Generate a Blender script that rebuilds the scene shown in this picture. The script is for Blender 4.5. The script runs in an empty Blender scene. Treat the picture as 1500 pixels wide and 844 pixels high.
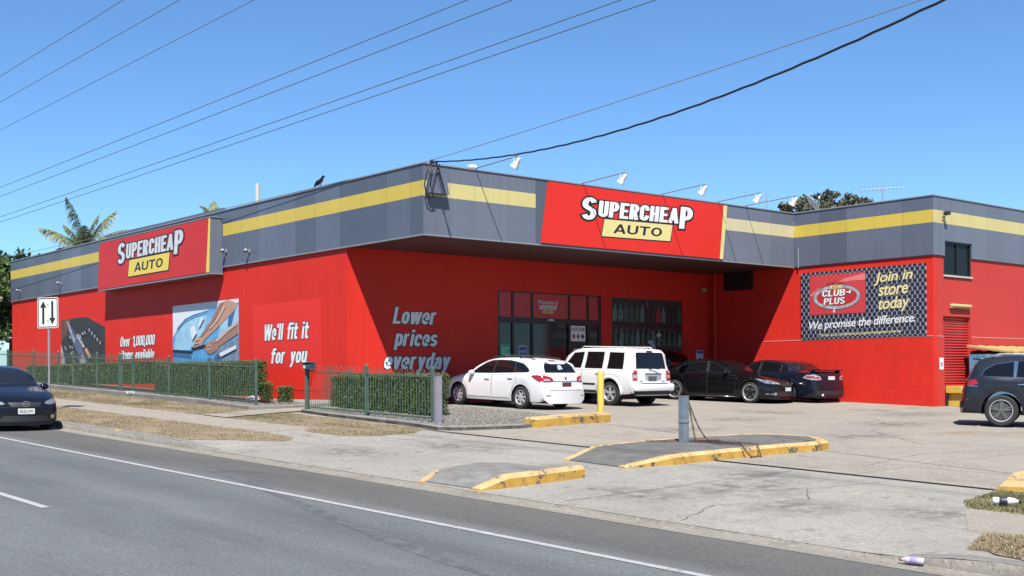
import bpy, bmesh, math, random
import numpy as np
from mathutils import Vector, Matrix
from mathutils.bvhtree import BVHTree

scene = bpy.context.scene
COL = scene.collection
R = math.radians
rng = np.random.default_rng(7)
random.seed(7)

# ------------------------------------------------------------------ camera, sky, sun, exposure
F_PX, HOR, ROLL, YAW = 1764.618, 555.416, 0.0064415, 0.869723
cam_d = bpy.data.cameras.new('camera')
cam = bpy.data.objects.new('camera', cam_d)
COL.objects.link(cam)
cam_d.sensor_width = 36.0
cam_d.lens = F_PX / 1500.0 * 36.0
cam_d.shift_x = -math.sin(ROLL) * (HOR - 422) / 1500.0
cam_d.shift_y = math.cos(ROLL) * (HOR - 422) / 1500.0
cam_d.clip_start, cam_d.clip_end = 0.1, 3000.0
_v = Vector((math.cos(YAW), math.sin(YAW), 0)); _r = Vector((math.sin(YAW), -math.cos(YAW), 0)); _u = Vector((0, 0, 1))
_r2 = _r * math.cos(ROLL) - _u * math.sin(ROLL); _u2 = _r * math.sin(ROLL) + _u * math.cos(ROLL)
CAM = Vector((-19.1706, -26.4089, 1.0564))
cam.matrix_world = Matrix(((_r2.x, _u2.x, -_v.x, CAM.x), (_r2.y, _u2.y, -_v.y, CAM.y), (_r2.z, _u2.z, -_v.z, CAM.z), (0, 0, 0, 1)))
scene.camera = cam

SUN_TRAVEL = Vector((0.468, 0.565, -1.0)).normalized()      # direction the light travels
sun_el = math.asin(-SUN_TRAVEL.z)
sun_az = math.atan2(-SUN_TRAVEL.x, -SUN_TRAVEL.y)            # clockwise from +Y
world = bpy.data.worlds.new('World'); scene.world = world; world.use_nodes = True
wn = world.node_tree.nodes; wl = world.node_tree.links
for n in list(wn): wn.remove(n)
sky = wn.new('ShaderNodeTexSky'); sky.sky_type = 'NISHITA'; sky.sun_disc = False
sky.sun_elevation = sun_el; sky.sun_rotation = sun_az
sky.altitude = 0.0; sky.air_density = 0.85; sky.dust_density = 0.0; sky.ozone_density = 5.0
bg = wn.new('ShaderNodeBackground'); bg.inputs['Strength'].default_value = 0.055
wo = wn.new('ShaderNodeOutputWorld')
tint = wn.new('ShaderNodeMix'); tint.data_type = 'RGBA'; tint.blend_type = 'MULTIPLY'; tint.inputs['Factor'].default_value = 1.0
tint.inputs['B'].default_value = (1.0, 1.29, 1.46, 1.0)      # clear, slightly deeper blue air
wl.new(sky.outputs[0], tint.inputs['A']); wl.new(tint.outputs['Result'], bg.inputs['Color']); wl.new(bg.outputs[0], wo.inputs['Surface'])
sun_d = bpy.data.lights.new('sun', 'SUN'); sun_d.energy = 5.0; sun_d.angle = R(0.53); sun_d.color = (1.0, 0.955, 0.89)
sun = bpy.data.objects.new('sun', sun_d); COL.objects.link(sun); sun.location = (-10, -20, 30)
sun.rotation_euler = SUN_TRAVEL.to_track_quat('-Z', 'Y').to_euler()
scene.view_settings.view_transform = 'Standard'; scene.view_settings.look = 'None'
scene.view_settings.exposure = 1.08; scene.view_settings.gamma = 1.0; scene.view_settings.use_curve_mapping = False
scene.render.engine = 'CYCLES'
scene.cycles.use_denoising = True
scene.cycles.max_bounces = 6; scene.cycles.glossy_bounces = 3; scene.cycles.diffuse_bounces = 3
scene.cycles.transparent_max_bounces = 8

# ------------------------------------------------------------------ materials
MATS = {}
KA = 0.70          # real-world albedo scale for the exposure above
KG = 0.55          # the same for the weathered concrete and asphalt
def mat(name, col, rough=0.6, metal=0.0, var=0.0, vscale=3.0, bump=0.0, bscale=60.0, coat=0.0, spec=0.5,
        streak=0.0, rnd=0.0, dirt=None, island=0.0, coords='Object', emit=None, translucent=0.0, stain=0.0):
    if name in MATS: return MATS[name]
    col = tuple(c * KA for c in col)
    if dirt is not None: dirt = (tuple(c * KA for c in dirt[0]),) + tuple(dirt[1:])
    m = bpy.data.materials.new(name); m.use_nodes = True
    nt = m.node_tree; N = nt.nodes; L = nt.links
    b = N['Principled BSDF']
    b.inputs['Roughness'].default_value = rough; b.inputs['Metallic'].default_value = metal
    b.inputs['Specular IOR Level'].default_value = spec
    b.inputs['Coat Weight'].default_value = coat; b.inputs['Coat Roughness'].default_value = 0.04
    c4 = (*col, 1.0)
    b.inputs['Base Color'].default_value = c4
    tc = N.new('ShaderNodeTexCoord')
    cur = None
    def mixin(fac_out, col2, blend='MIX'):
        nonlocal cur
        mx = N.new('ShaderNodeMix'); mx.data_type = 'RGBA'; mx.blend_type = blend
        if cur is None: mx.inputs['A'].default_value = c4
        else: L.new(cur, mx.inputs['A'])
        mx.inputs['B'].default_value = (*col2, 1.0)
        if isinstance(fac_out, float): mx.inputs['Factor'].default_value = fac_out
        else: L.new(fac_out, mx.inputs['Factor'])
        cur = mx.outputs['Result']
    def ramp(src, lo, hi, f0=0.0, f1=1.0):
        r = N.new('ShaderNodeMapRange'); r.inputs['From Min'].default_value = lo; r.inputs['From Max'].default_value = hi
        r.inputs['To Min'].default_value = f0; r.inputs['To Max'].default_value = f1
        L.new(src, r.inputs['Value']); return r.outputs['Result']
    def noise(scale, detail=6.0, vec=None, rough_=0.6):
        n = N.new('ShaderNodeTexNoise'); n.inputs['Scale'].default_value = scale; n.inputs['Detail'].default_value = detail
        n.inputs['Roughness'].default_value = rough_
        L.new(vec if vec is not None else tc.outputs[coords], n.inputs['Vector']); return n.outputs['Fac']
    if var > 0:
        mixin(ramp(noise(vscale), 0.35, 0.68), tuple(max(0, c * (1 - var)) for c in col))
        mixin(ramp(noise(vscale * 7.3, 4.0), 0.5, 0.8, 0, 0.6), tuple(min(1, c * (1 + var * 0.9)) for c in col))
    if stain > 0:
        mixin(ramp(noise(vscale * 0.33, 8.0, None, 0.7), 0.52, 0.72, 0, stain), tuple(c * 0.55 for c in col))
    if streak > 0:
        mp = N.new('ShaderNodeMapping'); mp.inputs['Scale'].default_value = (5.0, 5.0, 0.35)
        L.new(tc.outputs[coords], mp.inputs['Vector'])
        mixin(ramp(noise(1.3, 7.0, mp.outputs[0]), 0.45, 0.75, 0, streak), tuple(c * 0.6 for c in col))
        mixin(ramp(noise(2.1, 7.0, mp.outputs[0]), 0.55, 0.8, 0, streak * 0.8), tuple(min(1, c * 1.35 + 0.02) for c in col))
    if rnd > 0:
        oi = N.new('ShaderNodeObjectInfo')
        mixin(ramp(oi.outputs['Random'], 0, 1, 0, rnd), tuple(c * 0.45 for c in col))
    if island > 0:
        ge = N.new('ShaderNodeNewGeometry')
        mixin(ramp(ge.outputs['Random Per Island'], 0, 1, 0, island), tuple(c * 0.4 for c in col))
        mixin(ramp(ge.outputs['Random Per Island'], 0.8, 1, 0, island), tuple(min(1, c * 1.7) for c in col))
    if dirt is not None:
        mixin(ramp(noise(dirt[1], 8.0, None, 0.75), dirt[2], dirt[3]), dirt[0])
    if cur is not None: L.new(cur, b.inputs['Base Color'])
    if bump > 0:
        bp = N.new('ShaderNodeBump'); bp.inputs['Strength'].default_value = bump; bp.inputs['Distance'].default_value = 0.01
        L.new(noise(bscale, 5.0), bp.inputs['Height']); L.new(bp.outputs[0], b.inputs['Normal'])
    if emit is not None:
        b.inputs['Emission Color'].default_value = (*emit[0], 1); b.inputs['Emission Strength'].default_value = emit[1]
    if translucent > 0:
        b.inputs['Transmission Weight'].default_value = 0.0
        tr = N.new('ShaderNodeBsdfTranslucent'); ms = N.new('ShaderNodeMixShader'); ms.inputs[0].default_value = translucent
        if cur is not None: L.new(cur, tr.inputs['Color'])
        else: tr.inputs['Color'].default_value = c4
        out = [n for n in N if n.type == 'OUTPUT_MATERIAL'][0]
        L.new(b.outputs[0], ms.inputs[1]); L.new(tr.outputs[0], ms.inputs[2]); L.new(ms.outputs[0], out.inputs['Surface'])
    MATS[name] = m
    return m

RED = mat('red_paint', (0.72, 0.030, 0.018), 0.6, spec=0.22, var=0.12, vscale=0.35, streak=0.24, rnd=0.10, bump=0.12, bscale=45, coords='Generated' if False else 'Object')
REDW = mat('red_paint_faded', (0.54, 0.046, 0.034), 0.6, spec=0.25, var=0.10, vscale=0.5, streak=0.12, bump=0.15, bscale=40)
RED_SIGN = mat('red_sign_vinyl', (0.68, 0.028, 0.018), 0.45, spec=0.25, var=0.04, vscale=0.5)
RED_SIGN_L = mat('red_sign_vinyl_faded', (0.58, 0.034, 0.034), 0.5, spec=0.22, var=0.05, vscale=0.5)
GREY = mat('grey_cladding', (0.140, 0.166, 0.226), 0.42, var=0.10, vscale=0.9, streak=0.36, rnd=0.7)
GREYF = mat('grey_cladding_front', (0.155, 0.175, 0.225), 0.42, var=0.08, vscale=0.9, streak=0.28, rnd=0.28)
YEL = mat('yellow_cladding', (0.66, 0.50, 0.075), 0.42, var=0.06, vscale=0.9, streak=0.12, rnd=0.14)
YELF = mat('yellow_cladding_pale', (0.62, 0.54, 0.22), 0.45, var=0.06, vscale=0.9, streak=0.14, rnd=0.10)  # paler yellow for the front-facing panels
YELFF = mat('yellow_cladding_paler', (0.60, 0.54, 0.33), 0.45, var=0.06, vscale=0.9, streak=0.14, rnd=0.10)  # palest yellow, for the panels right of the front sign
YSIGN = mat('yellow_sign', (0.78, 0.60, 0.08), 0.4)
YSIGNF = mat('yellow_sign_faded', (0.72, 0.62, 0.25), 0.4, var=0.06, vscale=2)
FLASH = mat('flashing_metal', (0.34, 0.35, 0.38), 0.4, metal=0.3, var=0.12, vscale=1.5)
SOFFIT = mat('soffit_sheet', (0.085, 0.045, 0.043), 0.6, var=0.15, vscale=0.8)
WHITE = mat('white_print', (0.80, 0.80, 0.80), 0.45)
WHITE2 = mat('white_print_weathered', (0.66, 0.67, 0.70), 0.5, var=0.12, vscale=3)
INK = mat('black_print', (0.012, 0.012, 0.016), 0.5)
PLINTH = mat('plinth_paint', (0.62, 0.60, 0.56), 0.7, var=0.2, vscale=2)
ROOFM = mat('roof_sheet', (0.42, 0.43, 0.44), 0.5, metal=0.2, var=0.15, vscale=0.6)
GALV = mat('galvanised_steel', (0.42, 0.44, 0.47), 0.42, metal=0.55, var=0.2, vscale=6)
STEELD = mat('dark_steel', (0.03, 0.03, 0.035), 0.5, metal=0.3)
WHITEM = mat('white_metal', (0.72, 0.72, 0.70), 0.4, var=0.1, vscale=8)
GLASSD = mat('dark_glass', (0.010, 0.012, 0.015), 0.06, spec=0.6, coat=0.3)
FRAMEB = mat('black_frame', (0.010, 0.010, 0.012), 0.45)
GREEN = mat('green_paint', (0.075, 0.125, 0.092), 0.5, var=0.2, vscale=4)
ASPH_T = mat('island_asphalt', (0.150, 0.145, 0.138), 0.9, var=0.4, vscale=4, bump=0.8, bscale=45, stain=0.35)
YKERB = mat('yellow_kerb_paint', (0.60, 0.345, 0.060), 0.7, var=0.30, vscale=3, bump=0.5, bscale=22, stain=0.55,
            dirt=((0.085, 0.075, 0.06), 3.2, 0.56, 0.60))
YTOP = mat('yellow_kerb_paint_top', (0.62, 0.42, 0.185), 0.75, var=0.30, vscale=3, bump=0.5, bscale=22, stain=0.5,
           dirt=((0.13, 0.115, 0.095), 3.6, 0.57, 0.62))  # paler, less saturated yellow for the kerb tops
YBOL = mat('yellow_bollard_paint', (0.74, 0.50, 0.09), 0.5, var=0.12, vscale=3)
CONC = mat('concrete', (0.40, 0.385, 0.36), 0.85, var=0.16, vscale=0.8, bump=0.25, bscale=70, stain=0.25)
KERBC = mat('kerb_concrete', (0.23, 0.22, 0.20), 0.9, var=0.3, vscale=1.6, bump=0.5, bscale=40, stain=0.5)
RUST = mat('rusty_chain', (0.13, 0.065, 0.04), 0.75, metal=0.4, var=0.4, vscale=25)
BARK = mat('bark', (0.15, 0.12, 0.09), 0.9, var=0.3, vscale=6, bump=0.5, bscale=20)
LEAF_H = mat('hedge_leaf', (0.085, 0.140, 0.034), 0.5, island=0.55, translucent=0.25, spec=0.4)
LEAF_HT = mat('hedge_leaf_tips', (0.24, 0.22, 0.06), 0.6, island=0.5, translucent=0.2)
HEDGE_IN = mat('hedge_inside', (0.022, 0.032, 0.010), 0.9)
LEAF_T = mat('tree_leaf', (0.085, 0.145, 0.035), 0.5, island=0.8, translucent=0.3)
LEAF_G = mat('gum_leaf', (0.15, 0.165, 0.10), 0.6, island=0.7, translucent=0.25)
LEAF_P = mat('palm_leaf', (0.28, 0.33, 0.15), 0.5, island=0.6, translucent=0.3)
LEAF_PD = mat('palm_leaf_dead', (0.30, 0.20, 0.13), 0.7, island=0.5)
GRASS = mat('dry_grass', (0.36, 0.285, 0.170), 0.8, island=0.22, translucent=0.2)
GRASSG = mat('green_grass', (0.17, 0.175, 0.06), 0.8, island=0.5, translucent=0.2)
DIRT = mat('verge_dirt', (0.28, 0.22, 0.14), 0.95, var=0.35, vscale=2.5, bump=0.7, bscale=50,
           dirt=((0.22, 0.185, 0.10), 1.3, 0.55, 0.75))
GRAVELB = mat('bed_soil', (0.16, 0.145, 0.13), 0.95, var=0.4, vscale=8, bump=0.8, bscale=60)
PEBBLE = mat('pebble', (0.27, 0.245, 0.22), 0.8, island=0.45)
LINEW = mat('road_line_paint', (0.42, 0.42, 0.42), 0.7, var=0.12, vscale=4, dirt=((0.15, 0.155, 0.16), 11.0, 0.54, 0.68))
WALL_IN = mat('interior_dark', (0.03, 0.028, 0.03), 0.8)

def add_road_mat():
    m = bpy.data.materials.new('road_asphalt'); m.use_nodes = True
    nt = m.node_tree; N = nt.nodes; L = nt.links; b = N['Principled BSDF']
    b.inputs['Roughness'].default_value = 0.88; b.inputs['Specular IOR Level'].default_value = 0.3
    tc = N.new('ShaderNodeTexCoord')
    sx = N.new('ShaderNodeSeparateXYZ'); L.new(tc.outputs['Object'], sx.inputs[0])
    cr = N.new('ShaderNodeValToRGB')          # wear across the carriageway: X from -17 to -9
    mr = N.new('ShaderNodeMapRange'); mr.inputs['From Min'].default_value = -17.0; mr.inputs['From Max'].default_value = -9.0
    nz0 = N.new('ShaderNodeTexNoise'); nz0.inputs['Scale'].default_value = 0.5; nz0.inputs['Detail'].default_value = 5
    mp0 = N.new('ShaderNodeMapping'); mp0.inputs['Scale'].default_value = (1.0, 0.25, 1.0)
    L.new(tc.outputs['Object'], mp0.inputs[0]); L.new(mp0.outputs[0], nz0.inputs['Vector'])
    ad = N.new('ShaderNodeMath'); ad.operation = 'MULTIPLY_ADD'; ad.inputs[1].default_value = 0.7
    sb = N.new('ShaderNodeMath'); sb.operation = 'SUBTRACT'; sb.inputs[1].default_value = 0.35
    L.new(nz0.outputs['Fac'], ad.inputs[0]); L.new(sx.outputs['X'], ad.inputs[2]); L.new(ad.outputs[0], sb.inputs[0])
    L.new(sb.outputs[0], mr.inputs['Value']); L.new(mr.outputs[0], cr.inputs['Fac'])
    el = cr.color_ramp.elements
    stops = [(0.0, (0.190, 0.205, 0.215)), (0.30, (0.200, 0.215, 0.225)), (0.46, (0.165, 0.180, 0.190)), (0.52, (0.20, 0.215, 0.225)),
             (0.63, (0.155, 0.170, 0.178)), (0.70, (0.195, 0.21, 0.215)), (0.76, (0.205, 0.212, 0.212)), (0.80, (0.150, 0.150, 0.147)), (0.93, (0.165, 0.160, 0.152)), (1.0, (0.19, 0.18, 0.165))]
    el[0].position, el[0].color = stops[0][0], (*stops[0][1], 1); el[1].position, el[1].color = stops[-1][0], (*stops[-1][1], 1)
    for p, c in stops[1:-1]:
        e = el.new(p); e.color = (*c, 1)
    for e in el: e.color = (e.color[0] * KG * 0.88, e.color[1] * KG * 0.885, e.color[2] * KG * 0.875, 1)
    n1 = N.new('ShaderNodeTexNoise'); n1.inputs['Scale'].default_value = 34; n1.inputs['Detail'].default_value = 3
    n2 = N.new('ShaderNodeTexNoise'); n2.inputs['Scale'].default_value = 0.9; n2.inputs['Detail'].default_value = 8; n2.inputs['Roughness'].default_value = 0.7
    L.new(tc.outputs['Object'], n1.inputs['Vector']); L.new(mp0.outputs[0], n2.inputs['Vector'])
    def mul(src, nse, lo, hi, a, b2):
        r = N.new('ShaderNodeMapRange'); r.inputs['From Min'].default_value = lo; r.inputs['From Max'].default_value = hi
        r.inputs['To Min'].default_value = a; r.inputs['To Max'].default_value = b2; L.new(nse, r.inputs['Value'])
        mx = N.new('ShaderNodeMix'); mx.data_type = 'RGBA'; mx.blend_type = 'MULTIPLY'; mx.inputs['Factor'].default_value = 1
        cb = N.new('ShaderNodeCombineColor')
        for k in range(3): L.new(r.outputs[0], cb.inputs[k])
        L.new(src, mx.inputs['A']); L.new(cb.outputs[0], mx.inputs['B']); return mx.outputs['Result']
    c = mul(cr.outputs['Color'], n1.outputs['Fac'], 0.3, 0.7, 0.72, 1.25)
    c = mul(c, n2.outputs['Fac'], 0.3, 0.7, 0.82, 1.15)
    L.new(c, b.inputs['Base Color'])
    bp = N.new('ShaderNodeBump'); bp.inputs['Strength'].default_value = 0.5; bp.inputs['Distance'].default_value = 0.012
    L.new(n1.outputs['Fac'], bp.inputs['Height']); L.new(bp.outputs[0], b.inputs['Normal'])
    MATS['road'] = m; return m
ROAD = add_road_mat()

def conc_mat(name, c1, c2, c3, scale=0.35):
    c1, c2, c3 = (tuple(x * KG * w_ for x, w_ in zip(c, (1.02, 1.0, 0.955))) for c in (c1, c2, c3))
    m = bpy.data.materials.new(name); m.use_nodes = True
    nt = m.node_tree; N = nt.nodes; L = nt.links; b = N['Principled BSDF']; b.inputs['Roughness'].default_value = 0.9
    b.inputs['Specular IOR Level'].default_value = 0.3
    tc = N.new('ShaderNodeTexCoord')
    def nz(s, d=8, r=0.65, sc=(1, 1, 1)):
        mp = N.new('ShaderNodeMapping'); mp.inputs['Scale'].default_value = sc; L.new(tc.outputs['Object'], mp.inputs[0])
        n = N.new('ShaderNodeTexNoise'); n.inputs['Scale'].default_value = s; n.inputs['Detail'].default_value = d; n.inputs['Roughness'].default_value = r
        L.new(mp.outputs[0], n.inputs['Vector']); return n.outputs['Fac']
    def rmp(o, lo, hi):
        r = N.new('ShaderNodeMapRange'); r.inputs['From Min'].default_value = lo; r.inputs['From Max'].default_value = hi; L.new(o, r.inputs['Value']); return r.outputs[0]
    def mix(f, a, bcol):
        mx = N.new('ShaderNodeMix'); mx.data_type = 'RGBA'; L.new(f, mx.inputs['Factor'])
        if isinstance(a, tuple): mx.inputs['A'].default_value = (*a, 1)
        else: L.new(a, mx.inputs['A'])
        mx.inputs['B'].default_value = (*bcol, 1); return mx.outputs['Result']
    c = mix(rmp(nz(scale), 0.38, 0.66), c1, c2)
    c = mix(rmp(nz(scale * 4, 8, 0.75), 0.53, 0.78), c, c3)
    c = mix(rmp(nz(1.1, 6, 0.6, (3.0, 0.25, 1)), 0.56, 0.8), c, tuple(x * 0.8 for x in c2))
    c = mix(rmp(nz(26, 3, 0.6), 0.52, 0.70), c, tuple(x * 0.66 for x in c2))
    c = mix(rmp(nz(18, 3, 0.6), 0.56, 0.72), c, tuple(min(1, x * 1.30) for x in c1))
    c = mix(rmp(nz(5.0, 6, 0.7), 0.55, 0.75), c, tuple(x * 0.78 for x in c2))
    c = mix(rmp(nz(2.2, 7, 0.72), 0.60, 0.70), c, tuple(x * 0.70 for x in c3))
    L.new(c, b.inputs['Base Color'])
    bp = N.new('ShaderNodeBump'); bp.inputs['Strength'].default_value = 0.35; bp.inputs['Distance'].default_value = 0.008
    L.new(nz(120, 3), bp.inputs['Height']); L.new(bp.outputs[0], b.inputs['Normal'])
    return m
DRIVE = conc_mat('driveway_concrete', (0.42, 0.405, 0.375), (0.35, 0.34, 0.32), (0.29, 0.275, 0.25))
LOT = conc_mat('carpark_concrete', (0.42, 0.385, 0.335), (0.36, 0.335, 0.30), (0.29, 0.265, 0.23), 0.25)
GUT = conc_mat('gutter_concrete', (0.36, 0.34, 0.31), (0.30, 0.28, 0.25), (0.20, 0.185, 0.165), 0.6)
PATH = conc_mat('footpath_concrete', (0.42, 0.385, 0.34), (0.37, 0.34, 0.30), (0.31, 0.28, 0.245), 0.5)

# ------------------------------------------------------------------ mesh helpers
def tag(o, label=None, cat=None, group=None, kind=None):
    if label: o['label'] = label
    if cat: o['category'] = cat
    if group: o['group'] = group
    if kind: o['kind'] = kind
    return o

def empty(name, loc=(0, 0, 0), rz=0.0, parent=None):
    o = bpy.data.objects.new(name, None); COL.objects.link(o)
    o.empty_display_size = 0.2
    o.location = loc; o.rotation_euler = (0, 0, rz)
    if parent is not None: o.parent = parent
    return o

def link_mesh(name, me, parent=None, loc=None):
    o = bpy.data.objects.new(name, me); COL.objects.link(o)
    if parent is not None: o.parent = parent
    if loc is not None: o.location = loc
    return o

class MB:
    """collects geometry; verts are given in the frame of 'org' (subtracted at build)"""
    def __init__(s): s.v = []; s.f = []; s.m = []
    def add(s, verts, faces, mi=0):
        b = len(s.v); s.v += [tuple(p) for p in verts]
        for f in faces: s.f.append(tuple(b + i for i in f)); s.m.append(mi)
        return s
    def box(s, x0, x1, y0, y1, z0, z1, mi=0):
        v = [(x0, y0, z0), (x1, y0, z0), (x1, y1, z0), (x0, y1, z0), (x0, y0, z1), (x1, y0, z1), (x1, y1, z1), (x0, y1, z1)]
        return s.add(v, [(3, 2, 1, 0), (4, 5, 6, 7), (0, 1, 5, 4), (1, 2, 6, 5), (2, 3, 7, 6), (3, 0, 4, 7)], mi)
    def cbox(s, x0, x1, y0, y1, z0, z1, c=0.01, mi=0):
        """box with chamfered edges"""
        bm = bmesh.new(); bmesh.ops.create_cube(bm, size=1.0)
        for v in bm.verts:
            v.co = Vector(((x0 + x1) / 2 + v.co.x * (x1 - x0), (y0 + y1) / 2 + v.co.y * (y1 - y0), (z0 + z1) / 2 + v.co.z * (z1 - z0)))
        bmesh.ops.bevel(bm, geom=bm.edges[:] , offset=c, segments=2, profile=0.5, affect='EDGES')
        bm.verts.index_update()
        s.add([v.co[:] for v in bm.verts], [[v.index for v in f.verts] for f in bm.faces], mi); bm.free(); return s
    def tube(s, pts, r, n=8, mi=0, cap=True):
        pts = [Vector(p) for p in pts]; rr = r if isinstance(r, (list, tuple)) else [r] * len(pts)
        rings = []; prev = None
        for i, p in enumerate(pts):
            t = (pts[min(i + 1, len(pts) - 1)] - pts[max(i - 1, 0)]).normalized()
            a = Vector((0, 0, 1)) if abs(t.z) < 0.9 else Vector((1, 0, 0))
            if prev is not None: a = prev
            x = t.cross(a)
            if x.length < 1e-6: x = t.cross(Vector((0.3, 1, 0.2)))
            x.normalize(); y = x.cross(t).normalized(); prev = y
            rings.append([p + (x * math.cos(2 * math.pi * k / n) + y * math.sin(2 * math.pi * k / n)) * rr[i] for k in range(n)])
        v = [q for rg in rings for q in rg]; f = []
        for i in range(len(pts) - 1):
            for k in range(n):
                f.append((i * n + k, i * n + (k + 1) % n, (i + 1) * n + (k + 1) % n, (i + 1) * n + k))
        if cap:
            f.append(tuple(range(n - 1, -1, -1))); f.append(tuple(range((len(pts) - 1) * n, len(pts) * n)))
        return s.add(v, f, mi)
    def lathe(s, prof, org=(0, 0, 0), axis='z', n=20, mi=0, closed=False):
        """prof: list of (r, h)"""
        org = Vector(org); v = []; f = []; m = len(prof)
        for k in range(n):
            a = 2 * math.pi * k / n; c, d = math.cos(a), math.sin(a)
            for r, h in prof:
                if axis == 'z': q = (r * c, r * d, h)
                elif axis == 'y': q = (r * c, h, r * d)
                else: q = (h, r * c, r * d)
                v.append(org + Vector(q))
        for k in range(n):
            k2 = (k + 1) % n
            for i in range(m if closed else m - 1):
                j = (i + 1) % m
                f.append((k * m + i, k2 * m + i, k2 * m + j, k * m + j))
        return s.add(v, f, mi)
    def prism(s, poly, fn, d0, d1, mi=0):
        """poly: 2-D points (h, z); fn(h, z, d) -> 3-D; a slab between depths d0 and d1"""
        n = len(poly)
        v = [fn(h, z, d0) for h, z in poly] + [fn(h, z, d1) for h, z in poly]
        f = [tuple(range(n - 1, -1, -1)), tuple(range(n, 2 * n))]
        for i in range(n): f.append((i, (i + 1) % n, n + (i + 1) % n, n + i))
        return s.add(v, f, mi)
    def build(s, name, mats, parent=None, org=None, smooth=False, loc=None):
        if org is None:
            org = Vector(parent.location) if (parent is not None and parent.get('_w')) else Vector((0, 0, 0))
        else: org = Vector(org)
        me = bpy.data.meshes.new(name)
        me.from_pydata([tuple(Vector(p) - org) for p in s.v], [], s.f)
        if not isinstance(mats, (list, tuple)): mats = [mats]
        for m in mats: me.materials.append(m)
        if len(mats) > 1: me.polygons.foreach_set('material_index', s.m)
        bm = bmesh.new(); bm.from_mesh(me); bmesh.ops.recalc_face_normals(bm, faces=bm.faces[:]); bm.to_mesh(me); bm.free()
        if smooth: me.polygons.foreach_set('use_smooth', [True] * len(me.polygons))
        me.update()
        o = link_mesh(name, me, parent)
        if parent is None: o.location = org
        if loc is not None: o.location = loc
        if smooth == 'auto':
            try: me.set_sharp_from_angle(angle=R(35))
            except Exception: pass
        return o

def wroot(name, loc, label, cat, group=None):
    """a thing whose parts are written in world coordinates"""
    o = empty(name, loc); o['_w'] = 1; tag(o, label, cat, group); return o

def solo(mb, name, mats, org, label, cat, group=None, smooth=False, kind=None):
    o = mb.build(name, mats, None, org, smooth); tag(o, label, cat, group, kind); return o

def quads_mesh(name, V, mats, mi=None):
    """V: (n,4,3) array of quads -> mesh"""
    n = len(V); me = bpy.data.meshes.new(name)
    me.vertices.add(n * 4); me.vertices.foreach_set('co', V.reshape(-1).astype(np.float32))
    me.loops.add(n * 4); me.loops.foreach_set('vertex_index', np.arange(n * 4, dtype=np.int32))
    me.polygons.add(n); me.polygons.foreach_set('loop_start', np.arange(0, n * 4, 4, dtype=np.int32)); me.polygons.foreach_set('loop_total', np.full(n, 4, dtype=np.int32))
    for m in mats: me.materials.append(m)
    if mi is not None: me.polygons.foreach_set('material_index', mi.astype(np.int32))
    me.update(calc_edges=True); return me

def leaf_quads(cen, size, nrm=None, spread=1.0, asp=0.55):
    n = len(cen)
    d = rng.normal(size=(n, 3)); d /= np.linalg.norm(d, axis=1, keepdims=True)
    if nrm is not None:
        d = nrm + d * spread; d /= np.linalg.norm(d, axis=1, keepdims=True)
    a = np.cross(d, rng.normal(size=(n, 3))); a /= np.linalg.norm(a, axis=1, keepdims=True) + 1e-9
    b = np.cross(d, a)
    s = (size * (0.6 + 0.8 * rng.random(n)))[:, None] if np.isscalar(size) else (size * (0.6 + 0.8 * rng.random(n)))[:, None]
    V = np.stack([cen - a * s, cen + b * s * asp, cen + a * s, cen - b * s * asp], axis=1)
    return V

# ------------------------------------------------------------------ terrain height
def sstep(a, b, x):
    t = min(1.0, max(0.0, (x - a) / (b - a))); return t * t * (3 - 2 * t)
def yeff(y): return 70 * math.tanh(y / 70.0) if abs(y) > 30 else y
def lipf(y):
    if y > -12: return 0.03 + 0.10 * sstep(-5.3, -3.7, y)
    return 0.03 + 0.10 * (1 - sstep(-20.9, -19.7, y))
def zroad(y): return -0.12 + 0.03 * yeff(y)
def zsite(x, y): return 0.19 + 0.005 * min(x, 40) + 0.036 * yeff(y)
def G(x, y):
    if x < -8.85: return zroad(y)
    t = min(1.0, max(0.0, (x + 8.85) / 8.35))
    return (zroad(y) + lipf(y)) * (1 - t) + zsite(x, y) * t

def sheet(name, poly, m, off=0.0, maxe=0.9, parent=None, thick=0.0, org=None, kind='structure', label=None):
    bm = bmesh.new()
    vs = [bm.verts.new((x, y, 0)) for x, y in poly]; bm.faces.new(vs)
    bmesh.ops.triangulate(bm, faces=bm.faces[:])
    for _ in range(9):
        ed = [e for e in bm.edges if e.calc_length() > maxe]
        if not ed: break
        bmesh.ops.subdivide_edges(bm, edges=ed, cuts=1, use_grid_fill=False); bmesh.ops.triangulate(bm, faces=[f for f in bm.faces if len(f.verts) > 3])
        bmesh.ops.beautify_fill(bm, faces=bm.faces[:], edges=bm.edges[:])
    for v in bm.verts: v.co.z = G(v.co.x, v.co.y) + off
    if thick > 0:
        r = bmesh.ops.extrude_face_region(bm, geom=bm.faces[:])
        for g in r['geom']:
            if isinstance(g, bmesh.types.BMVert): g.co.z -= thick
    bmesh.ops.recalc_face_normals(bm, faces=bm.faces[:])
    up = sum(f.normal.z * f.calc_area() for f in bm.faces)
    if thick == 0 and up < 0: bmesh.ops.reverse_faces(bm, faces=bm.faces[:])
    if org is not None: bmesh.ops.translate(bm, verts=bm.verts[:], vec=-Vector(org))
    me = bpy.data.meshes.new(name); bm.to_mesh(me); bm.free(); me.materials.append(m)
    o = link_mesh(name, me, parent)
    if org is not None and parent is None: o.location = org
    if parent is None: tag(o, label, kind=kind)
    return o

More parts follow.
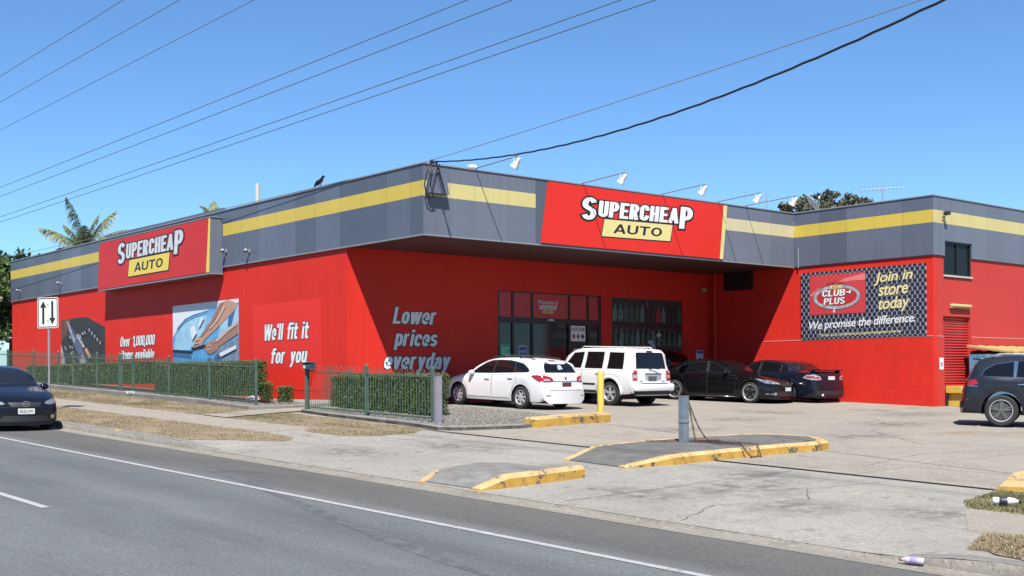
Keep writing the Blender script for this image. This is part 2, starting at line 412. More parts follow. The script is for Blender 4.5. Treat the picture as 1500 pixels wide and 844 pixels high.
def grid_sheet(name, xs, ys, m, zf, label=None, parent=None):
    v = [(x, y, zf(x, y)) for y in ys for x in xs]; nx = len(xs)
    f = [(j * nx + i, j * nx + i + 1, (j + 1) * nx + i + 1, (j + 1) * nx + i) for j in range(len(ys) - 1) for i in range(nx - 1)]
    me = bpy.data.meshes.new(name); me.from_pydata(v, [], f); me.materials.append(m); me.update()
    o = link_mesh(name, me, parent)
    if parent is None: tag(o, label, kind='structure')
    return o
def arange(a, b, s):
    n = max(1, int(round((b - a) / s))); return [a + (b - a) * i / n for i in range(n + 1)]

# ------------------------------------------------------------------ ground, road, driveway, verge
far_x = [-900, -300, -120, -60, -33, -22, -12, -8.85, -4, -0.5, 6, 14, 24, 40, 70, 120, 300, 900]
far_y = [-900, -300, -140, -80, -50, -34, -24, -16, -8, 0, 8, 16, 26, 40, 60, 90, 150, 300, 900]
grid_sheet('ground', far_x, far_y, DIRT, lambda x, y: G(x, y) - 0.16, 'dry brown ground under and around the whole block')
grid_sheet('road', arange(-24, -9.25, 1.0), arange(-90, 140, 2.0), ROAD, lambda x, y: zroad(y), 'grey asphalt road running along the front kerb')
grid_sheet('gutter', [-9.25, -9.05, -8.85], arange(-90, 140, 1.0), GUT, lambda x, y: zroad(y) + (-0.012 if x == -9.05 else 0.004), 'concrete gutter strip between asphalt and kerb')

def line_strip(name, x0, x1, y0, y1, label):
    o = grid_sheet(name, [x0, (x0 + x1) / 2, x1], arange(y0, y1, 1.0), LINEW, lambda x, y: zroad(y) + 0.006, label); return o
line_strip('edge_line', -11.06, -10.95, -60, 100, 'long solid white edge line painted on the road')
line_strip('lane_dash', -14.14, -14.03, -11.6, -2.6, 'short white lane dash painted on the near part of the road')
line_strip('lane_dash', -14.14, -14.03, 6.4, 15.4, 'white lane dash further up the road')
# a dark old skid mark wandering across the edge line
def skid(name, pts, w, label):
    v = []; f = []
    for i, (x, y) in enumerate(pts):
        a = pts[max(0, i - 1)]; b = pts[min(len(pts) - 1, i + 1)]
        t = Vector((b[0] - a[0], b[1] - a[1])).normalized(); n = Vector((-t.y, t.x))
        ww = w * (0.85 + 0.15 * math.sin(i * 2.1)) * (0.25 if i in (0, len(pts) - 1) else 1)
        for s_ in (-1, 1): v.append((x + n.x * ww * s_, y + n.y * ww * s_, zroad(y) + 0.003))
    for i in range(len(pts) - 1): f.append((2 * i, 2 * i + 2, 2 * i + 3, 2 * i + 1))
    me = bpy.data.meshes.new(name); me.from_pydata(v, [], f); me.materials.append(SKID)
    o = link_mesh(name, me); tag(o, label, kind='structure'); return o
SKID = mat('skid_rubber', (0.094, 0.100, 0.103), 0.8, var=0.35, vscale=6, dirt=((0.125, 0.132, 0.137), 7.0, 0.47, 0.6))
skid('skid_mark', [(-10.35, -8.2), (-10.45, -8.9), (-10.6, -9.7), (-10.76, -10.5), (-10.95, -11.3), (-11.2, -12.3), (-11.47, -13.3), (-11.7, -14.2), (-11.9, -15.1), (-12.1, -16.0), (-12.25, -16.7), (-12.4, -17.4), (-12.55, -18.2)], 0.11, 'faint dark tyre mark curving across the edge line')
skid('skid_mark', [(-10.42, -8.5), (-10.25, -8.8), (-10.05, -9.05), (-9.85, -9.3)], 0.045, 'short faint tyre mark between edge line and gutter')

grid_sheet('driveway', arange(-8.85, -3.36, 0.55), arange(-90, 140, 0.5), DRIVE, G, 'pale concrete driveway apron between road and car park')
lip = MB(); ys = arange(-90, 140, 0.6)
for a, b in zip(ys[:-1], ys[1:]):
    v_ = []
    for y_ in (a, b):
        j = 0.006 * math.sin(y_ * 7.3) + 0.005 * math.sin(y_ * 17.1)
        v_ += [(-8.87 + j, y_, zroad(y_) - 0.03), (-8.865 + j, y_, zroad(y_) + lipf(y_) - 0.016), (-8.84, y_, zroad(y_) + lipf(y_) - 0.001)]
    lip.add(v_, [(0, 3, 4, 1), (1, 4, 5, 2)])
tag(lip.build('driveway_lip', GUT, smooth=True), 'worn concrete lip where the driveway meets the gutter', kind='structure')
lot_root = empty('car_park', (0, 0, 0)); tag(lot_root, 'concrete car park in front of the store', kind='structure')
lot_x = [-3.24, 3.1, 9.6, 16.1, 30.0]
lot_y = [-60, -34, -22, -15.6, -9.6, -3.4, 2.6, 4.3]
for i in range(len(lot_x) - 1):
    for j in range(len(lot_y) - 1):
        x0, x1, y0, y1 = lot_x[i] + 0.006, lot_x[i + 1] - 0.006, lot_y[j] + 0.006, lot_y[j + 1] - 0.006
        sub = [(x0, y0)]
        grid_sheet('concrete_slab', arange(x0, x1, 1.2), arange(y0, y1, 1.2), LOT, G, parent=lot_root)
grid_sheet('slab_joint_filler', arange(-3.3, 30, 1.5), arange(-60, 4.5, 1.5), mat('joint_filler', (0.12, 0.11, 0.10), 0.9), lambda x, y: G(x, y) - 0.012, parent=lot_root)
# steel slot between driveway and car park
sl = MB(); ys = arange(-17.9, -5.45, 0.5)
for a, b in zip(ys[:-1], ys[1:]):
    sl.add([(-3.37, a, G(-3.37, a) - 0.03), (-3.23, a, G(-3.23, a) - 0.03), (-3.23, b, G(-3.23, b) - 0.03), (-3.37, b, G(-3.37, b) - 0.03)], [(0, 1, 2, 3)])
    for xx in (-3.365, -3.255):
        sl.add([(xx, a, G(xx, a) + 0.006), (xx + 0.02, a, G(xx, a) + 0.006), (xx + 0.02, b, G(xx, b) + 0.006), (xx, b, G(xx, b) + 0.006),
                (xx, a, G(xx, a) - 0.04), (xx + 0.02, a, G(xx, a) - 0.04), (xx + 0.02, b, G(xx, b) - 0.04), (xx, b, G(xx, b) - 0.04)],
               [(0, 1, 2, 3), (0, 3, 7, 4), (1, 2, 6, 5)])
tag(sl.build('gate_track', STEELD), 'dark steel gate track slot set in the driveway', kind='structure')

# footpath slabs and verge strips
fp = empty('footpath'); tag(fp, 'concrete footpath along the verge', kind='structure')
for (ya, yb) in [(-3.1, 40)]:
    yy = ya
    while yy < yb - 0.2:
        x1a = -5.2; sheet('slab', [(-6.6, yy + 0.008), (x1a, yy + 0.008), (x1a, min(yb, yy + 1.55) - 0.008), (-6.6, min(yb, yy + 1.55) - 0.008)], PATH, 0.010, 0.8, fp, thick=0.08); yy += 1.55
yy = -19.55
for k in range(9):
    a, b = yy - 1.55 * (k + 1) + 0.008, yy - 1.55 * k - 0.008
    sheet('slab', [(-6.9, a - (0.6 if k == 0 else 0)), (-5.25, a), (-5.25, b + (0.95 if k == 0 else 0)), (-6.9, b)], PATH, 0.006, 0.8, fp, thick=0.08)
sheet('path_crossing', [(-3.1, 2.05), (-0.6, 2.05), (-0.6, 3.15), (-3.3, 3.35), (-5.2, 2.6), (-5.2, 1.3)], PATH, 0.030, 0.8, label='short concrete path between the two garden beds')

VERGES = [
    ('verge', [(-8.7, 60), (-8.7, -3.9), (-8.0, -4.2), (-7.0, -4.85), (-6.6, -4.5), (-6.6, 60)], 'dry grass strip between the kerb and the footpath'),
    ('verge', [(-5.2, 60), (-5.2, -2.6), (-5.75, -3.6), (-5.6, -4.65), (-4.9, -5.05), (-4.0, -5.1), (-3.35, -4.6), (-3.1, 1.3), (-3.1, 60)], 'dry grass strip between footpath and fence'),
    ('verge', [(-5.25, -40), (-5.25, -18.65), (-4.75, -18.3), (-3.35, -18.05), (-3.35, -40)], 'patchy grass beside the driveway behind the far footpath'),
    ('verge', [(-8.7, -40), (-8.7, -21.2), (-8.15, -20.25), (-6.9, -19.75), (-6.9, -40)], 'dry grass patch at the kerb right of the driveway'),
]
def ragged(poly, amp=0.07, step=0.22):
    out = []
    for (a, b), (c, d) in zip(poly, poly[1:] + poly[:1]):
        if max(abs(b), abs(d)) > 30: out.append((a, b)); continue
        n = max(1, int(math.dist((a, b), (c, d)) / step)); dx, dy = c - a, d - b; L_ = math.hypot(dx, dy)
        for k in range(n):
            j = 0 if k == 0 else random.uniform(-amp, amp); out.append((a + dx * k / n - dy / L_ * j, b + dy * k / n + dx / L_ * j))
    return out
for nm, poly, lb in VERGES:
    poly = ragged(poly)
    sheet(nm, poly, DIRT, 0.006, 0.9, label=lb)

def in_poly(px, py, poly):
    c = np.zeros(len(px), bool); n = len(poly); j = n - 1
    for i in range(n):
        xi, yi = poly[i]; xj, yj = poly[j]
        cond = ((yi > py) != (yj > py)) & (px < (xj - xi) * (py - yi) / (yj - yi + 1e-12) + xi)
        c ^= cond; j = i
    return c
def scatter(poly, n, ymin=-60, ymax=60):
    xs = [p[0] for p in poly]; ys_ = [max(ymin, min(ymax, p[1])) for p in poly]
    x = rng.uniform(min(xs), max(xs), n * 3); y = rng.uniform(min(ys_), max(ys_), n * 3)
    k = in_poly(x, y, poly); return x[k][:n], y[k][:n]
def blades(name, polys, label):
    Q = []; MI = []
    for poly, n, y0, y1, h, gfrac in polys:
        x, y = scatter(poly, n, y0, y1)
        # clumpy
        keep = (np.sin(x * 3.1 + np.sin(y * 1.7) * 2) + np.sin(y * 2.3 + np.cos(x * 2.9) * 2) + rng.normal(size=len(x)) * 0.8) > -0.8
        x, y = x[keep], y[keep]
        z = np.array([G(a, b) for a, b in zip(x, y)]) + 0.008
        a = rng.uniform(0, 2 * math.pi, len(x)); hh = h * (0.4 + rng.random(len(x))); w = 0.004 + 0.004 * rng.random(len(x))
        lean = rng.normal(size=(len(x), 2)) * hh[:, None] * 0.8
        p0 = np.stack([x - np.cos(a) * w, y - np.sin(a) * w, z], 1); p1 = np.stack([x + np.cos(a) * w, y + np.sin(a) * w, z], 1)
        tx, ty = x + lean[:, 0], y + lean[:, 1]
        p2 = np.stack([tx + np.cos(a) * w * 0.2, ty + np.sin(a) * w * 0.2, z + hh], 1); p3 = np.stack([tx - np.cos(a) * w * 0.2, ty - np.sin(a) * w * 0.2, z + hh], 1)
        Q.append(np.stack([p0, p1, p2, p3], 1))
        gm = (np.sin(x * 1.3 + 1) + np.sin(y * 0.9) + rng.normal(size=len(x)) * 0.5) > (1.6 - 2 * gfrac)
        MI.append(gm.astype(int))
    me = quads_mesh(name, np.concatenate(Q), [GRASS, GRASSG], np.concatenate(MI))
    o = link_mesh(name, me); tag(o, label, 'grass', kind='stuff'); return o
blades('grass', [(VERGES[0][1], 60000, -5, 24, 0.020, 0.10), (VERGES[1][1], 55000, -6, 24, 0.022, 0.16)], 'short dry brown grass on the verge by the fence and parked car')
blades('grass', [(VERGES[2][1], 22000, -24, -18, 0.028, 0.40), (VERGES[3][1], 34000, -25, -19, 0.026, 0.22)], 'patchy dry grass at the right of the driveway')

# oil drips, tyre scuffs and hairline cracks on the paving
def stain_mat(name, col, strength):
    m = bpy.data.materials.new(name); m.use_nodes = True; N = m.node_tree.nodes; L = m.node_tree.links; b = N['Principled BSDF']; b.inputs['Base Color'].default_value = (*col, 1); b.inputs['Roughness'].default_value = 0.8
    tc = N.new('ShaderNodeTexCoord'); ln = N.new('ShaderNodeVectorMath'); ln.operation = 'LENGTH'; mp = N.new('ShaderNodeMapping'); mp.vector_type = 'POINT'
    mp.inputs['Location'].default_value = (-1, -1, 0); mp.inputs['Scale'].default_value = (2, 2, 0); L.new(tc.outputs['Generated'], mp.inputs[0]); L.new(mp.outputs[0], ln.inputs[0])
    r = N.new('ShaderNodeMapRange'); r.inputs['From Min'].default_value = 1.0; r.inputs['From Max'].default_value = 0.15; L.new(ln.outputs['Value'], r.inputs['Value'])
    nz = N.new('ShaderNodeTexNoise'); nz.inputs['Scale'].default_value = 3.5; nz.inputs['Detail'].default_value = 7; nz.inputs['Roughness'].default_value = 0.7; oi = N.new('ShaderNodeObjectInfo'); va = N.new('ShaderNodeVectorMath'); va.operation = 'ADD'
    L.new(tc.outputs['Object'], va.inputs[0]); L.new(oi.outputs['Location'], va.inputs[1]); L.new(va.outputs[0], nz.inputs['Vector'])
    r2 = N.new('ShaderNodeMapRange'); r2.inputs['From Min'].default_value = 0.40; r2.inputs['From Max'].default_value = 0.66; L.new(nz.outputs['Fac'], r2.inputs['Value'])
    mu = N.new('ShaderNodeMath'); mu.operation = 'MULTIPLY'; L.new(r.outputs[0], mu.inputs[0]); L.new(r2.outputs[0], mu.inputs[1]); mu2 = N.new('ShaderNodeMath'); mu2.operation = 'MULTIPLY'; mu2.inputs[1].default_value = strength; L.new(mu.outputs[0], mu2.inputs[0])
    tr = N.new('ShaderNodeBsdfTransparent'); ms = N.new('ShaderNodeMixShader'); L.new(mu2.outputs[0], ms.inputs[0]); L.new(tr.outputs[0], ms.inputs[1]); L.new(b.outputs[0], ms.inputs[2]); out = [n for n in N if n.type == 'OUTPUT_MATERIAL'][0]; L.new(ms.outputs[0], out.inputs['Surface']); return m
OIL = stain_mat('oil_stain', (0.06, 0.056, 0.052), 0.5); OCH = stain_mat('ochre_stain', (0.30, 0.19, 0.09), 0.5)
wear = empty('paving_stains'); tag(wear, 'oil drips and tyre grime on the car park and driveway', kind='structure')
def stain(x, y, rx, ry, m, off=0.0045):
    o = grid_sheet('stain', arange(x - rx, x + rx, 0.6), arange(y - ry, y + ry, 0.6), m, lambda a, b: G(a, b) + off, parent=wear)
for (x, y, rx, ry, m) in [(1.2, -8.2, 1.2, 0.8, OIL), (5.2, -6.5, 1.6, 1.0, OIL), (8.6, -4.8, 1.2, 1.6, OIL), (11.8, -7.5, 2.2, 1.2, OIL), (7.2, -9.6, 1.6, 1.2, OIL), (3.0, -11.5, 1.8, 0.9, OIL), (12.5, -5.6, 1.0, 1.0, OIL), (6.0, -12.2, 1.5, 0.6, OCH),
                          (7.0, -13.0, 2.2, 0.5, OCH), (14.8, -5.6, 1.0, 0.5, OCH), (-5.8, -15.6, 1.6, 1.1, OIL), (-6.8, -17.2, 1.1, 0.8, OIL), (-5.0, -8.0, 1.2, 1.6, OIL), (-7.0, -7.4, 1.0, 1.4, OIL), (-4.4, -14.8, 0.9, 0.9, OIL), (-7.4, -15.0, 0.8, 1.2, OIL), (-5.9, -18.6, 0.8, 0.9, OIL), (-6.0, -12.0, 1.0, 0.7, OIL)]:
    stain(x, y, rx, ry, m)
def crack(pts, w, m):
    mb = MB(); P2 = []
    for (a, b), (c, d) in zip(pts[:-1], pts[1:]):
        n = max(2, int(math.dist((a, b), (c, d)) / 0.18))
        for k in range(n): P2.append((a + (c - a) * k / n + random.uniform(-0.025, 0.025), b + (d - b) * k / n + random.uniform(-0.025, 0.025)))
    P2.append(pts[-1]); v = []
    for i, (x, y) in enumerate(P2):
        a = P2[max(0, i - 1)]; b = P2[min(len(P2) - 1, i + 1)]; t_ = Vector((b[0] - a[0], b[1] - a[1])).normalized(); ww = w * random.uniform(0.5, 1.2)
        v += [(x - t_.y * ww, y + t_.x * ww, G(x, y) + 0.006), (x + t_.y * ww, y - t_.x * ww, G(x, y) + 0.006)]
    mb.add(v, [(2 * i, 2 * i + 2, 2 * i + 3, 2 * i + 1) for i in range(len(P2) - 1)]); return mb.build('crack', m, wear)
CRK = mat('crack_dark', (0.10, 0.095, 0.088), 0.9)
crack([(-8.6, -8.4), (-7.2, -9.0), (-5.6, -8.7), (-3.5, -9.3)], 0.007, CRK); crack([(-8.7, -17.0), (-7.4, -16.4), (-6.1, -16.9), (-5.2, -16.2), (-3.5, -16.5)], 0.006, CRK); crack([(2.2, -13.6), (4.6, -10.8), (6.8, -9.9), (9.0, -8.0)], 0.008, CRK)
crack([(-8.7, -6.2), (-3.6, -6.05)], 0.008, CRK); crack([(-8.6, -14.9), (-3.5, -14.7)], 0.008, CRK); crack([(-2.6, -15.2), (0.5, -14.6), (3.6, -15.4)], 0.006, CRK)
# kerb stones along the gutter
kerb = empty('kerb'); tag(kerb, 'concrete kerb along the road', kind='structure')
def kerb_piece(y0, y1, parent, m, x0=-8.85, x1=-8.69, zmin=None):
    mb = MB(); n = max(1, int(round((y1 - y0) / 0.5))); prof = []
    for i in range(n + 1):
        y = y0 + (y1 - y0) * i / n; top = G(-8.68, y) + 0.012; bot = zroad(y) - 0.1
        prof.append([(x0 - 0.01, y, bot), (x0 + 0.005, y, top - 0.035), (x0 + 0.04, y, top), (x1, y, top + 0.004), (x1, y, bot)])
    v = [p for r_ in prof for p in r_]; f = []
    for i in range(n):
        for k in range(5): f.append((i * 5 + k, i * 5 + (k + 1) % 5, (i + 1) * 5 + (k + 1) % 5, (i + 1) * 5 + k))
    f += [(0, 1, 2, 3, 4), tuple(n * 5 + k for k in range(5))]
    mb.add(v, f); return mb.build('kerb_stone', m, parent)
y = -5.4
first = True
while y < 44:
    L_ = 1.5 if y < -3.5 else 2.4
    if y < -0.7 < y + L_ or (y < -0.5 and y + L_ > -0.5):
        kerb_piece(y + 0.008, -0.83, kerb, KERBC); o = kerb_piece(-0.82, -0.62, kerb, mat('kerb_mark_yellow', (0.62, 0.42, 0.05), 0.7, var=0.2, vscale=9)); o['label'] = 'small yellow painted mark on the kerb'
        kerb_piece(-0.61, y + L_ - 0.008, kerb, KERBC)
    else: kerb_piece(y + 0.008, y + L_ - 0.008, kerb, KERBC)
    y += L_
y = -20.0
for k in range(9): kerb_piece(y - 1.2 * (k + 1) + 0.006, y - 1.2 * k - 0.006, kerb, KERBC)

# ------------------------------------------------------------------ swept edging (beds, islands)
def sweep_piece(p, q, w, h, m, parent, name='kerb_stone', bev=0.03, zoff=(0.0, 0.0), mtop=None, base=0.12, h2=None):
    """a kerb stone from p to q (2-D), w wide to the left of p->q, h high; ends follow the ground"""
    p = Vector(p); q = Vector(q); t = (q - p).normalized(); n = Vector((-t.y, t.x)); p = p + t * 0.004; q = q - t * 0.004
    hs = (h, h if h2 is None else h2); ring = []
    for i, a in enumerate((p, q)):
        g = min(G(a.x, a.y), G(a.x + n.x * w, a.y + n.y * w)); hh = hs[i]; b_ = min(bev, hh * 0.6)
        pr = [(0, -base), (0.0, hh - b_), (b_, hh), (w - b_, hh), (w, hh - b_), (w, -base)]
        ring.append([(a.x + n.x * d, a.y + n.y * d, g + z) for d, z in pr])
    v = ring[0] + ring[1]; f = []; mi = []
    mb = MB()
    for k in range(6):
        mb_f = (k, (k + 1) % 6, 6 + (k + 1) % 6, 6 + k)
        f.append(mb_f)
    mb.add(v, [f[0], f[4], f[5], tuple(range(6)), tuple(range(6, 12))], 0); mb.add(v, [f[1], f[2], f[3]], 1 if mtop else 0)
    # weld
    o = mb.build(name, [m, mtop] if mtop else m, parent)
    bm = bmesh.new(); bm.from_mesh(o.data); bmesh.ops.remove_doubles(bm, verts=bm.verts[:], dist=1e-5)
    bmesh.ops.recalc_face_normals(bm, faces=bm.faces[:]); bm.to_mesh(o.data); bm.free(); return o
def chain_pieces(pts, w, h, m, parent, maxl=1.2, **kw):
    for a, b in zip(pts[:-1], pts[1:]):
        d = math.dist(a, b); n = max(1, int(math.ceil(d / maxl)))
        for i in range(n):
            s0, s1 = i / n, (i + 1) / n
            sweep_piece((a[0] + (b[0] - a[0]) * s0, a[1] + (b[1] - a[1]) * s0), (a[0] + (b[0] - a[0]) * s1, a[1] + (b[1] - a[1]) * s1), w, h, m, parent, **kw)

def pebbles(name, polys, label):
    ico = bmesh.new(); bmesh.ops.create_icosphere(ico, subdivisions=1, radius=1.0); ico.verts.index_update()
    bv = np.array([v.co[:] for v in ico.verts]); bf = np.array([[v.index for v in f.verts] for f in ico.faces]); ico.free()
    Vs = []; Fs = []; base = 0
    for poly, n, y0, y1, zo in polys:
        x, y = scatter(poly, n, y0, y1)
        for a, b in zip(x, y):
            s = 0.009 + 0.013 * random.random(); sc = np.array([s * random.uniform(0.8, 1.3), s * random.uniform(0.8, 1.3), s * random.uniform(0.5, 0.8)])
            ang = random.uniform(0, 6.28); c, d = math.cos(ang), math.sin(ang)
            vv = bv * sc; vv = np.stack([vv[:, 0] * c - vv[:, 1] * d, vv[:, 0] * d + vv[:, 1] * c, vv[:, 2]], 1) + np.array([a, b, G(a, b) + zo + s * 0.3])
            Vs.append(vv); Fs.append(bf + base); base += len(bv)
    me = bpy.data.meshes.new(name); me.from_pydata(np.concatenate(Vs).tolist(), [], np.concatenate(Fs).tolist()); me.materials.append(PEBBLE); me.update()
    o = link_mesh(name, me); tag(o, label, 'gravel', kind='stuff'); return o

BED_R = [(-2.72, 1.85), (-2.95, 0.1), (-3.1, -2.7), (-3.2, -4.9), (-2.8, -5.3), (-1.5, -5.85), (0.6, -5.35), (1.35, -4.8), (1.45, -2.7), (1.5, 1.9)]
BED_L = [(-2.75, 40), (-2.75, 8.0), (-3.15, 5.2), (-3.2, 3.9), (-2.6, 3.55), (-0.4, 3.35), (0.0, 3.35), (0.0, 40)]
bedr = empty('garden_bed'); tag(bedr, 'gravel garden bed under the right hedge', kind='structure')
sheet('soil', BED_R, GRAVELB, 0.07, 0.7, bedr, thick=0.2)
chain_pieces(BED_R[0:6], 0.16, 0.11, KERBC, bedr, 1.0)
chain_pieces([(1.47, -2.7), (1.52, 1.95), (-2.70, 1.9)], 0.14, 0.11, KERBC, bedr, 1.2)
bedl = empty('garden_bed'); tag(bedl, 'gravel garden bed under the left hedges', kind='structure')
sheet('soil', BED_L, GRAVELB, -0.05, 0.9, bedl, thick=0.2)
chain_pieces([(-2.75, 26), (-2.75, 8.0), (-3.15, 5.2), (-3.2, 3.9), (-2.6, 3.5), (-0.1, 3.3)], 0.16, 0.12, KERBC, bedl, 1.2)
pebbles('gravel', [(BED_R, 9500, -7, 2, 0.075)], 'loose pale gravel in the garden bed by the right hedge')
pebbles('gravel', [(BED_L, 5000, 3, 16, -0.045)], 'loose pale gravel in the bed under the left hedges')

# yellow kerb block at the corner of the gravel bed
blk = wroot('kerb_block', (0, -5.4, G(0, -5.4)), 'yellow painted concrete kerb block at the gravel bed corner', 'kerb')
def block_poly(poly, h, m1, m2, name, parent, inset=0.05):
    mb = MB(); n = len(poly); cx = sum(p[0] for p in poly) / n; cy = sum(p[1] for p in poly) / n
    lo = [(x, y, G(x, y) - 0.1) for x, y in poly]; hi = [(x, y, G(x, y) + h - 0.04) for x, y in poly]
    tp = [(x + (cx - x) * inset / max(0.2, math.dist((x, y), (cx, cy))), y + (cy - y) * inset / max(0.2, math.dist((x, y), (cx, cy))), G(x, y) + h) for x, y in poly]
    v = lo + hi + tp; f1 = []; f2 = []
    for i in range(n):
        j = (i + 1) % n; f1.append((i, j, n + j, n + i)); f2.append((n + i, n + j, 2 * n + j, 2 * n + i))
    f2.append(tuple(range(2 * n, 3 * n)))
    mb.add(v, f1, 0); mb.m += [1] * len(f2); mb.f += [tuple(f) for f in f2]
    return mb.build(name, [m1, m2], parent)
block_poly([(-1.15, -5.98), (0.22, -5.77), (0.16, -5.36), (-1.22, -5.56)], 0.22, YKERB, YTOP, 'kerb_stone', blk)
block_poly([(0.24, -5.77), (1.55, -5.56), (1.66, -5.38), (1.5, -5.15), (0.18, -5.36)], 0.22, YKERB, YTOP, 'kerb_stone', blk)

# traffic islands in the driveway mouth
ASPH_B = mat('island_worn_concrete', (0.23, 0.22, 0.205), 0.9, var=0.4, vscale=5, bump=0.9, bscale=40, stain=0.4)
def island_top(name, poly, h, hz, parent, m_=None):
    """poly with per-vertex heights hz"""
    bm = bmesh.new(); vs = [bm.verts.new((x, y, G(x, y) + z)) for (x, y), z in zip(poly, hz)]; bm.faces.new(vs)
    bmesh.ops.triangulate(bm, faces=bm.faces[:])
    r = bmesh.ops.extrude_face_region(bm, geom=bm.faces[:])
    for g in r['geom']:
        if isinstance(g, bmesh.types.BMVert): g.co.z -= h + 0.1
    bmesh.ops.recalc_face_normals(bm, faces=bm.faces[:])
    me = bpy.data.meshes.new(name); bmesh.ops.translate(bm, verts=bm.verts[:], vec=-parent.location); bm.to_mesh(me); bm.free(); me.materials.append(m_ or ASPH_T)
    return link_mesh(name, me, parent)
isA = wroot('traffic_island', (-2.5, -12.0, G(-2.5, -12)), 'longer raised traffic island with yellow kerbs under the chained post', 'traffic island')
near = [(-5.28, -12.74), (-4.3, -12.93), (-3.3, -12.95), (-2.3, -12.98), (-1.5, -13.05), (-0.8, -13.2), (-0.25, -13.1)]
far = [(-5.2, -11.15), (-4.2, -10.85), (-3.0, -10.75), (-1.6, -10.85), (-0.4, -11.2), (0.25, -11.7), (0.35, -12.3), (-0.25, -13.1)]
HA = 0.17
for i, (a, b) in enumerate(zip(near[:-1], near[1:])):
    sweep_piece(a, b, 0.22, 0.03 if i == 0 else HA, YKERB, isA, mtop=YTOP, h2=HA, bev=0.05)
for i, (a, b) in enumerate(zip(far[:-1], far[1:])):
    sweep_piece(b, a, 0.18, HA, YKERB, isA, mtop=YTOP, h2=0.02 if i == 0 else HA, bev=0.05)
topp = [(-5.22, -12.55), (-4.3, -12.75), (-2.3, -12.8), (-0.9, -12.95), (-0.3, -12.85), (0.2, -12.3), (0.1, -11.75), (-0.5, -11.35), (-1.6, -11.0), (-3.0, -10.92), (-4.2, -11.0), (-5.15, -11.28)]
island_top('island_top', topp, 0.17, [0.02, 0.16, 0.165, 0.165, 0.165, 0.165, 0.165, 0.165, 0.165, 0.165, 0.16, 0.02], isA)
isB = wroot('traffic_island', (-7.6, -12.3, G(-7.6, -12.3)), 'shorter scuffed traffic island with broken yellow kerb at the gutter', 'traffic island')
nearB = [(-8.78, -13.38), (-8.25, -13.38), (-7.4, -13.30), (-6.6, -13.2)]
for i, (a, b) in enumerate(zip(nearB[:-1], nearB[1:])):
    sweep_piece(a, b, 0.2, 0.03 if i == 0 else 0.19, YKERB, isB, mtop=YTOP, h2=0.19, bev=0.06)
farB = [(-8.85, -12.0), (-8.25, -11.6), (-7.2, -11.25), (-6.3, -10.95)]
for i, (a, b) in enumerate(zip(farB[:-1], farB[1:])):
    sweep_piece(b, a, 0.12, 0.11 if i < 2 else 0.03, YKERB if i == 0 else ASPH_B, isB, mtop=YTOP if i == 0 else ASPH_B, h2=0.02 if i == 0 else 0.11, bev=0.03)
island_top('island_top', [(-8.72, -13.2), (-8.2, -13.19), (-7.4, -13.11), (-6.7, -13.02), (-6.35, -12.3), (-6.3, -11.1), (-7.2, -11.38), (-8.2, -11.72), (-8.75, -12.1)], 0.15,
           [0.02, 0.17, 0.18, 0.16, 0.04, 0.03, 0.13, 0.13, 0.02], isB, ASPH_B)
# painted kerb end at the right of the driveway
isC = wroot('kerb_block', (-2.0, -18, G(-2, -18)), 'yellow painted kerb nose at the right edge of the driveway', 'kerb')
for a, b, h1, h2 in [((-3.25, -17.95), (-2.5, -17.75), 0.06, 0.17), ((-2.5, -17.75), (-1.3, -17.55), 0.17, 0.17), ((-1.3, -17.55), (0.0, -17.4), 0.17, 0.17)]:
    sweep_piece(b, a, 0.45, h2, YKERB, isC, mtop=YTOP, h2=h1, bev=0.06)

# ------------------------------------------------------------------ lettering helpers
def text_raw(s, offset=0.0, shear=0.0, spacing=1.0, align='CENTER', line=1.0):
    cu = bpy.data.curves.new('t', 'FONT'); cu.body = s; cu.offset = offset; cu.shear = shear; cu.space_character = spacing
    cu.align_x = align; cu.resolution_u = 4; cu.space_line = line; cu.fill_mode = 'FRONT'
    ob = bpy.data.objects.new('t', cu); COL.objects.link(ob)
    dg = bpy.context.evaluated_depsgraph_get(); me = bpy.data.meshes.new_from_object(ob.evaluated_get(dg))
    v = [(p.co.x, p.co.y) for p in me.vertices]; f = [tuple(p.vertices) for p in me.polygons]
    bpy.data.objects.remove(ob); bpy.data.curves.remove(cu); bpy.data.meshes.remove(me)
    return v, f
def text_fit(mb, s, fn, h0, h1, z0, z1, d, offset=0.0, shear=0.0, spacing=1.0, mi=0, outline=None, omi=1, od=-0.003, tilt=0.0, align='CENTER', line=1.0):
    """fit string s into the rectangle on the plane fn(h,z,d); outline: extra offset drawn behind"""
    base = min(offset, 0.02); rem = max(0.0, offset - base) * 1.25
    v, f = text_raw(s, base, shear, spacing, align, line)
    xs = [p[0] for p in v]; ys = [p[1] for p in v]; a, b, c, e = min(xs) - rem, max(xs) + rem, min(ys) - rem, max(ys) + rem
    def tr(p, dd):
        h = h0 + (p[0] - a) / (b - a) * (h1 - h0); z = z0 + (p[1] - c) / (e - c) * (z1 - z0) + tilt * (h - (h0 + h1) / 2); return fn(h, z, dd)
    def copies(rad, dd, m_, n):
        # a bold weight: the same letters laid over each other with small shifts, a hair apart in depth
        sh = [(0, 0)] + ([(rad * math.cos(2 * math.pi * k / n), rad * math.sin(2 * math.pi * k / n)) for k in range(n)] if rad > 1e-4 else [])
        for k, (dx, dy) in enumerate(sh): mb.add([tr((p[0] + dx, p[1] + dy), dd + 0.00012 * k) for p in v], f, m_)
    if outline: copies(rem + outline, d + od - 0.002, omi, 12)
    copies(rem, d, mi, 8)
    return mb
HRATIO = 0.68      # horizontal strokes are thinner than the stems
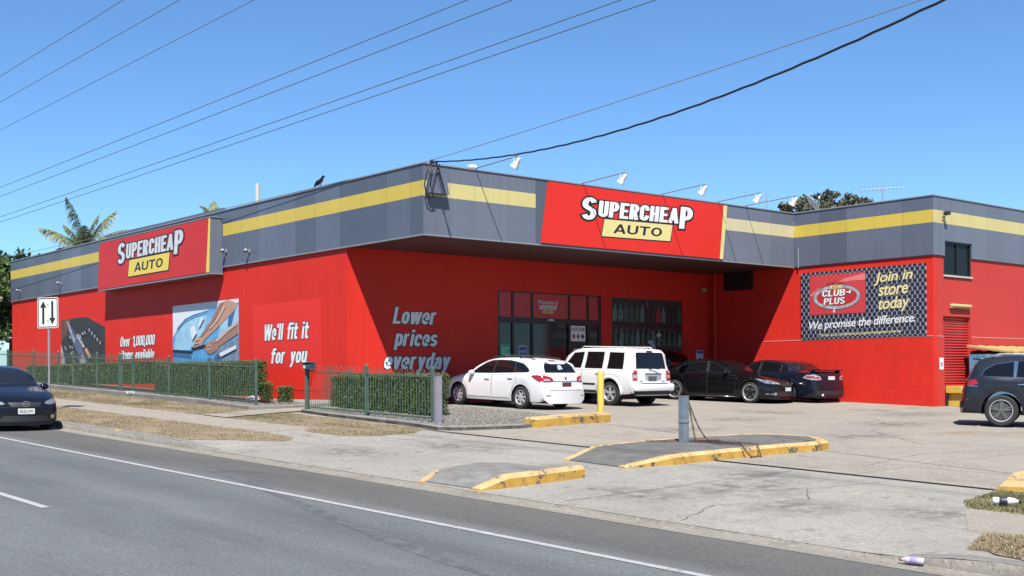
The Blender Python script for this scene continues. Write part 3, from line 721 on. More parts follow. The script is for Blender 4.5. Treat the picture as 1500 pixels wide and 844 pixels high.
# heavy condensed sign lettering drawn from strokes (cap height 1)
def glyph(ch, t, k=1.0):
    """-> (advance width, list of centre-line polylines, list of extra dots); t = stroke, k = width factor"""
    X = 0.74; h = t / 2; hz = h * HRATIO
    def W(w): return max(w * k, t * 2.15)
    def loop(w, z0, z1, ry=None):
        rx = w / 2 - h; cx = w / 2; ry = min(ry or rx * 1.05, (z1 - z0) / 2 - hz); p = []
        for a in range(0, 181, 20): p.append((cx + rx * math.cos(R(a)), z1 - hz - ry + ry * math.sin(R(a))))
        for a in range(180, 361, 20): p.append((cx + rx * math.cos(R(a)), z0 + hz + ry + ry * math.sin(R(a))))
        return p + [p[0]]
    def arc(cx, cz, rx, rz, a0, a1, n=8): return [(cx + rx * math.cos(R(a0 + (a1 - a0) * i / n)), cz + rz * math.sin(R(a0 + (a1 - a0) * i / n))) for i in range(n + 1)]
    def sshape(w, H):
        rx = w / 2 - h; cx = w / 2; q = (H - 2 * hz) / 4
        return arc(cx, H - hz - q, rx, q, 20, 90, 5) + arc(cx, H - hz - q, rx, q, 90, 215, 7)[1:] + [(cx - rx * 0.5, H / 2 + q * 0.22), (cx + rx * 0.5, H / 2 - q * 0.22)] + arc(cx, hz + q, rx, q, 35, -90, 7) + arc(cx, hz + q, rx, q, -90, -160, 5)[1:]
    w = W(0.47); xl, xr, xm = h, w - h, w / 2; rx = w / 2 - h; ry = min(rx * 1.05, 0.2)
    if ch == ' ': return W(0.22), [], []
    if ch == 'o': return w, [loop(w, 0, X)], []
    if ch in '0': return W(0.52), [loop(W(0.52), 0, 1)], []
    if ch == 'O': return W(0.58), [loop(W(0.58), 0, 1)], []
    if ch in 'eéc':
        p = arc(xm, X - hz - ry, rx, ry, 0, 180) + arc(xm, hz + ry, rx, ry, 180, 335)
        if ch == 'e': p = [(xl, X * 0.47), (xr, X * 0.47)] + p
        else: p = [(xr, X - hz - ry - 0.04)] + p
        return w, [p], []
    if ch == 'a': return w, [arc(xm, X - hz - ry, rx, ry, 165, 0, 7) + [(xr, 0)], [(xr, X * 0.56), (xm, X * 0.54)] + arc(xm, hz + X * 0.24, rx, X * 0.24 - 0.0, 100, 270, 7) + [(xr, hz + 0.06)]], []
    if ch == 'd': return w, [[(xr, 0), (xr, 1)], loop(w, 0, X)], []
    if ch == 'b': return w, [[(xl, 0), (xl, 1)], loop(w, 0, X)], []
    if ch == 'p': return w, [[(xl, -0.24), (xl, X)], loop(w, 0, X)], []
    if ch == 'u': return w, [[(xl, X)] + arc(xm, hz + ry, rx, ry, 180, 360), [(xr, 0), (xr, X)]], []
    if ch == 'n': return w, [[(xl, 0), (xl, X)], arc(xm, X - hz - ry, rx, ry, 180, 0) + [(xr, 0)]], []
    if ch == 'm':
        w2 = W(0.74); r2 = (w2 - t) / 4; return w2, [[(h, 0), (h, X)], arc(h + r2, X - hz - ry, r2, ry, 180, 0) + [(h + 2 * r2, 0)], arc(h + 3 * r2, X - hz - ry, r2, ry, 180, 0) + [(h + 4 * r2, 0)]], []
    if ch == 'r': return W(0.34), [[(h, 0), (h, X)], arc(h + 0.17 * k, X - hz - 0.12, 0.17 * k, 0.14, 180, 70, 5)], []
    if ch == 's': return w, [sshape(w, X)], []
    if ch == 't': w2 = W(0.36); x0 = w2 * 0.42; return w2, [[(x0, 0.95), (x0, 0.15), (x0 + 0.05, hz), (w2, hz)], [(0, X - hz), (w2, X - hz)]], []
    if ch == 'f': w2 = W(0.36); x0 = w2 * 0.42; return w2, [[(x0, 0), (x0, 0.85), (x0 + 0.05, 1 - hz), (w2, 1 - hz)], [(0, X - hz), (w2, X - hz)]], []
    if ch == 'i': return t * 1.12, [[(h, 0), (h, X)], [(h, 0.84), (h, 1.0)]], []
    if ch == 'l': return t * 1.12, [[(h, 0), (h, 1)]], []
    if ch == "'": return t * 1.0, [[(h, 1.0), (h * 0.8, 0.74)]], []
    if ch == ',': return t * 1.1, [[(h, t * 0.9), (h * 0.6, -0.14)]], []
    if ch == '.': return t * 1.1, [[(h, 0), (h, t)]], []
    if ch == '1': return W(0.36), [[(W(0.36) - h - 0.02, 0), (W(0.36) - h - 0.02, 1), ], [(0.0, 0.76), (W(0.36) - h - 0.02, 0.90)]], []
    if ch == 'v': return w, [[(h * 0.9, X), (xm, 0)], [(xm, 0), (w - h * 0.9, X)]], []
    if ch == 'y': return w, [[(h * 0.9, X), (xm, h * 0.9)], [(w - h * 0.9, X), (xm - 0.01, 0.0), (xm - 0.09, -0.16), (h * 0.4, -0.17)]], []
    if ch == 'w': w2 = W(0.70); return w2, [[(h * 0.9, X), (w2 * 0.29, 0)], [(w2 * 0.29, 0), (w2 * 0.5, X)], [(w2 * 0.5, X), (w2 * 0.71, 0)], [(w2 * 0.71, 0), (w2 - h * 0.9, X)]], []
    if ch == 'W': w2 = W(0.88); return w2, [[(h * 0.9, 1), (w2 * 0.29, 0)], [(w2 * 0.29, 0), (w2 * 0.5, 1)], [(w2 * 0.5, 1), (w2 * 0.71, 0)], [(w2 * 0.71, 0), (w2 - h * 0.9, 1)]], []
    w = W(0.54); xl, xr, xm = h, w - h, w / 2; rx = w / 2 - h; ry = min(rx * 1.05, 0.24)
    if ch == 'L': return W(0.46), [[(h, 1), (h, hz), (W(0.46), hz)]], []
    if ch == 'U': return w, [[(xl, 1)] + arc(xm, hz + ry, rx, ry, 180, 360) + [(xr, 1)]], []
    if ch == 'P': return w, [[(xl, 0), (xl, 1)], [(xl, 1 - hz), (xm, 1 - hz)] + arc(xm, 0.70, rx, 0.30 - hz, 90, -90, 8) + [(xl, 0.40 + hz)]], []
    if ch == 'R': return w, [[(xl, 0), (xl, 1)], [(xl, 1 - hz), (xm, 1 - hz)] + arc(xm, 0.72, rx, 0.28 - hz, 90, -90, 8) + [(xl, 0.44 + hz)], [(xm + 0.02, 0.48), (xr, 0.0)]], []
    if ch == 'B': return w, [[(xl, 0), (xl, 1)], [(xl, 1 - hz), (xm, 1 - hz)] + arc(xm, 0.74, rx * 0.92, 0.26 - hz, 90, -90, 7) + [(xl, 0.5)], [(xl, 0.5), (xm, 0.5)] + arc(xm, 0.25 + hz * 0.5, rx, 0.25 - hz * 0.5, 90, -90, 7) + [(xl, hz)]], []
    if ch == 'E': w2 = W(0.46); return w2, [[(w2, 1 - hz), (h, 1 - hz), (h, hz), (w2, hz)], [(h, 0.5), (w2 * 0.92, 0.5)]], []
    if ch == 'C': return w, [[(xr, 0.66)] + arc(xm, 1 - hz - ry, rx, ry, 0, 180) + arc(xm, hz + ry, rx, ry, 180, 360) + [(xr, 0.34)]], []
    if ch == 'H': return w, [[(xl, 0), (xl, 1)], [(xr, 0), (xr, 1)], [(xl, 0.5), (xr, 0.5)]], []
    if ch == 'A': w2 = W(0.60); return w2, [[(h * 0.85, 0), (w2 / 2, 1)], [(w2 / 2, 1), (w2 - h * 0.85, 0)], [(w2 * 0.25, 0.28), (w2 * 0.75, 0.28)]], []
    if ch == 'T': return w, [[(0, 1 - hz), (w, 1 - hz)], [(xm, 0), (xm, 1)]], []
    if ch == 'S': return w, [sshape(w, 1.0)], []
    if ch == '+': return W(0.42), [[(W(0.21), 0.28), (W(0.21), 0.76)], [(0, 0.52), (W(0.42), 0.52)]], []
    return w, [loop(w, 0, 1)], []
def sign_text(mb, st, fn, h0, h1, zb, zc, d, t=0.17, k=1.0, shear=0.16, gap=0.055, mi=0, outline=0.0, omi=1, tilt=0.0):
    """letters between h0 and h1, baseline zb, cap line zc"""
    x = 0.0; strokes = []
    for ch in st:
        w, ps, _ = glyph(ch, t, k)
        for p in ps: strokes.append([(x + a, b) for a, b in p])
        x += w + (gap if ch != ' ' else 0)
    x -= gap; tot = x; sc = zc - zb
    xs0, xs1 = 0.0, tot + shear * 1.0
    def tr(a, b, dd):
        a = a + shear * b; h = h0 + (a - xs0) / (xs1 - xs0) * (h1 - h0); z = zb + b * sc + tilt * (h - (h0 + h1) / 2); return fn(h, z, dd)
    cnt = [0]
    def draw(tt, dd, m_, ext):
        for p in strokes:
            n = len(p); closed = math.dist(p[0], p[-1]) < 1e-6 and n > 3
            L_, R_ = [], []
            for i in range(n):
                a = p[(i - 1) % (n - 1)] if closed and i in (0, n - 1) else p[max(0, i - 1)]; b = p[(i + 1) % (n - 1)] if closed and i in (0, n - 1) else p[min(n - 1, i + 1)]
                c = p[i]
                d1 = Vector((c[0] - a[0], c[1] - a[1])); d2 = Vector((b[0] - c[0], b[1] - c[1]))
                if d1.length < 1e-9: d1 = d2
                if d2.length < 1e-9: d2 = d1
                d1.normalize(); d2.normalize(); tn = d1 + d2
                tn = tn.normalized() if tn.length > 1e-6 else d1
                nn = Vector((-tn.y, tn.x)); cosa = max(0.72, nn.dot(Vector((-d1.y, d1.x)))); off = tt / 2 / cosa
                q = Vector(c)
                if not closed and i == 0: q = q - d2 * ext
                if not closed and i == n - 1: q = q + d1 * ext
                ov = Vector((nn.x * off, nn.y * (off - (t - t * HRATIO) / 2))); L_.append(q + ov); R_.append(q - ov)
            cnt[0] += 1; dz = 0.00006 * (cnt[0] % 40)
            mb.add([tr(v.x, v.y, dd + dz) for v in L_] + [tr(v.x, v.y, dd + dz) for v in R_], [(i, i + 1, n + i + 1, n + i) for i in range(n - 1)], m_)
    if outline: draw(t + 2 * outline, d - 0.004, omi, outline)
    draw(t, d, mi, 0.0)
    return mb
def on_x(X0): return lambda h, z, d: (X0 - d, -h, z)       # wall facing -X; h grows towards -Y
def on_y(Y0): return lambda h, z, d: (h, Y0 - d, z)        # wall facing -Y
def rect(h0, h1, z0, z1): return [(h0, z0), (h1, z0), (h1, z1), (h0, z1)]
def rrect(h0, h1, z0, z1, r, n=5):
    p = []
    for cx, cz, a0 in ((h1 - r, z1 - r, 0), (h0 + r, z1 - r, 90), (h0 + r, z0 + r, 180), (h1 - r, z0 + r, 270)):
        for k in range(n + 1):
            a = R(a0 + 90 * k / n); p.append((cx + r * math.cos(a), cz + r * math.sin(a)))
    return p
def ell(cx, cz, a, b, n=40, rot=0.0, a0=0, a1=360):
    p = []
    for k in range(n):
        t = R(a0 + (a1 - a0) * k / n); x, z = a * math.cos(t), b * math.sin(t)
        p.append((cx + x * math.cos(rot) - z * math.sin(rot), cz + x * math.sin(rot) + z * math.cos(rot)))
    return p
def flat(mb, poly, fn, d, mi=0):
    mb.add([fn(h, z, d) for h, z in poly], [tuple(range(len(poly)))], mi)

# ------------------------------------------------------------------ store building
LX, LW, LY = 16.3325, 5.4555, 34.118
ZF0, ZF1 = 5.0, 6.9          # fascia
ZS0, ZS1 = 6.045, 6.455      # yellow stripe
YF = 3.95                    # front wall
XR = 30.0                    # right end of the wing (outside the picture)
store = wroot('store_building', (8.0, 14.0, 0.4), 'red single storey auto parts store with grey fascia and yellow stripe', 'building')
def P(mb, name, m, smooth=False): return mb.build(name, m, store, None, smooth)

# walls: tilt-up panels with narrow joints
left_joints = [LY, 27.9, 22.40, 16.5, 10.2, 4.95, YF - 0.006]
for a, b in zip(left_joints[:-1], left_joints[1:]):
    P(MB().box(0.06, 0.26, b + 0.006, a - 0.006, -0.6, ZF0 + 0.05), 'wall_panel', RED)
P(MB().box(0.10, 0.25, YF + 0.06, LY - 0.1, -0.6, ZF0), 'wall_joint_backing', mat('joint_red', (0.30, 0.012, 0.010), 0.8))
# long vertical vinyl backing behind the lettering (slightly brighter red)
front_joints = [0.06, 5.55, 10.9, LX + 0.05]
for a, b in zip(front_joints[:-1], front_joints[1:]):
    if a < 5.9 and b > 10.4:
        pass
P(MB().box(0.262, 5.84, YF, YF + 0.2, -0.6, ZF0), 'wall_panel', RED)
P(MB().box(5.85, 10.55, YF, YF + 0.2, 3.96, ZF0), 'wall_panel', RED)
P(MB().box(10.56, LX + 0.04, YF, YF + 0.2, -0.6, ZF0), 'wall_panel', RED)
# white foundation strip at the foot of the near corner
P(MB().box(0.035, 0.058, YF + 0.1, 9.0, -0.3, 0.46), 'plinth', PLINTH)
# wing: lower course proud of the upper one, so that its ledge catches the sun
ZJ = 2.36
P(MB().box(LX + 0.055, LX + 0.25, -LW + 0.055, YF + 0.4, ZJ, ZF0 + 0.05), 'wall_panel', RED)
P(MB().box(LX + 0.02, LX + 0.25, -LW + 0.02, YF + 0.4, 0.73, ZJ - 0.004), 'wall_panel', RED)
P(MB().box(LX, LX + 0.25, -LW, YF + 0.4, -0.8, 0.726), 'wall_panel', RED)
P(MB().box(LX + 0.01, LX + 0.03, -LW + 0.012, 1.4, ZJ - 0.003, ZJ + 0.022), 'ledge_strip', mat('ledge_sunlit_tint', (0.62, 0.32, 0.30), 0.7))  # pale strip paints the sunlit ledge highlight into its colour
# wing front with openings for the roller door and the window
DX0, DX1, DZ0, DZ1 = 17.0, 18.72, 0.70, 3.03
WX0, WX1, WZ0, WZ1 = 17.05, 18.76, 4.38, 5.49
def wing_front(x0, x1, z0, z1, y, name='wall_panel', m=REDW):
    P(MB().box(x0, x1, y, -LW + 0.25, z0, z1), name, m)
wing_front(LX + 0.251, DX0, ZJ, ZF0 + 0.05, -LW + 0.055); wing_front(DX1, XR, ZJ, WZ0, -LW + 0.055); wing_front(DX0, DX1, DZ1, WZ0, -LW + 0.055)
wing_front(DX1, XR, WZ0, ZF0 + 0.05, -LW + 0.055) if False else None
wing_front(DX0, WX0, WZ0, ZF0 + 0.05, -LW + 0.055); wing_front(WX1, XR, WZ0, ZF0 + 0.05, -LW + 0.055)
wing_front(LX + 0.251, DX0, 0.73, ZJ - 0.004, -LW + 0.02); wing_front(DX1, XR, 0.73, ZJ - 0.004, -LW + 0.02)
wing_front(LX + 0.251, DX0, -0.8, 0.726, -LW); wing_front(DX1, XR, -0.8, 0.726, -LW); wing_front(DX0, DX1, -0.8, 0.70, -LW + 0.06)
P(MB().box(LX + 0.26, DX0, -LW + 0.012, -LW + 0.03, ZJ - 0.003, ZJ + 0.02), 'ledge_strip', mat('ledge_sunlit_tint', (0.62, 0.32, 0.30), 0.7))  # front run of the strip, sunlight likewise put into the colour
P(MB().box(DX1, XR, -LW + 0.012, -LW + 0.03, ZJ - 0.003, ZJ + 0.02), 'ledge_strip', mat('ledge_sunlit_tint', (0.62, 0.32, 0.30), 0.7))
# roller door slats in the recess
RD = mat('roller_door_red', (0.46, 0.028, 0.026), 0.45, var=0.12, vscale=2)
rd = P(MB().box(DX0, DX1, -LW + 0.17, -LW + 0.19, DZ0, DZ1), 'roller_door', RD)
nsl = 26; dz = (DZ1 - DZ0) / nsl
for k in range(nsl):
    z = DZ0 + k * dz; m_ = MB()
    m_.add([(DX0 + 0.01, -LW + 0.168, z + 0.004), (DX1 - 0.01, -LW + 0.168, z + 0.004), (DX1 - 0.01, -LW + 0.145, z + dz * 0.5), (DX0 + 0.01, -LW + 0.145, z + dz * 0.5),
            (DX1 - 0.01, -LW + 0.168, z + dz - 0.004), (DX0 + 0.01, -LW + 0.168, z + dz - 0.004)], [(0, 1, 2, 3), (3, 2, 4, 5)])
    o = m_.build('slat', RD, rd, store.location)
# office window above
wf = P(MB().box(WX0, WX1, -LW + 0.10, -LW + 0.12, WZ0, WZ1), 'window', mat('tinted_glass', (0.012, 0.013, 0.015), 0.12, spec=0.12))
fr = MB()
for (a, b, c, d) in ((WX0, WX0 + 0.06, WZ0, WZ1), (WX1 - 0.06, WX1, WZ0, WZ1), (WX0 + 0.06, WX1 - 0.06, WZ1 - 0.06, WZ1), (WX0 + 0.06, WX1 - 0.06, WZ0, WZ0 + 0.05), ((WX0 + WX1) / 2 - 0.025, (WX0 + WX1) / 2 + 0.025, WZ0 + 0.05, WZ1 - 0.06)):
    fr.box(a, b, -LW + 0.05, -LW + 0.098, c, d)
fr.build('frame', FRAMEB, wf, store.location)
MB().box(WX0 - 0.02, WX1 + 0.04, -LW + 0.0, -LW + 0.12, WZ0 - 0.05, WZ0 - 0.002).build('sill', PLINTH, wf, store.location)

# roof deck behind the parapets
P(MB().box(0.2, XR - 0.2, YF + 0.25, LY - 0.2, 6.2, 6.35), 'roof', ROOFM)
P(MB().box(LX + 0.3, XR - 0.2, -LW + 0.3, YF + 0.2, 6.2, 6.35), 'roof', ROOFM)
P(MB().box(0.15, LX, 0.15, YF + 0.2, 6.2, 6.34), 'roof', ROOFM)
P(MB().box(0.2, XR, LY - 0.2, LY, -0.5, 6.8), 'rear_wall', RED)
P(MB().box(XR - 0.2, XR, -LW + 0.3, LY - 0.21, -0.5, 6.8), 'side_wall', RED)
# awning soffit
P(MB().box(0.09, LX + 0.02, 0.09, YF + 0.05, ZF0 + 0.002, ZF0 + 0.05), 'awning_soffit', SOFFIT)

# fascia cladding panels: grey / yellow / grey, one object each
def panel_x(y0, y1, z0=ZF0, z1=ZF1, stripe=True, g=GREY, yl=YEL, X=0.0):
    mb = MB(); a, b = y0 + 0.004, y1 - 0.004
    zs = [(z0, ZS0, 0), (ZS0, ZS1, 1), (ZS1, z1, 0)] if stripe else [(z0, z1, 0)]
    for c, d, mi in zs:
        mb.add([(X, a, c), (X, b, c), (X, b, d), (X, a, d)], [(0, 3, 2, 1)], mi)
    mb.add([(X, a, z0), (X, b, z0), (X, b, z1), (X, a, z1), (X + 0.06, a, z0), (X + 0.06, b, z0), (X + 0.06, b, z1), (X + 0.06, a, z1)],
           [(0, 1, 5, 4), (2, 3, 7, 6), (1, 2, 6, 5), (3, 0, 4, 7), (4, 5, 6, 7)], 0)
    P(mb, 'cladding_panel', [g, yl])
def panel_y(x0, x1, Y=0.0, z0=ZF0, z1=ZF1, stripe=True, g=GREYF, yl=YELF):
    mb = MB(); a, b = x0 + 0.004, x1 - 0.004
    zs = [(z0, ZS0, 0), (ZS0, ZS1, 1), (ZS1, z1, 0)] if stripe else [(z0, z1, 0)]
    for c, d, mi in zs: mb.add([(a, Y, c), (b, Y, c), (b, Y, d), (a, Y, d)], [(0, 1, 2, 3)], mi)
    mb.add([(a, Y, z0), (b, Y, z0), (b, Y, z1), (a, Y, z1), (a, Y + 0.06, z0), (b, Y + 0.06, z0), (b, Y + 0.06, z1), (a, Y + 0.06, z1)],
           [(0, 1, 5, 4), (2, 3, 7, 6), (1, 2, 6, 5), (3, 0, 4, 7), (4, 5, 6, 7)], 0)
    P(mb, 'cladding_panel', [g, yl])
ed = [0.0, 0.60, 1.72, 3.01, 4.22, 5.59, 6.8, 8.0, 9.2, 10.4, 11.72]
for a, b in zip(ed[:-1], ed[1:]): panel_x(a, b)
for a, b in zip(arange(11.72, 22.6, 1.2)[:-1], arange(11.72, 22.6, 1.2)[1:]): panel_x(a, b, stripe=False)
le = arange(22.6, LY, 1.18)
for a, b in zip(le[:-1], le[1:]): panel_x(a, b)
ef = [0.001, 0.9, 1.79, 2.99, 4.05]
for a, b in zip(ef[:-1], ef[1:]): panel_y(a, b)
panel_y(4.05, 4.6, stripe=False, g=GREY)
for a, b in zip(arange(4.6, 12.3, 1.2)[:-1], arange(4.6, 12.3, 1.2)[1:]): panel_y(a, b, stripe=False)
for a, b in zip(arange(12.3, LX, 1.35)[:-1], arange(12.3, LX, 1.35)[1:]): panel_y(a, b, stripe=a > 12.2, yl=YELFF)
we = arange(-LW, -0.002, 1.1)
for a, b in zip(we[:-1], we[1:]): panel_x(a, b, X=LX)
wr = arange(LX + 0.001, XR, 1.15)
for a, b in zip(wr[:-1], wr[1:]):
    if b < WX0 or a > WX1: panel_y(a, b, Y=-LW)
    else:
        # cut round the window head
        for (c, d, z0) in ((a, min(b, WX0), ZF0), (max(a, WX0), min(b, WX1), WZ1), (max(a, WX1), b, ZF0)):
            if d - c > 0.02: panel_y(c, d, Y=-LW, z0=z0)
# flashings
def bx(*a): return MB().box(*a)
P(bx(-0.03, 0.22, -0.03, LY + 0.03, ZF1, ZF1 + 0.035), 'cap_flashing', FLASH)
P(bx(0.221, LX - 0.03, -0.03, 0.22, ZF1, ZF1 + 0.034), 'cap_flashing', FLASH)
P(bx(LX - 0.029, LX + 0.22, -LW - 0.03, 0.22, ZF1, ZF1 + 0.036), 'cap_flashing', FLASH)
P(bx(LX + 0.221, XR, -LW - 0.03, -LW + 0.22, ZF1, ZF1 + 0.034), 'cap_flashing', FLASH)
P(bx(-0.012, 0.085, -0.012, LY, ZF0 - 0.035, ZF0 - 0.001), 'bottom_trim', FLASH)
P(bx(0.086, LX, -0.012, 0.085, ZF0 - 0.036, ZF0 - 0.001), 'bottom_trim', FLASH)
P(bx(LX + 0.02, LX + 0.054, -LW + 0.02, -0.02, ZF0 - 0.03, ZF0 - 0.002), 'bottom_trim', GREY)
# raised parapet behind the left sign
P(bx(0.07, 0.2, 11.9, 22.2, ZF1 + 0.036, ZF1 + 0.15), 'raised_parapet', GREY)
# soffit edge beam / dark panel and pipe in the inner corner
P(MB().box(LX - 0.0, LX + 0.05, 1.88, 3.24, 4.32, ZF0 - 0.002), 'high_window', FRAMEB)
P(MB().tube([(LX - 0.05, 3.62, 0.2), (LX - 0.05, 3.62, ZF0)], 0.06, 10), 'downpipe', RED)
P(MB().tube([(LX - 0.03, -0.2, 4.95), (LX - 0.03, -0.2, 5.66)], 0.025, 8), 'conduit', GALV)
P(MB().box(LX - 0.02, LX + 0.02, 2.2, 3.5, 3.4, 3.45), 'ledge_strip', RED)

# entrance glazing
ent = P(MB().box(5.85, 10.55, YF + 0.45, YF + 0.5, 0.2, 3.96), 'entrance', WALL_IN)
EZ0, EZ1, EZT = 0.33, 3.06, 3.92
def frm(x0, x1, z0, z1, y0=YF + 0.02, y1=YF + 0.10): MB().box(x0, x1, y0, y1, z0, z1).build('frame', FRAMEB, ent, store.location)
mull = [5.88, 6.51, 7.36, 9.06, 9.94, 10.50]
for i, x in enumerate(mull): frm(x - 0.045, x + 0.045, EZ0, EZT)
frm(5.84, 10.55, EZT, EZT + 0.07); frm(5.925, 10.455, EZ1 - 0.14, EZ1 + 0.04, YF + 0.015, YF + 0.11); frm(5.925, 10.455, EZ0, EZ0 + 0.1, YF + 0.03, YF + 0.09)
TRANS = mat('transom_red_panel', (0.50, 0.03, 0.03), 0.4)
for a, b in zip(mull[:-1], mull[1:]): MB().box(a + 0.045, b - 0.045, YF + 0.05, YF + 0.07, EZ1 + 0.04, EZT).build('transom_panel', TRANS, ent, store.location)
SHOPG = mat('shop_glass', (0.016, 0.016, 0.018), 0.08, spec=0.5)
for a, b in zip(mull[:-1], mull[1:]):
    if b - a > 1.2:
        mid = (a + b) / 2
        for (c, d, yy) in ((a + 0.045, mid - 0.04, YF + 0.06), (mid - 0.03, b - 0.045, YF + 0.085)):
            lf = MB().box(c, d, yy, yy + 0.02, EZ0 + 0.1, EZ1 - 0.14).build('sliding_door', SHOPG, ent, store.location)
    else: MB().box(a + 0.045, b - 0.045, YF + 0.06, YF + 0.08, EZ0 + 0.1, EZ1 - 0.14).build('pane', SHOPG, ent, store.location)
fnE = on_y(YF)
w_ = MB(); text_fit(w_, 'Welcome to', fnE, 7.62, 8.55, 3.58, 3.72, -0.045, 0.01, 0.15)
sign_text(w_, 'SUPERCHEAP', fnE, 7.66, 8.50, 3.39, 3.55, -0.045, 0.22)
flat(w_, rect(7.85, 8.3, 3.27, 3.37), fnE, -0.046, 2); text_fit(w_, 'AUTO', fnE, 7.92, 8.23, 3.29, 3.355, -0.043, 0.03, mi=1)
w_.build('welcome_lettering', [WHITE2, INK, YSIGN], ent, store.location)
GRNP = mat('green_poster', (0.09, 0.42, 0.24), 0.6); BLUP = mat('blue_print', (0.04, 0.07, 0.28), 0.6); REDP = mat('red_print', (0.55, 0.03, 0.03), 0.5)
def poster(x0, x1, z0, z1, layers, name='window_poster'):
    mb = MB(); mats_ = []
    for k, (poly, m_) in enumerate(layers):
        if m_ not in mats_: mats_.append(m_)
        mb.prism(poly, fnE, -0.055, -0.052 + 0.0015 * k, mats_.index(m_))
    mb.build(name, mats_, ent, store.location)
def lines(x0, x1, z0, z1, n, m_): 
    h = (z1 - z0) / (2 * n - 1); return [(rect(x0, x1 - (x1 - x0) * 0.25 * (k % 2), z1 - h * (2 * k + 1), z1 - 2 * k * h), m_) for k in range(n)]
poster(0, 0, 0, 0, [(rect(5.98, 6.42, 1.55, 2.2), GRNP)] + lines(6.02, 6.36, 1.68, 2.1, 5, mat('pale_green_print', (0.45, 0.7, 0.55), 0.6)))
poster(0, 0, 0, 0, [(rect(10.03, 10.42, 1.5, 2.1), GRNP)] + lines(10.07, 10.38, 1.6, 2.02, 5, MATS['pale_green_print']))
poster(0, 0, 0, 0, [(rect(6.75, 7.15, 1.5, 2.18), mat('white_poster_shaded', (0.45, 0.47, 0.55), 0.6))] + [(rect(6.84 + 0.1 * k, 6.9 + 0.1 * k, 1.62, 1.95), BLUP) for k in range(3)] + [(rect(6.79, 7.11, 2.02, 2.12), BLUP)])
poster(0, 0, 0, 0, [(rect(6.62, 7.22, 1.2, 1.32), MATS['white_poster_shaded'])])
poster(0, 0, 0, 0, [(rect(9.25, 9.7, 1.5, 2.1), MATS['white_poster_shaded'])] + [(rect(9.33 + 0.11 * k, 9.4 + 0.11 * k, 1.58, 1.9), BLUP) for k in range(3)] + [(rect(9.3, 9.66, 1.95, 2.05), BLUP)])
hz = MB(); hz.prism(rect(9.13, 9.82, 2.35, 2.88), fnE, -0.05, -0.046, 0)
text_fit(hz, 'HAZCHEM', fnE, 9.17, 9.78, 2.70, 2.83, -0.043, 0.02, mi=1)
for k, c in enumerate((9.27, 9.48, 9.69)):
    flat(hz, [(c - 0.085, 2.52), (c, 2.42), (c + 0.085, 2.52), (c, 2.62)], fnE, -0.044, 1 if k < 2 else 2)
hz.build('hazard_sign', [WHITE, REDP, INK], ent, store.location)
dl = MB(); 
text_fit(dl, 'ZONE', fnE, 8.3, 8.85, 2.14, 2.30, -0.05, 0.0)
dl.build('door_lettering', mat('grey_decal', (0.10, 0.10, 0.11), 0.5), ent, store.location)
MB().box(8.05, 8.3, YF - 0.02, YF + 0.014, 3.02, 3.07).build('door_sensor', WHITE2, ent, store.location)

# ------------------------------------------------------------------ signs on the store
def logo(mb, fn, H, Z, s, d, mi_w=0, mi_k=1, mi_y=2, tilt=0.0):
    """SUPERCHEAP AUTO; H,Z = lower left of the S, s = width of the word"""
    def T(st, a, b, c, e, t=0.235, k=1.0):
        zz = tilt * (a + b) / 2 * s
        sign_text(mb, st, fn, H + a * s, H + b * s, Z + c * s + zz, Z + e * s + zz, d, t, k, 0.10, 0.055, mi_w, 0.075, mi_k, tilt)
    T('S', 0.0, 0.140, 0.0, 0.134, 0.235, 1.12); T('UPERCHEA', 0.140, 0.866, 0.024, 0.120); T('P', 0.860, 1.0, -0.006, 0.134, 0.235, 1.05)
    sk = 0.012
    pl = lambda e: [(H + (0.185 - e - sk) * s, Z + (-0.092 - e) * s + tilt * 0.185 * s), (H + (0.790 + e - sk) * s, Z + (-0.092 - e) * s + tilt * 0.79 * s),
                    (H + (0.790 + e + sk) * s, Z + (0.012 + e) * s + tilt * 0.79 * s), (H + (0.185 - e + sk) * s, Z + (0.012 + e) * s + tilt * 0.185 * s)]
    flat(mb, pl(0.007), fn, d - 0.010, mi_k); flat(mb, pl(0.0), fn, d - 0.008, mi_y)
    sign_text(mb, 'AUTO', fn, H + 0.27 * s, H + 0.71 * s, Z - 0.068 * s + tilt * 0.48 * s, Z - 0.012 * s + tilt * 0.48 * s, d - 0.006, 0.25, 1.9, 0.14, 0.12, mi_k, tilt=tilt)

fnF = on_y(0.0)
sf = wroot('store_sign', (8.3, -0.05, ZF0), 'wide red logo sign on the front fascia above the entrance', 'sign')
MB().prism([(4.22, 5.04), (12.20, 5.04), (12.42, 6.86), (4.52, 6.86)], fnF, 0.006, 0.05).build('sign_panel', RED_SIGN, sf)
MB().prism([(12.21, 5.04), (12.36, 5.04), (12.60, 6.85), (12.43, 6.85)], fnF, 0.006, 0.055).build('edge_strip', YSIGNF, sf)
lg = MB(); logo(lg, fnF, 5.80, 5.86, 5.08, 0.064, tilt=0.018); lg.build('logo_lettering', [WHITE, INK, YSIGNF], sf)

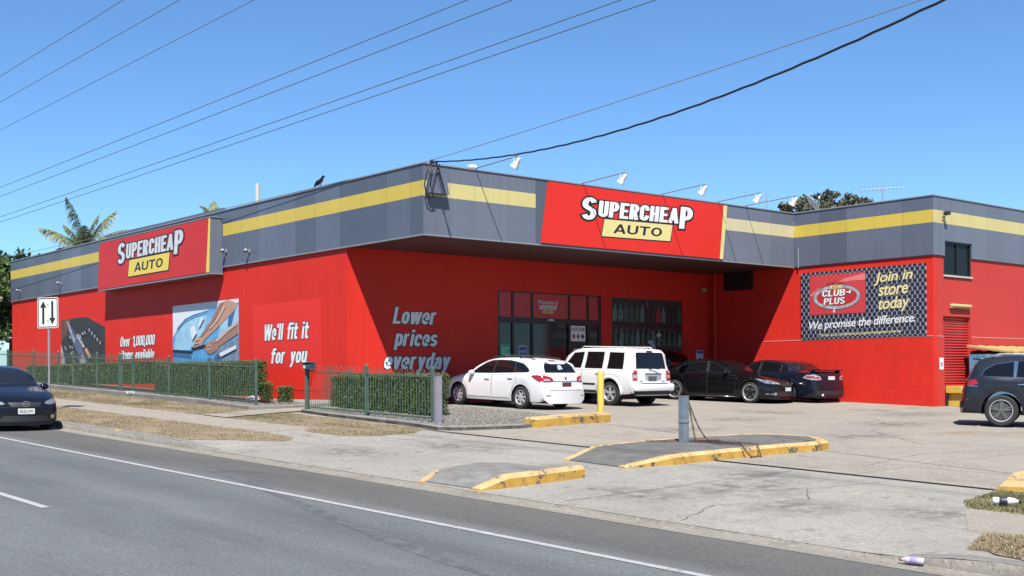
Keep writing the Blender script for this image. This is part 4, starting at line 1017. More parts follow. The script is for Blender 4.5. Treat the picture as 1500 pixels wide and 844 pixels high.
BXP = 0.45
sl_ = wroot('store_sign', (-0.2, 17.0, ZF0), 'boxed red logo sign hanging over the long left wall', 'sign')
fnB = on_x(-BXP)
MB().box(-BXP, -0.005, 11.74, 21.75, 4.76, 6.66).build('sign_box', GREY, sl_)
MB().box(-BXP - 0.03, -0.004, 11.71, 21.78, 6.662, 6.69).build('cap_flashing', FLASH, sl_)
MB().box(-BXP - 0.03, -0.004, 11.71, 21.78, 4.72, 4.758).build('bottom_trim', FLASH, sl_)
MB().prism([(-21.78, 4.79), (-12.05, 4.79), (-11.83, 6.64), (-21.60, 6.64)], fnB, 0.004, 0.03).build('sign_panel', RED_SIGN_L, sl_)
MB().prism([(-12.04, 4.79), (-11.86, 4.79), (-11.745, 6.64), (-11.82, 6.64)], fnB, 0.004, 0.032).build('edge_strip', YSIGN, sl_)
lg = MB(); logo(lg, fnB, -19.75, 5.66, 6.0, 0.046, tilt=0.0); lg.build('logo_lettering', [WHITE2, INK, YSIGN], sl_)

# wall lettering
fnL = on_x(0.056)
def lettering(name, fn, rows, label, m_=WHITE, org=(0, 0, 0)):
    mb = MB()
    for s_, h0, h1, zb, zc in rows: sign_text(mb, s_, fn, h0, h1, zb, zc, 0.010, 0.235, 1.22, 0.24, 0.05, 0, 0.05, 1)
    o = mb.build(name, [m_, INK], None, org); tag(o, label, 'lettering'); return o
lettering('wall_lettering', fnL, [("We'll fit it", -9.0, -6.05, 2.36, 2.89), ('for you', -8.55, -6.15, 1.60, 2.10)], "white slanted lettering We'll fit it for you on the sunlit left wall", WHITE, (0, 7.5, 1.5))
lettering('wall_lettering', fnL, [('Over 1,000,000', -20.85, -17.45, 2.45, 2.86), ('items available', -20.75, -17.5, 1.95, 2.31)], 'white lettering Over 1,000,000 items available on the left wall', WHITE, (0, 19.1, 1.9))
fnW = on_y(YF)
lettering('wall_lettering', fnW, [('Lower', 1.68, 3.43, 2.77, 3.28), ('prices', 1.74, 3.45, 2.09, 2.60), ('everyday', 1.33, 3.93, 1.38, 1.90)], 'large slanted lettering Lower prices everyday in the awning shade', WHITE, (2.6, YF, 0.9))
# slightly brighter vinyl sheets under the left lettering
tag(MB().box(0.052, 0.0585, 5.4, 9.7, 0.75, 3.55).build('vinyl_sheet', mat('red_vinyl', (0.74, 0.030, 0.020), 0.5, spec=0.25), None, (0.055, 7.5, 0.75)), "glossy red vinyl sheet behind We'll fit it for you", 'sign')

# windscreen poster
SKIN = mat('print_skin', (0.52, 0.30, 0.22), 0.6, var=0.15, vscale=4); SKIN2 = mat('print_skin_shade', (0.36, 0.20, 0.15), 0.6, var=0.15, vscale=4)
SKIN3 = mat('print_skin_light', (0.64, 0.42, 0.33), 0.6, var=0.1, vscale=6)
SKYB = mat('print_blue', (0.11, 0.40, 0.74), 0.5, var=0.3, vscale=1.2); SKYB2 = mat('print_pale_blue', (0.36, 0.62, 0.82), 0.5, var=0.25, vscale=1.6); NAVY = mat('print_navy', (0.05, 0.14, 0.33), 0.5, var=0.3, vscale=2)
PW0, PW1, PZ0, PZ1 = -15.9, -10.72, 1.72, 3.84      # h along the wall
def pj(u, v): return (PW0 + u * (PW1 - PW0), PZ1 - v * (PZ1 - PZ0))
def mural(root, layers, fn, d0=0.004):
    mats_ = []; 
    for k, (nm, poly, m_) in enumerate(layers):
        MB().prism(poly, fn, d0 + 0.002 * k - 0.004, d0 + 0.002 * k).build(nm, m_, root)
ms = wroot('wall_mural', (0, 13.3, PZ0), 'photo mural of hands fitting a wiper on a blue car', 'mural')
def pq(l): return [pj(u, v) for u, v in l]
mural(ms, [
    ('backing', rect(PW0, PW1, PZ0, PZ1), mat('print_white', (0.72, 0.75, 0.80), 0.5)),
    ('printed_shape', pq([(0.0, 0.55), (0.08, 0.4), (0.2, 0.24), (0.34, 0.18), (0.6, 0.12), (1.0, 0.06), (1.0, 1.0), (0.0, 1.0)]), SKYB),
    ('printed_shape', pq([(0.05, 0.52), (0.14, 0.36), (0.26, 0.25), (0.55, 0.18), (0.5, 0.5), (0.3, 0.78), (0.02, 0.76)]), SKYB2),
    ('printed_shape', pq([(0.55, 0.18), (0.74, 0.16), (0.6, 0.45), (0.5, 0.5)]), mat('print_mid_blue', (0.2, 0.5, 0.78), 0.5, var=0.3, vscale=2)),
    ('printed_shape', pq([(0.78, 0.2), (1.0, 0.1), (1.0, 0.55), (0.7, 0.6)]), SKYB2),
    ('printed_shape', pq([(0.7, 0.75), (1.0, 0.62), (1.0, 1.0), (0.62, 1.0)]), mat('print_steel', (0.2, 0.3, 0.42), 0.4, var=0.5, vscale=3)),
    ('printed_shape', pq([(0.0, 0.80), (0.3, 0.86), (0.3, 0.92), (0.0, 0.88)]), NAVY), ('printed_shape', pq([(0.0, 0.76), (0.32, 0.80), (0.32, 0.845), (0.0, 0.81)]), INK),
    ('printed_shape', pq([(0.88, 0.1), (0.98, 0.08), (0.9, 0.42), (0.85, 0.44)]), NAVY),
    ('printed_shape', pq([(0.97, 0.06), (0.86, 0.0), (0.74, 0.04), (0.62, 0.3), (0.50, 0.48), (0.44, 0.56), (0.5, 0.63), (0.62, 0.52), (0.78, 0.36), (0.93, 0.2), (0.985, 0.12)]), SKIN),
    ('printed_shape', pq([(0.44, 0.55), (0.37, 0.6), (0.34, 0.7), (0.36, 0.78), (0.42, 0.78), (0.47, 0.7), (0.51, 0.62)]), SKIN),
    ('printed_shape', pq([(1.0, 0.36), (0.9, 0.44), (0.7, 0.62), (0.62, 0.64), (0.54, 0.68), (0.5, 0.76), (0.54, 0.84), (0.6, 0.87), (0.68, 0.82), (0.74, 0.74), (1.0, 0.56)]), SKIN2),
    ('printed_shape', pq([(0.30, 0.74), (0.53, 0.70), (0.54, 0.745), (0.32, 0.79)]), INK),
    ('printed_shape', pq([(0.55, 0.66), (0.64, 0.635), (0.64, 0.66), (0.56, 0.69)]), SKIN), ('printed_shape', pq([(0.53, 0.72), (0.62, 0.70), (0.62, 0.725), (0.54, 0.75)]), SKIN),
    ('printed_shape', pq([(0.54, 0.78), (0.62, 0.765), (0.62, 0.79), (0.55, 0.81)]), SKIN),
    ('printed_shape', pq([(0.74, 0.04), (0.80, 0.03), (0.66, 0.32), (0.53, 0.50), (0.47, 0.57), (0.45, 0.555), (0.50, 0.48), (0.62, 0.3)]), SKIN2),
    ('printed_shape', pq([(0.80, 0.10), (0.84, 0.09), (0.72, 0.32), (0.60, 0.46), (0.58, 0.44), (0.69, 0.31)]), SKIN3),
    ('printed_shape', pq([(1.0, 0.36), (1.0, 0.41), (0.88, 0.50), (0.72, 0.66), (0.66, 0.68), (0.70, 0.62), (0.9, 0.44)]), SKIN3),
    ('printed_shape', pq([(0.36, 0.62), (0.42, 0.60), (0.43, 0.615), (0.37, 0.64)]), SKIN3), ('printed_shape', pq([(0.345, 0.68), (0.42, 0.66), (0.43, 0.675), (0.35, 0.70)]), SKIN3), ('printed_shape', pq([(0.35, 0.735), (0.42, 0.72), (0.42, 0.735), (0.36, 0.75)]), SKIN2),
    ('printed_shape', pq([(0.08, 0.40), (0.22, 0.245), (0.38, 0.185), (0.56, 0.15), (0.56, 0.162), (0.385, 0.198), (0.225, 0.26), (0.09, 0.41)]), NAVY),
    ('printed_shape', pq([(0.30, 0.42), (0.36, 0.36), (0.40, 0.5), (0.33, 0.62)]), MATS['print_white']), ('printed_shape', pq([(0.46, 0.26), (0.52, 0.24), (0.46, 0.38), (0.42, 0.42)]), MATS['print_white']),
    ('printed_shape', pq([(0.74, 0.86), (0.98, 0.74), (0.98, 0.80), (0.76, 0.92)]), MATS['print_white']), ('printed_shape', pq([(0.66, 0.98), (0.70, 0.86), (0.74, 0.88), (0.72, 1.0)]), NAVY),
], fnL)
# tools poster
mt = wroot('wall_mural', (0, 25.0, 1.9), 'dark photo mural of tools and spark plugs behind the far hedge', 'mural')
PW0, PW1, PZ0, PZ1 = -27.45, -22.42, 1.80, 3.82
DK = mat('print_charcoal', (0.035, 0.033, 0.035), 0.5, var=0.5, vscale=3); BR = mat('print_brown', (0.16, 0.07, 0.045), 0.5, var=0.4, vscale=2); CHR = mat('print_chrome', (0.5, 0.5, 0.55), 0.4, var=0.6, vscale=6)
COPP = mat('print_copper', (0.62, 0.28, 0.18), 0.4)
lay = [('backing', rect(PW0, PW1, PZ0, PZ1), DK), ('printed_shape', pq([(0.6, 0.0), (1.0, 0.0), (1.0, 0.25)]), RED),
       ('printed_shape', pq([(0.0, 0.0), (0.25, 0.0), (0.12, 0.35), (0.0, 0.5)]), BR),
       ('printed_shape', pq([(0.14, 0.05), (0.2, 0.1), (0.42, 0.5), (0.62, 0.95), (0.5, 0.98), (0.36, 0.7), (0.18, 0.28)]), mat('print_slate', (0.10, 0.13, 0.22), 0.4, var=0.4, vscale=3)),
       ('printed_shape', pq([(0.13, 0.04), (0.17, 0.06), (0.34, 0.5), (0.31, 0.52)]), CHR),
       ('printed_shape', pq([(0.36, 0.36), (0.4, 0.34), (0.56, 0.62), (0.52, 0.66)]), CHR), ('printed_shape', pq([(0.55, 0.68), (0.6, 0.65), (0.7, 0.84), (0.65, 0.88)]), COPP),
       ('printed_shape', pq([(0.0, 0.55), (0.1, 0.9), (0.1, 1.0), (0.0, 1.0)]), CHR), ('printed_shape', pq([(0.5, 0.78), (0.6, 0.98), (0.42, 0.98)]), mat('print_pale', (0.4, 0.42, 0.5), 0.5))]
for k in range(26):
    u = random.uniform(0.08, 0.6); v = random.uniform(0.3, 0.92); a = random.uniform(0.5, 0.9); l = random.uniform(0.03, 0.09)
    lay.append(('printed_shape', pq([(u, v), (u + 0.012, v - 0.01), (u + 0.012 + l * 0.5, v - 0.01 + l), (u + l * 0.5, v + l)]), random.choice([CHR, CHR, MATS['print_pale'], DK])))
for k in range(5):
    u, v = 0.68 + 0.06 * k, 0.25 + 0.07 * k; lay.append(('printed_shape', pq(rect(u, u + 0.02, v, v + 0.07)), CHR))
mural(mt, [(a, b, c) for a, b, c in lay], fnL)
# bottles poster beside the entrance
mbp = wroot('wall_mural', (12.9, YF, 1.0), 'dim photo mural of green bottles on shelves beside the entrance', 'mural')
PW0, PW1, PZ0, PZ1 = 11.08, 14.78, 0.85, 3.93
GB = mat('print_bottle_green', (0.03, 0.12, 0.085), 0.5, var=0.4, vscale=5); GB2 = mat('print_pale_green', (0.12, 0.21, 0.19), 0.5, var=0.4, vscale=6); REDP2 = mat('print_red', (0.36, 0.04, 0.045), 0.5, var=0.3, vscale=6)
def bottle_poly(u, v, w, h): return pq([(u, v), (u + w, v), (u + w, v - h * 0.62), (u + w * 0.72, v - h * 0.8), (u + w * 0.72, v - h), (u + w * 0.28, v - h), (u + w * 0.28, v - h * 0.8), (u, v - h * 0.62)])
lay = [('backing', rect(PW0, PW1, PZ0, PZ1), mat('print_dark_green', (0.02, 0.03, 0.03), 0.5)), ('printed_shape', pq(rect(0.0, 1.0, 0.28, 0.33)), INK), ('printed_shape', pq(rect(0.0, 0.6, 0.6, 0.66)), INK)]
for row, (v, h) in enumerate(((0.27, 0.2), (0.56, 0.2), (0.86, 0.22))):
    for k in range(13): lay.append(('printed_shape', bottle_poly(0.01 + k * 0.075, v, 0.062, h * random.uniform(0.85, 1.05)), random.choice([GB, GB, GB2] if k < 6 or row else [GB, REDP2, GB2, DK])))
for k in range(16):
    u, v = random.uniform(0.38, 0.72), random.uniform(0.42, 0.8); lay.append(('printed_shape', ell(*pj(u, v), random.uniform(0.06, 0.16), random.uniform(0.06, 0.14), 10), random.choice([REDP2, DK, MATS['print_pale'], REDP2])))
for k in range(60):
    u, v = random.uniform(0.0, 0.95), random.uniform(0.02, 0.95); a_, b_ = random.uniform(0.01, 0.05), random.uniform(0.01, 0.035)
    lay.append(('printed_shape', pq([(u, v), (u + a_, v - b_ * 0.3), (u + a_ * 0.9, v + b_), (u + a_ * 0.1, v + b_ * 0.8)]), random.choice([GB, GB2, DK, INK, DK, REDP2 if 0.3 < u < 0.75 else GB, MATS['print_slate']])))
lay.append(('printed_shape', pq([(0.3, 0.8), (0.7, 0.86), (0.7, 0.95), (0.3, 0.9)]), INK)); lay.append(('printed_shape', pq(rect(0.24, 0.4, 0.7, 0.82)), REDP2))
mural(mbp, lay, fnW)
# small reserved parking sign on the wall in the corner
ps = MB(); ps.prism(rect(15.55, 15.95, 1.55, 2.1), fnW, 0.002, 0.012, 0); ps.prism(rect(15.58, 15.92, 1.98, 2.08), fnW, 0.0125, 0.015, 1); ps.prism(ell(15.75, 1.72, 0.09, 0.1, 16), fnW, 0.0125, 0.015, 1)
solo(ps, 'parking_sign', [WHITE2, BLUP], (15.75, YF, 1.55), 'small blue and white parking sign in the shaded corner', 'sign')
ps = MB(); ps.prism(rect(12.55, 12.72, 1.85, 2.25), fnW, 0.06, 0.064, 0); ps.prism(rect(12.58, 12.69, 2.0, 2.15), fnW, 0.0645, 0.066, 1)
solo(ps, 'parking_sign', [WHITE2, BLUP], (12.63, YF, 1.85), 'narrow white and blue notice in front of the bottle mural', 'sign')

# club board on the wing
def mesh_mat():
    m = bpy.data.materials.new('board_mesh_print'); m.use_nodes = True; N = m.node_tree.nodes; L = m.node_tree.links; b = N['Principled BSDF']; b.inputs['Roughness'].default_value = 0.45
    tc = N.new('ShaderNodeTexCoord'); sp = N.new('ShaderNodeSeparateXYZ'); L.new(tc.outputs['Object'], sp.inputs[0])
    def M(op, a, b2=None, c=None):
        n = N.new('ShaderNodeMath'); n.operation = op
        for i, x in enumerate((a, b2, c)):
            if x is None: continue
            if isinstance(x, (int, float)): n.inputs[i].default_value = x
            else: L.new(x, n.inputs[i])
        return n.outputs[0]
    hy = M('MULTIPLY', sp.outputs['Y'], 1 / 0.19); hz_ = M('MULTIPLY', sp.outputs['Z'], 1 / 0.26)
    def cell(du, dv):
        a = M('SUBTRACT', M('FRACT', M('ADD', hy, du)), 0.5); c = M('SUBTRACT', M('FRACT', M('ADD', hz_, dv)), 0.5)
        return M('SQRT', M('ADD', M('MULTIPLY', a, a), M('MULTIPLY', M('MULTIPLY', c, c), 1.9)))
    d = M('MINIMUM', cell(0, 0), cell(0.5, 0.5))
    r = N.new('ShaderNodeMapRange'); r.inputs['From Min'].default_value = 0.385; r.inputs['From Max'].default_value = 0.43; L.new(d, r.inputs['Value'])
    mx = N.new('ShaderNodeMix'); mx.data_type = 'RGBA'; mx.inputs['A'].default_value = (0.012, 0.014, 0.03, 1); mx.inputs['B'].default_value = (0.22, 0.235, 0.27, 1)
    L.new(r.outputs[0], mx.inputs['Factor']); L.new(mx.outputs['Result'], b.inputs['Base Color']); return m
cb = wroot('club_billboard', (LX, -2.7, 2.38), 'dark mesh patterned club membership board on the wing wall', 'billboard')
fnC = on_x(LX + 0.02)
MB().prism(rect(0.29, 5.18, 2.385, 4.745), fnC, -0.03, 0.02).build('board', mesh_mat(), cb)
CARD = mat('card_red', (0.62, 0.06, 0.07), 0.35, var=0.12, vscale=0.8); CARD2 = mat('card_pink', (0.70, 0.22, 0.20), 0.35)
MB().prism(rrect(0.66, 2.93, 3.24, 4.62, 0.06), fnC, 0.021, 0.03).build('card', CARD, cb)
g_ = MB(); flat(g_, [(1.5, 4.2), (2.1, 4.45), (2.93, 4.58), (2.93, 4.35), (2.4, 4.36), (1.9, 4.32)], fnC, 0.0315); flat(g_, [(0.66, 3.95), (0.72, 3.9), (1.15, 4.1), (1.1, 4.2)], fnC, 0.0315)
g_.build('card_sheen_print', CARD2, cb)
def ring(mb, cx, cz, a, b, a2, b2, fn, d, mi, n=56):
    o_ = ell(cx, cz, a, b, n); i_ = ell(cx, cz, a2, b2, n); base = [fn(h, z, d) for h, z in o_] + [fn(h, z, d) for h, z in i_]
    mb.add(base, [(k, (k + 1) % n, n + (k + 1) % n, n + k) for k in range(n)], mi)
cl = MB(); flat(cl, ell(1.78, 3.83, 0.98, 0.44, 56), fnC, 0.0325, 3); ring(cl, 1.78, 3.83, 0.95, 0.42, 0.82, 0.32, fnC, 0.034, 0); ring(cl, 1.78, 3.83, 0.98, 0.445, 0.955, 0.425, fnC, 0.0345, 2)
sign_text(cl, 'CLUB+', fnC, 1.18, 2.36, 3.86, 4.09, 0.040, 0.23, 1.3, 0.12, 0.08, 1, 0.06, 2); sign_text(cl, 'PLUS', fnC, 1.25, 2.14, 3.58, 3.81, 0.040, 0.23, 1.3, 0.12, 0.08, 1, 0.06, 2)
text_fit(cl, 'SUPERCHEAP', fnC, 1.38, 2.08, 4.25, 4.35, 0.038, 0.03, 0.1, 1.0, 3, 0.03, 2, -0.001); flat(cl, rect(1.52, 1.96, 4.12, 4.24), fnC, 0.0365, 4); text_fit(cl, 'AUTO', fnC, 1.60, 1.88, 4.14, 4.22, 0.038, 0.02, mi=2)
flat(cl, [(1.64, 3.30), (1.72, 3.30), (1.70, 3.42), (1.66, 3.42)], fnC, 0.0355, 1)
cl.build('card_lettering', [CHR, WHITE, mat('print_grey', (0.10, 0.09, 0.10), 0.5), mat('club_red', (0.50, 0.03, 0.035), 0.4), YSIGNF], cb)
YT = mat('print_yellow', (0.76, 0.68, 0.34), 0.5)
for s_, a, b, c, e in (('Join in', 3.25, 4.72, 4.14, 4.58), ('store', 3.42, 4.55, 3.78, 4.14), ('today', 3.42, 4.6, 3.20, 3.73)):
    tx = MB(); text_fit(tx, s_, fnC, a, b, c, e, 0.025, 0.018, 0.22, 0.95, 0, 0.025, 1, -0.002, 0.04); tx.build('board_lettering', [YT, INK], cb)
tx = MB(); text_fit(tx, 'We promise the difference.', fnC, 0.62, 4.80, 2.70, 3.08, 0.025, 0.014, 0.22, 0.95, 0, 0.03, 1, -0.002, 0.03); tx.build('board_lettering', [WHITE, INK], cb)
tx = MB(); text_fit(tx, 'Terms and conditions at supercheapauto.com.au', fnC, 1.05, 4.28, 2.47, 2.60, 0.025, 0.010, 0.08, 1.0, 0, tilt=0.015); tx.build('board_lettering', [YT, INK], cb)

# ------------------------------------------------------------------ small fittings on the store
for i, (yy, zz, lb) in enumerate(((32.69, 5.42, 'leftmost small grey wall lamp at the far end of the left fascia'), (27.24, 5.42, 'small grey wall lamp on the left fascia above the arrow sign'),
                       (11.45, 5.50, 'small grey wall lamp beside the boxed logo sign'), (9.79, 5.36, 'small grey wall lamp on the left fascia nearest the corner'))):
    t = wroot('wall_lamp', (0, yy, zz), lb, 'lamp', 'small lamps on the left fascia')
    MB().cbox(-0.05, -0.002, yy - 0.06, yy + 0.06, zz - 0.06, zz + 0.06, 0.012).build('base_plate', GALV, t)
    MB().lathe([(0.0, 0.10), (0.04, 0.095), (0.065, 0.065), (0.07, 0.02), (0.055, 0.0), (0.0, 0.0)], (-0.16, yy, zz - 0.02), 'z', 14).build('lamp_head', FLASH, t, smooth=True)
    MB().tube([(-0.05, yy, zz), (-0.10, yy, zz + 0.02), (-0.16, yy, zz + 0.06)], 0.018, 6).build('arm', GALV, t)
    MB().lathe([(0.0, -0.03), (0.05, -0.03), (0.06, 0.0)], (-0.16, yy, zz - 0.02), 'z', 12).build('lens', mat('lamp_lens_dark', (0.05, 0.05, 0.05), 0.2), t)

floods = [(1.80, 1.78, 'floodlight on a long arm nearest the roof corner'), (5.93, 1.70, 'floodlight on an arm above the left part of the front sign'),
          (9.42, 1.74, 'floodlight on an arm above the right part of the front sign'), (12.16, 1.69, 'floodlight on an arm past the right end of the front sign'), (13.63, 2.02, 'white floodlight on an arm nearest the satellite dish')]
for i, (xx, ln, lb) in enumerate(floods):
    t = wroot('floodlight', (xx, 0, ZF1 + 0.03), lb, 'floodlight', 'floodlights on arms over the front fascia')
    zb = ZF1 + 0.05
    MB().tube([(xx, 0.5, zb - 0.05), (xx, 0.08, zb), (xx, -ln - 0.1, zb + 0.09)], 0.016, 6).build('arm', GALV, t)
    MB().cbox(xx - 0.07, xx + 0.07, 0.0, 0.16, ZF1 + 0.036, ZF1 + 0.06, 0.006).build('base_plate', GALV, t)
    if i == 0:
        MB().cbox(xx - 0.13, xx + 0.10, 0.02, 0.2, ZF1 + 0.06, ZF1 + 0.17, 0.03).build('ballast_box', WHITEM, t)
    # head: a tapered can with a bracket, tipped back at the sign
    hd = bmesh.new()
    mbh = MB(); mbh.lathe([(0.0, 0.26), (0.055, 0.25), (0.07, 0.20), (0.075, 0.10), (0.10, 0.02), (0.155, -0.10), (0.16, -0.13), (0.15, -0.14), (0.0, -0.12)], (0, 0, 0), 'z', 18)
    rot = Matrix.Rotation(R(38), 4, 'X') @ Matrix.Rotation(R(12), 4, 'Y') @ Matrix.Scale(0.78, 4); off_ = Vector((xx, -ln + 0.02, zb - 0.12))
    mbh.v = [tuple(rot @ Vector(p) + off_) for p in mbh.v]; mbh.build('lamp_head', WHITEM, t, smooth='auto')
    MB().tube([(xx - 0.09, -ln, zb + 0.05), (xx - 0.1, -ln, zb - 0.1), (xx, -ln + 0.02, zb - 0.12), (xx + 0.1, -ln, zb - 0.1), (xx + 0.09, -ln, zb + 0.05)], 0.014, 6).build('bracket', WHITEM, t)
    mbl = MB().lathe([(0.0, -0.141), (0.145, -0.143)], (0, 0, 0), 'z', 18); mbl.v = [tuple(rot @ Vector(p) + off_) for p in mbl.v]; mbl.build('lens', GLASSD, t)

# roller door light, security camera, notice
t = wroot('tube_light', (18.0, -LW, 3.3), 'yellowed tube light over the roller door', 'lamp')
MB().cbox(17.40, 18.60, -LW - 0.09, -LW + 0.052, 3.34, 3.44, 0.03).build('diffuser', mat('yellowed_plastic', (0.62, 0.52, 0.22), 0.45, var=0.15, vscale=3), t)
MB().cbox(17.36, 18.64, -LW - 0.05, -LW + 0.053, 3.30, 3.338, 0.008).build('base_plate', mat('lamp_base', (0.4, 0.33, 0.2), 0.5), t)
t = wroot('security_camera', (16.9, -LW, 6.3), 'small dark security camera on the wing fascia corner', 'camera')
MB().cbox(16.84, 16.98, -LW - 0.26, -LW - 0.06, 6.30, 6.42, 0.02).build('camera_body', STEELD, t)
MB().tube([(16.91, -LW - 0.12, 6.30), (16.91, -LW - 0.05, 6.2), (16.91, -LW + 0.0, 6.2)], 0.02, 6).build('bracket', GALV, t)
MB().cbox(16.85, 16.97, -LW - 0.03, -LW - 0.001, 6.14, 6.28, 0.01).build('base_plate', mat('lamp_base', (0.4, 0.33, 0.2), 0.5), t)
ps = MB(); fnWF = on_y(-LW + 0.02); ps.prism(rect(16.70, 16.94, 1.28, 1.66), fnWF, 0.001, 0.008, 0); ps.prism(rect(16.76, 16.88, 1.36, 1.52), fnWF, 0.0085, 0.01, 1)
solo(ps, 'notice', [WHITE, mat('notice_print', (0.3, 0.32, 0.4), 0.6)], (16.8, -LW, 1.3), 'small white notice beside the roller door', 'sign')
t = wroot('awning_lamp', (15.9, YF, 4.3), 'small box lamp under the awning near the inner corner', 'lamp')
MB().cbox(15.82, 15.98, YF - 0.18, YF - 0.03, 4.30, 4.46, 0.02).build('lamp_head', mat('lamp_base', (0.4, 0.33, 0.2), 0.5), t); MB().tube([(15.9, YF - 0.05, 4.38), (15.9, YF, 4.38)], 0.02, 6).build('arm', STEELD, t)

# yellow box step under the roller door
t = wroot('loading_step', (17.55, -LW - 0.3, G(17.5, -LW - 0.3)), 'yellow steel step box under the roller door', 'step')
gz = G(17.5, -LW - 0.3)
YST = mat('yellow_steel', (0.66, 0.44, 0.06), 0.5, var=0.2, vscale=4, dirt=((0.2, 0.13, 0.05), 6, 0.62, 0.7))
MB().cbox(17.14, 18.0, -LW - 0.50, -LW - 0.02, gz, 0.50, 0.01).build('step_box', YST, t)
MB().cbox(17.02, 18.1, -LW - 0.58, -LW - 0.01, 0.502, 0.74, 0.015).build('step_ledge', YST, t)
MB().box(17.02, 17.12, -LW - 0.05, -LW - 0.012, gz, 0.50).build('dock_bumper', STEELD, t); MB().box(18.02, 18.2, -LW - 0.05, -LW - 0.012, gz, 0.70).build('dock_bumper', STEELD, t)

# service bracket at the roof corner
t = wroot('service_bracket', (0.35, -0.1, 6.5), 'grey service box with a steel A bracket and cables on the roof corner', 'electrical box')
MB().add([(0.05, -0.22, 6.10), (0.72, -0.22, 6.10), (0.62, -0.22, 6.60), (0.40, -0.20, 6.68), (0.16, -0.22, 6.60),
          (0.05, -0.004, 6.10), (0.72, -0.004, 6.10), (0.62, -0.004, 6.62), (0.40, -0.004, 6.70), (0.16, -0.004, 6.62)],
         [(0, 1, 2, 3, 4), (0, 5, 6, 1), (1, 6, 7, 2), (2, 7, 8, 3), (3, 8, 9, 4), (4, 9, 5, 0)]).build('box_cover', GREY, t)
mbk = MB(); mbk.tube([(0.12, -0.24, 6.12), (0.27, -0.26, 6.70), (0.34, -0.3, 6.88)], 0.022, 6); mbk.tube([(0.56, -0.24, 6.12), (0.34, -0.26, 6.76), (0.2, -0.3, 6.90)], 0.022, 6); mbk.build('bracket', STEELD, t)
mbk = MB()
mbk.tube([(0.06, -0.28, 6.92), (-0.06, -0.26, 6.6), (-0.10, -0.2, 6.3), (-0.02, -0.18, 6.02), (0.14, -0.2, 5.98), (0.2, -0.2, 6.1)], 0.018, 6)
mbk.tube([(0.10, -0.28, 6.92), (0.02, -0.26, 6.5), (-0.02, -0.2, 6.15), (0.08, -0.18, 5.95), (0.25, -0.2, 6.02)], 0.016, 6)
mbk.tube([(0.16, -0.28, 6.90), (0.10, -0.26, 6.6), (0.08, -0.22, 6.3), (0.15, -0.2, 6.12)], 0.016, 6)
mbk.build('cable_loop', INK, t, smooth=True)
mbk = MB()
for (x, z) in ((0.06, 6.93), (0.14, 6.92), (0.24, 6.92)): mbk.lathe([(0, -0.04), (0.03, -0.035), (0.04, 0), (0.03, 0.035), (0, 0.04)], (x, -0.29, z), 'z', 8)
mbk.build('insulator', STEELD, t, smooth=True)
# raking strut that carries the bracket's shadow down the fascia
# ------------------------------------------------------------------ roof equipment
t = wroot('satellite_dish', (18.0, 0.4, 6.35), 'grey satellite dish on the roof beside the wing parapet', 'satellite dish')
mbd = MB(); mbd.lathe([(0.0, 0.0), (0.2, 0.015), (0.38, 0.055), (0.5, 0.10), (0.505, 0.09), (0.38, 0.04), (0.2, 0.0), (0.0, -0.015)], (0, 0, 0), 'z', 24)
rot = Matrix.Rotation(R(-42), 4, 'Z') @ Matrix.Rotation(R(52), 4, 'Y') @ Matrix.Scale(0.74, 4); mbd.v = [tuple(rot @ Vector(p) + Vector((18.0, 0.45, 7.45))) for p in mbd.v]; mbd.build('dish', mat('dish_grey', (0.5, 0.5, 0.5), 0.5), t, smooth=True)
MB().tube([(18.0, 0.45, 6.34), (18.0, 0.45, 7.42)], 0.03, 8).build('mast', GALV, t)
tip = rot @ Vector((0, 0, 0.5)) + Vector((18.0, 0.45, 7.45)); edge = rot @ Vector((0.45, 0, 0.09)) + Vector((18.0, 0.45, 7.45))
MB().tube([edge, tip], 0.012, 6).build('feed_arm', GALV, t); MB().lathe([(0, -0.06), (0.035, -0.05), (0.04, 0.05), (0, 0.06)], tip, 'z', 10).build('feed_horn', WHITEM, t, smooth=True)
def antenna(loc, a, ln, h, nel, lb, el=0.5):
    t = wroot('tv_antenna', loc, lb, 'antenna'); x, y, z = loc
    MB().tube([(x, y, z), (x, y, z + h)], 0.018, 6).build('mast', GALV, t)
    d = Vector((math.cos(a), math.sin(a), 0)); n = Vector((-d.y, d.x, 0)); top = Vector((x, y, z + h - 0.04))
    MB().tube([top - d * ln * 0.5, top + d * ln * 0.5], 0.014, 6).build('boom', GALV, t)
    for k in range(nel):
        p = top + d * (ln * (k / (nel - 1) - 0.5)); w = el * (1 - 0.35 * k / nel)
        MB().tube([p - Vector((0, 0, w * 0.5)) + n * 0.02, p + Vector((0, 0, w * 0.5)) + n * 0.02], 0.009, 5).build('element', GALV, t)
    return t
a_ = antenna((22.5, 6.0, 6.35), R(-30), 1.9, 2.55, 3, 'thin roof antenna with few elements behind the satellite dish', 0.55)
antenna((19.0, -1.9, 6.35), R(-62), 1.55, 1.52, 12, 'comb shaped television antenna standing above the wing parapet', 0.26)
t = wroot('vent_pipe', (3.0, 14.83, 6.35), 'short pale vent pipe standing on the roof near the bird', 'pipe')
MB().lathe([(0.0, 6.34), (0.10, 6.34), (0.085, 8.5), (0.085, 8.55), (0.0, 8.55)], (3.0, 14.83, 0), 'z', 12).build('pipe', mat('pvc', (0.5, 0.47, 0.42), 0.6), t); MB().lathe([(0.2, 6.351), (0.1, 6.5)], (3.0, 14.83, 0), 'z', 12).build('flashing', GALV, t)
t = wroot('roof_unit', (11.8, 4.6, 6.35), 'low white air handling unit behind the front sign', 'roof unit')
MB().cbox(10.3, 14.4, 4.4, 6.2, 7.2, 7.72, 0.04).build('housing', WHITEM, t); MB().box(10.5, 14.2, 4.6, 6.0, 6.34, 7.2).build('stand', GALV, t)
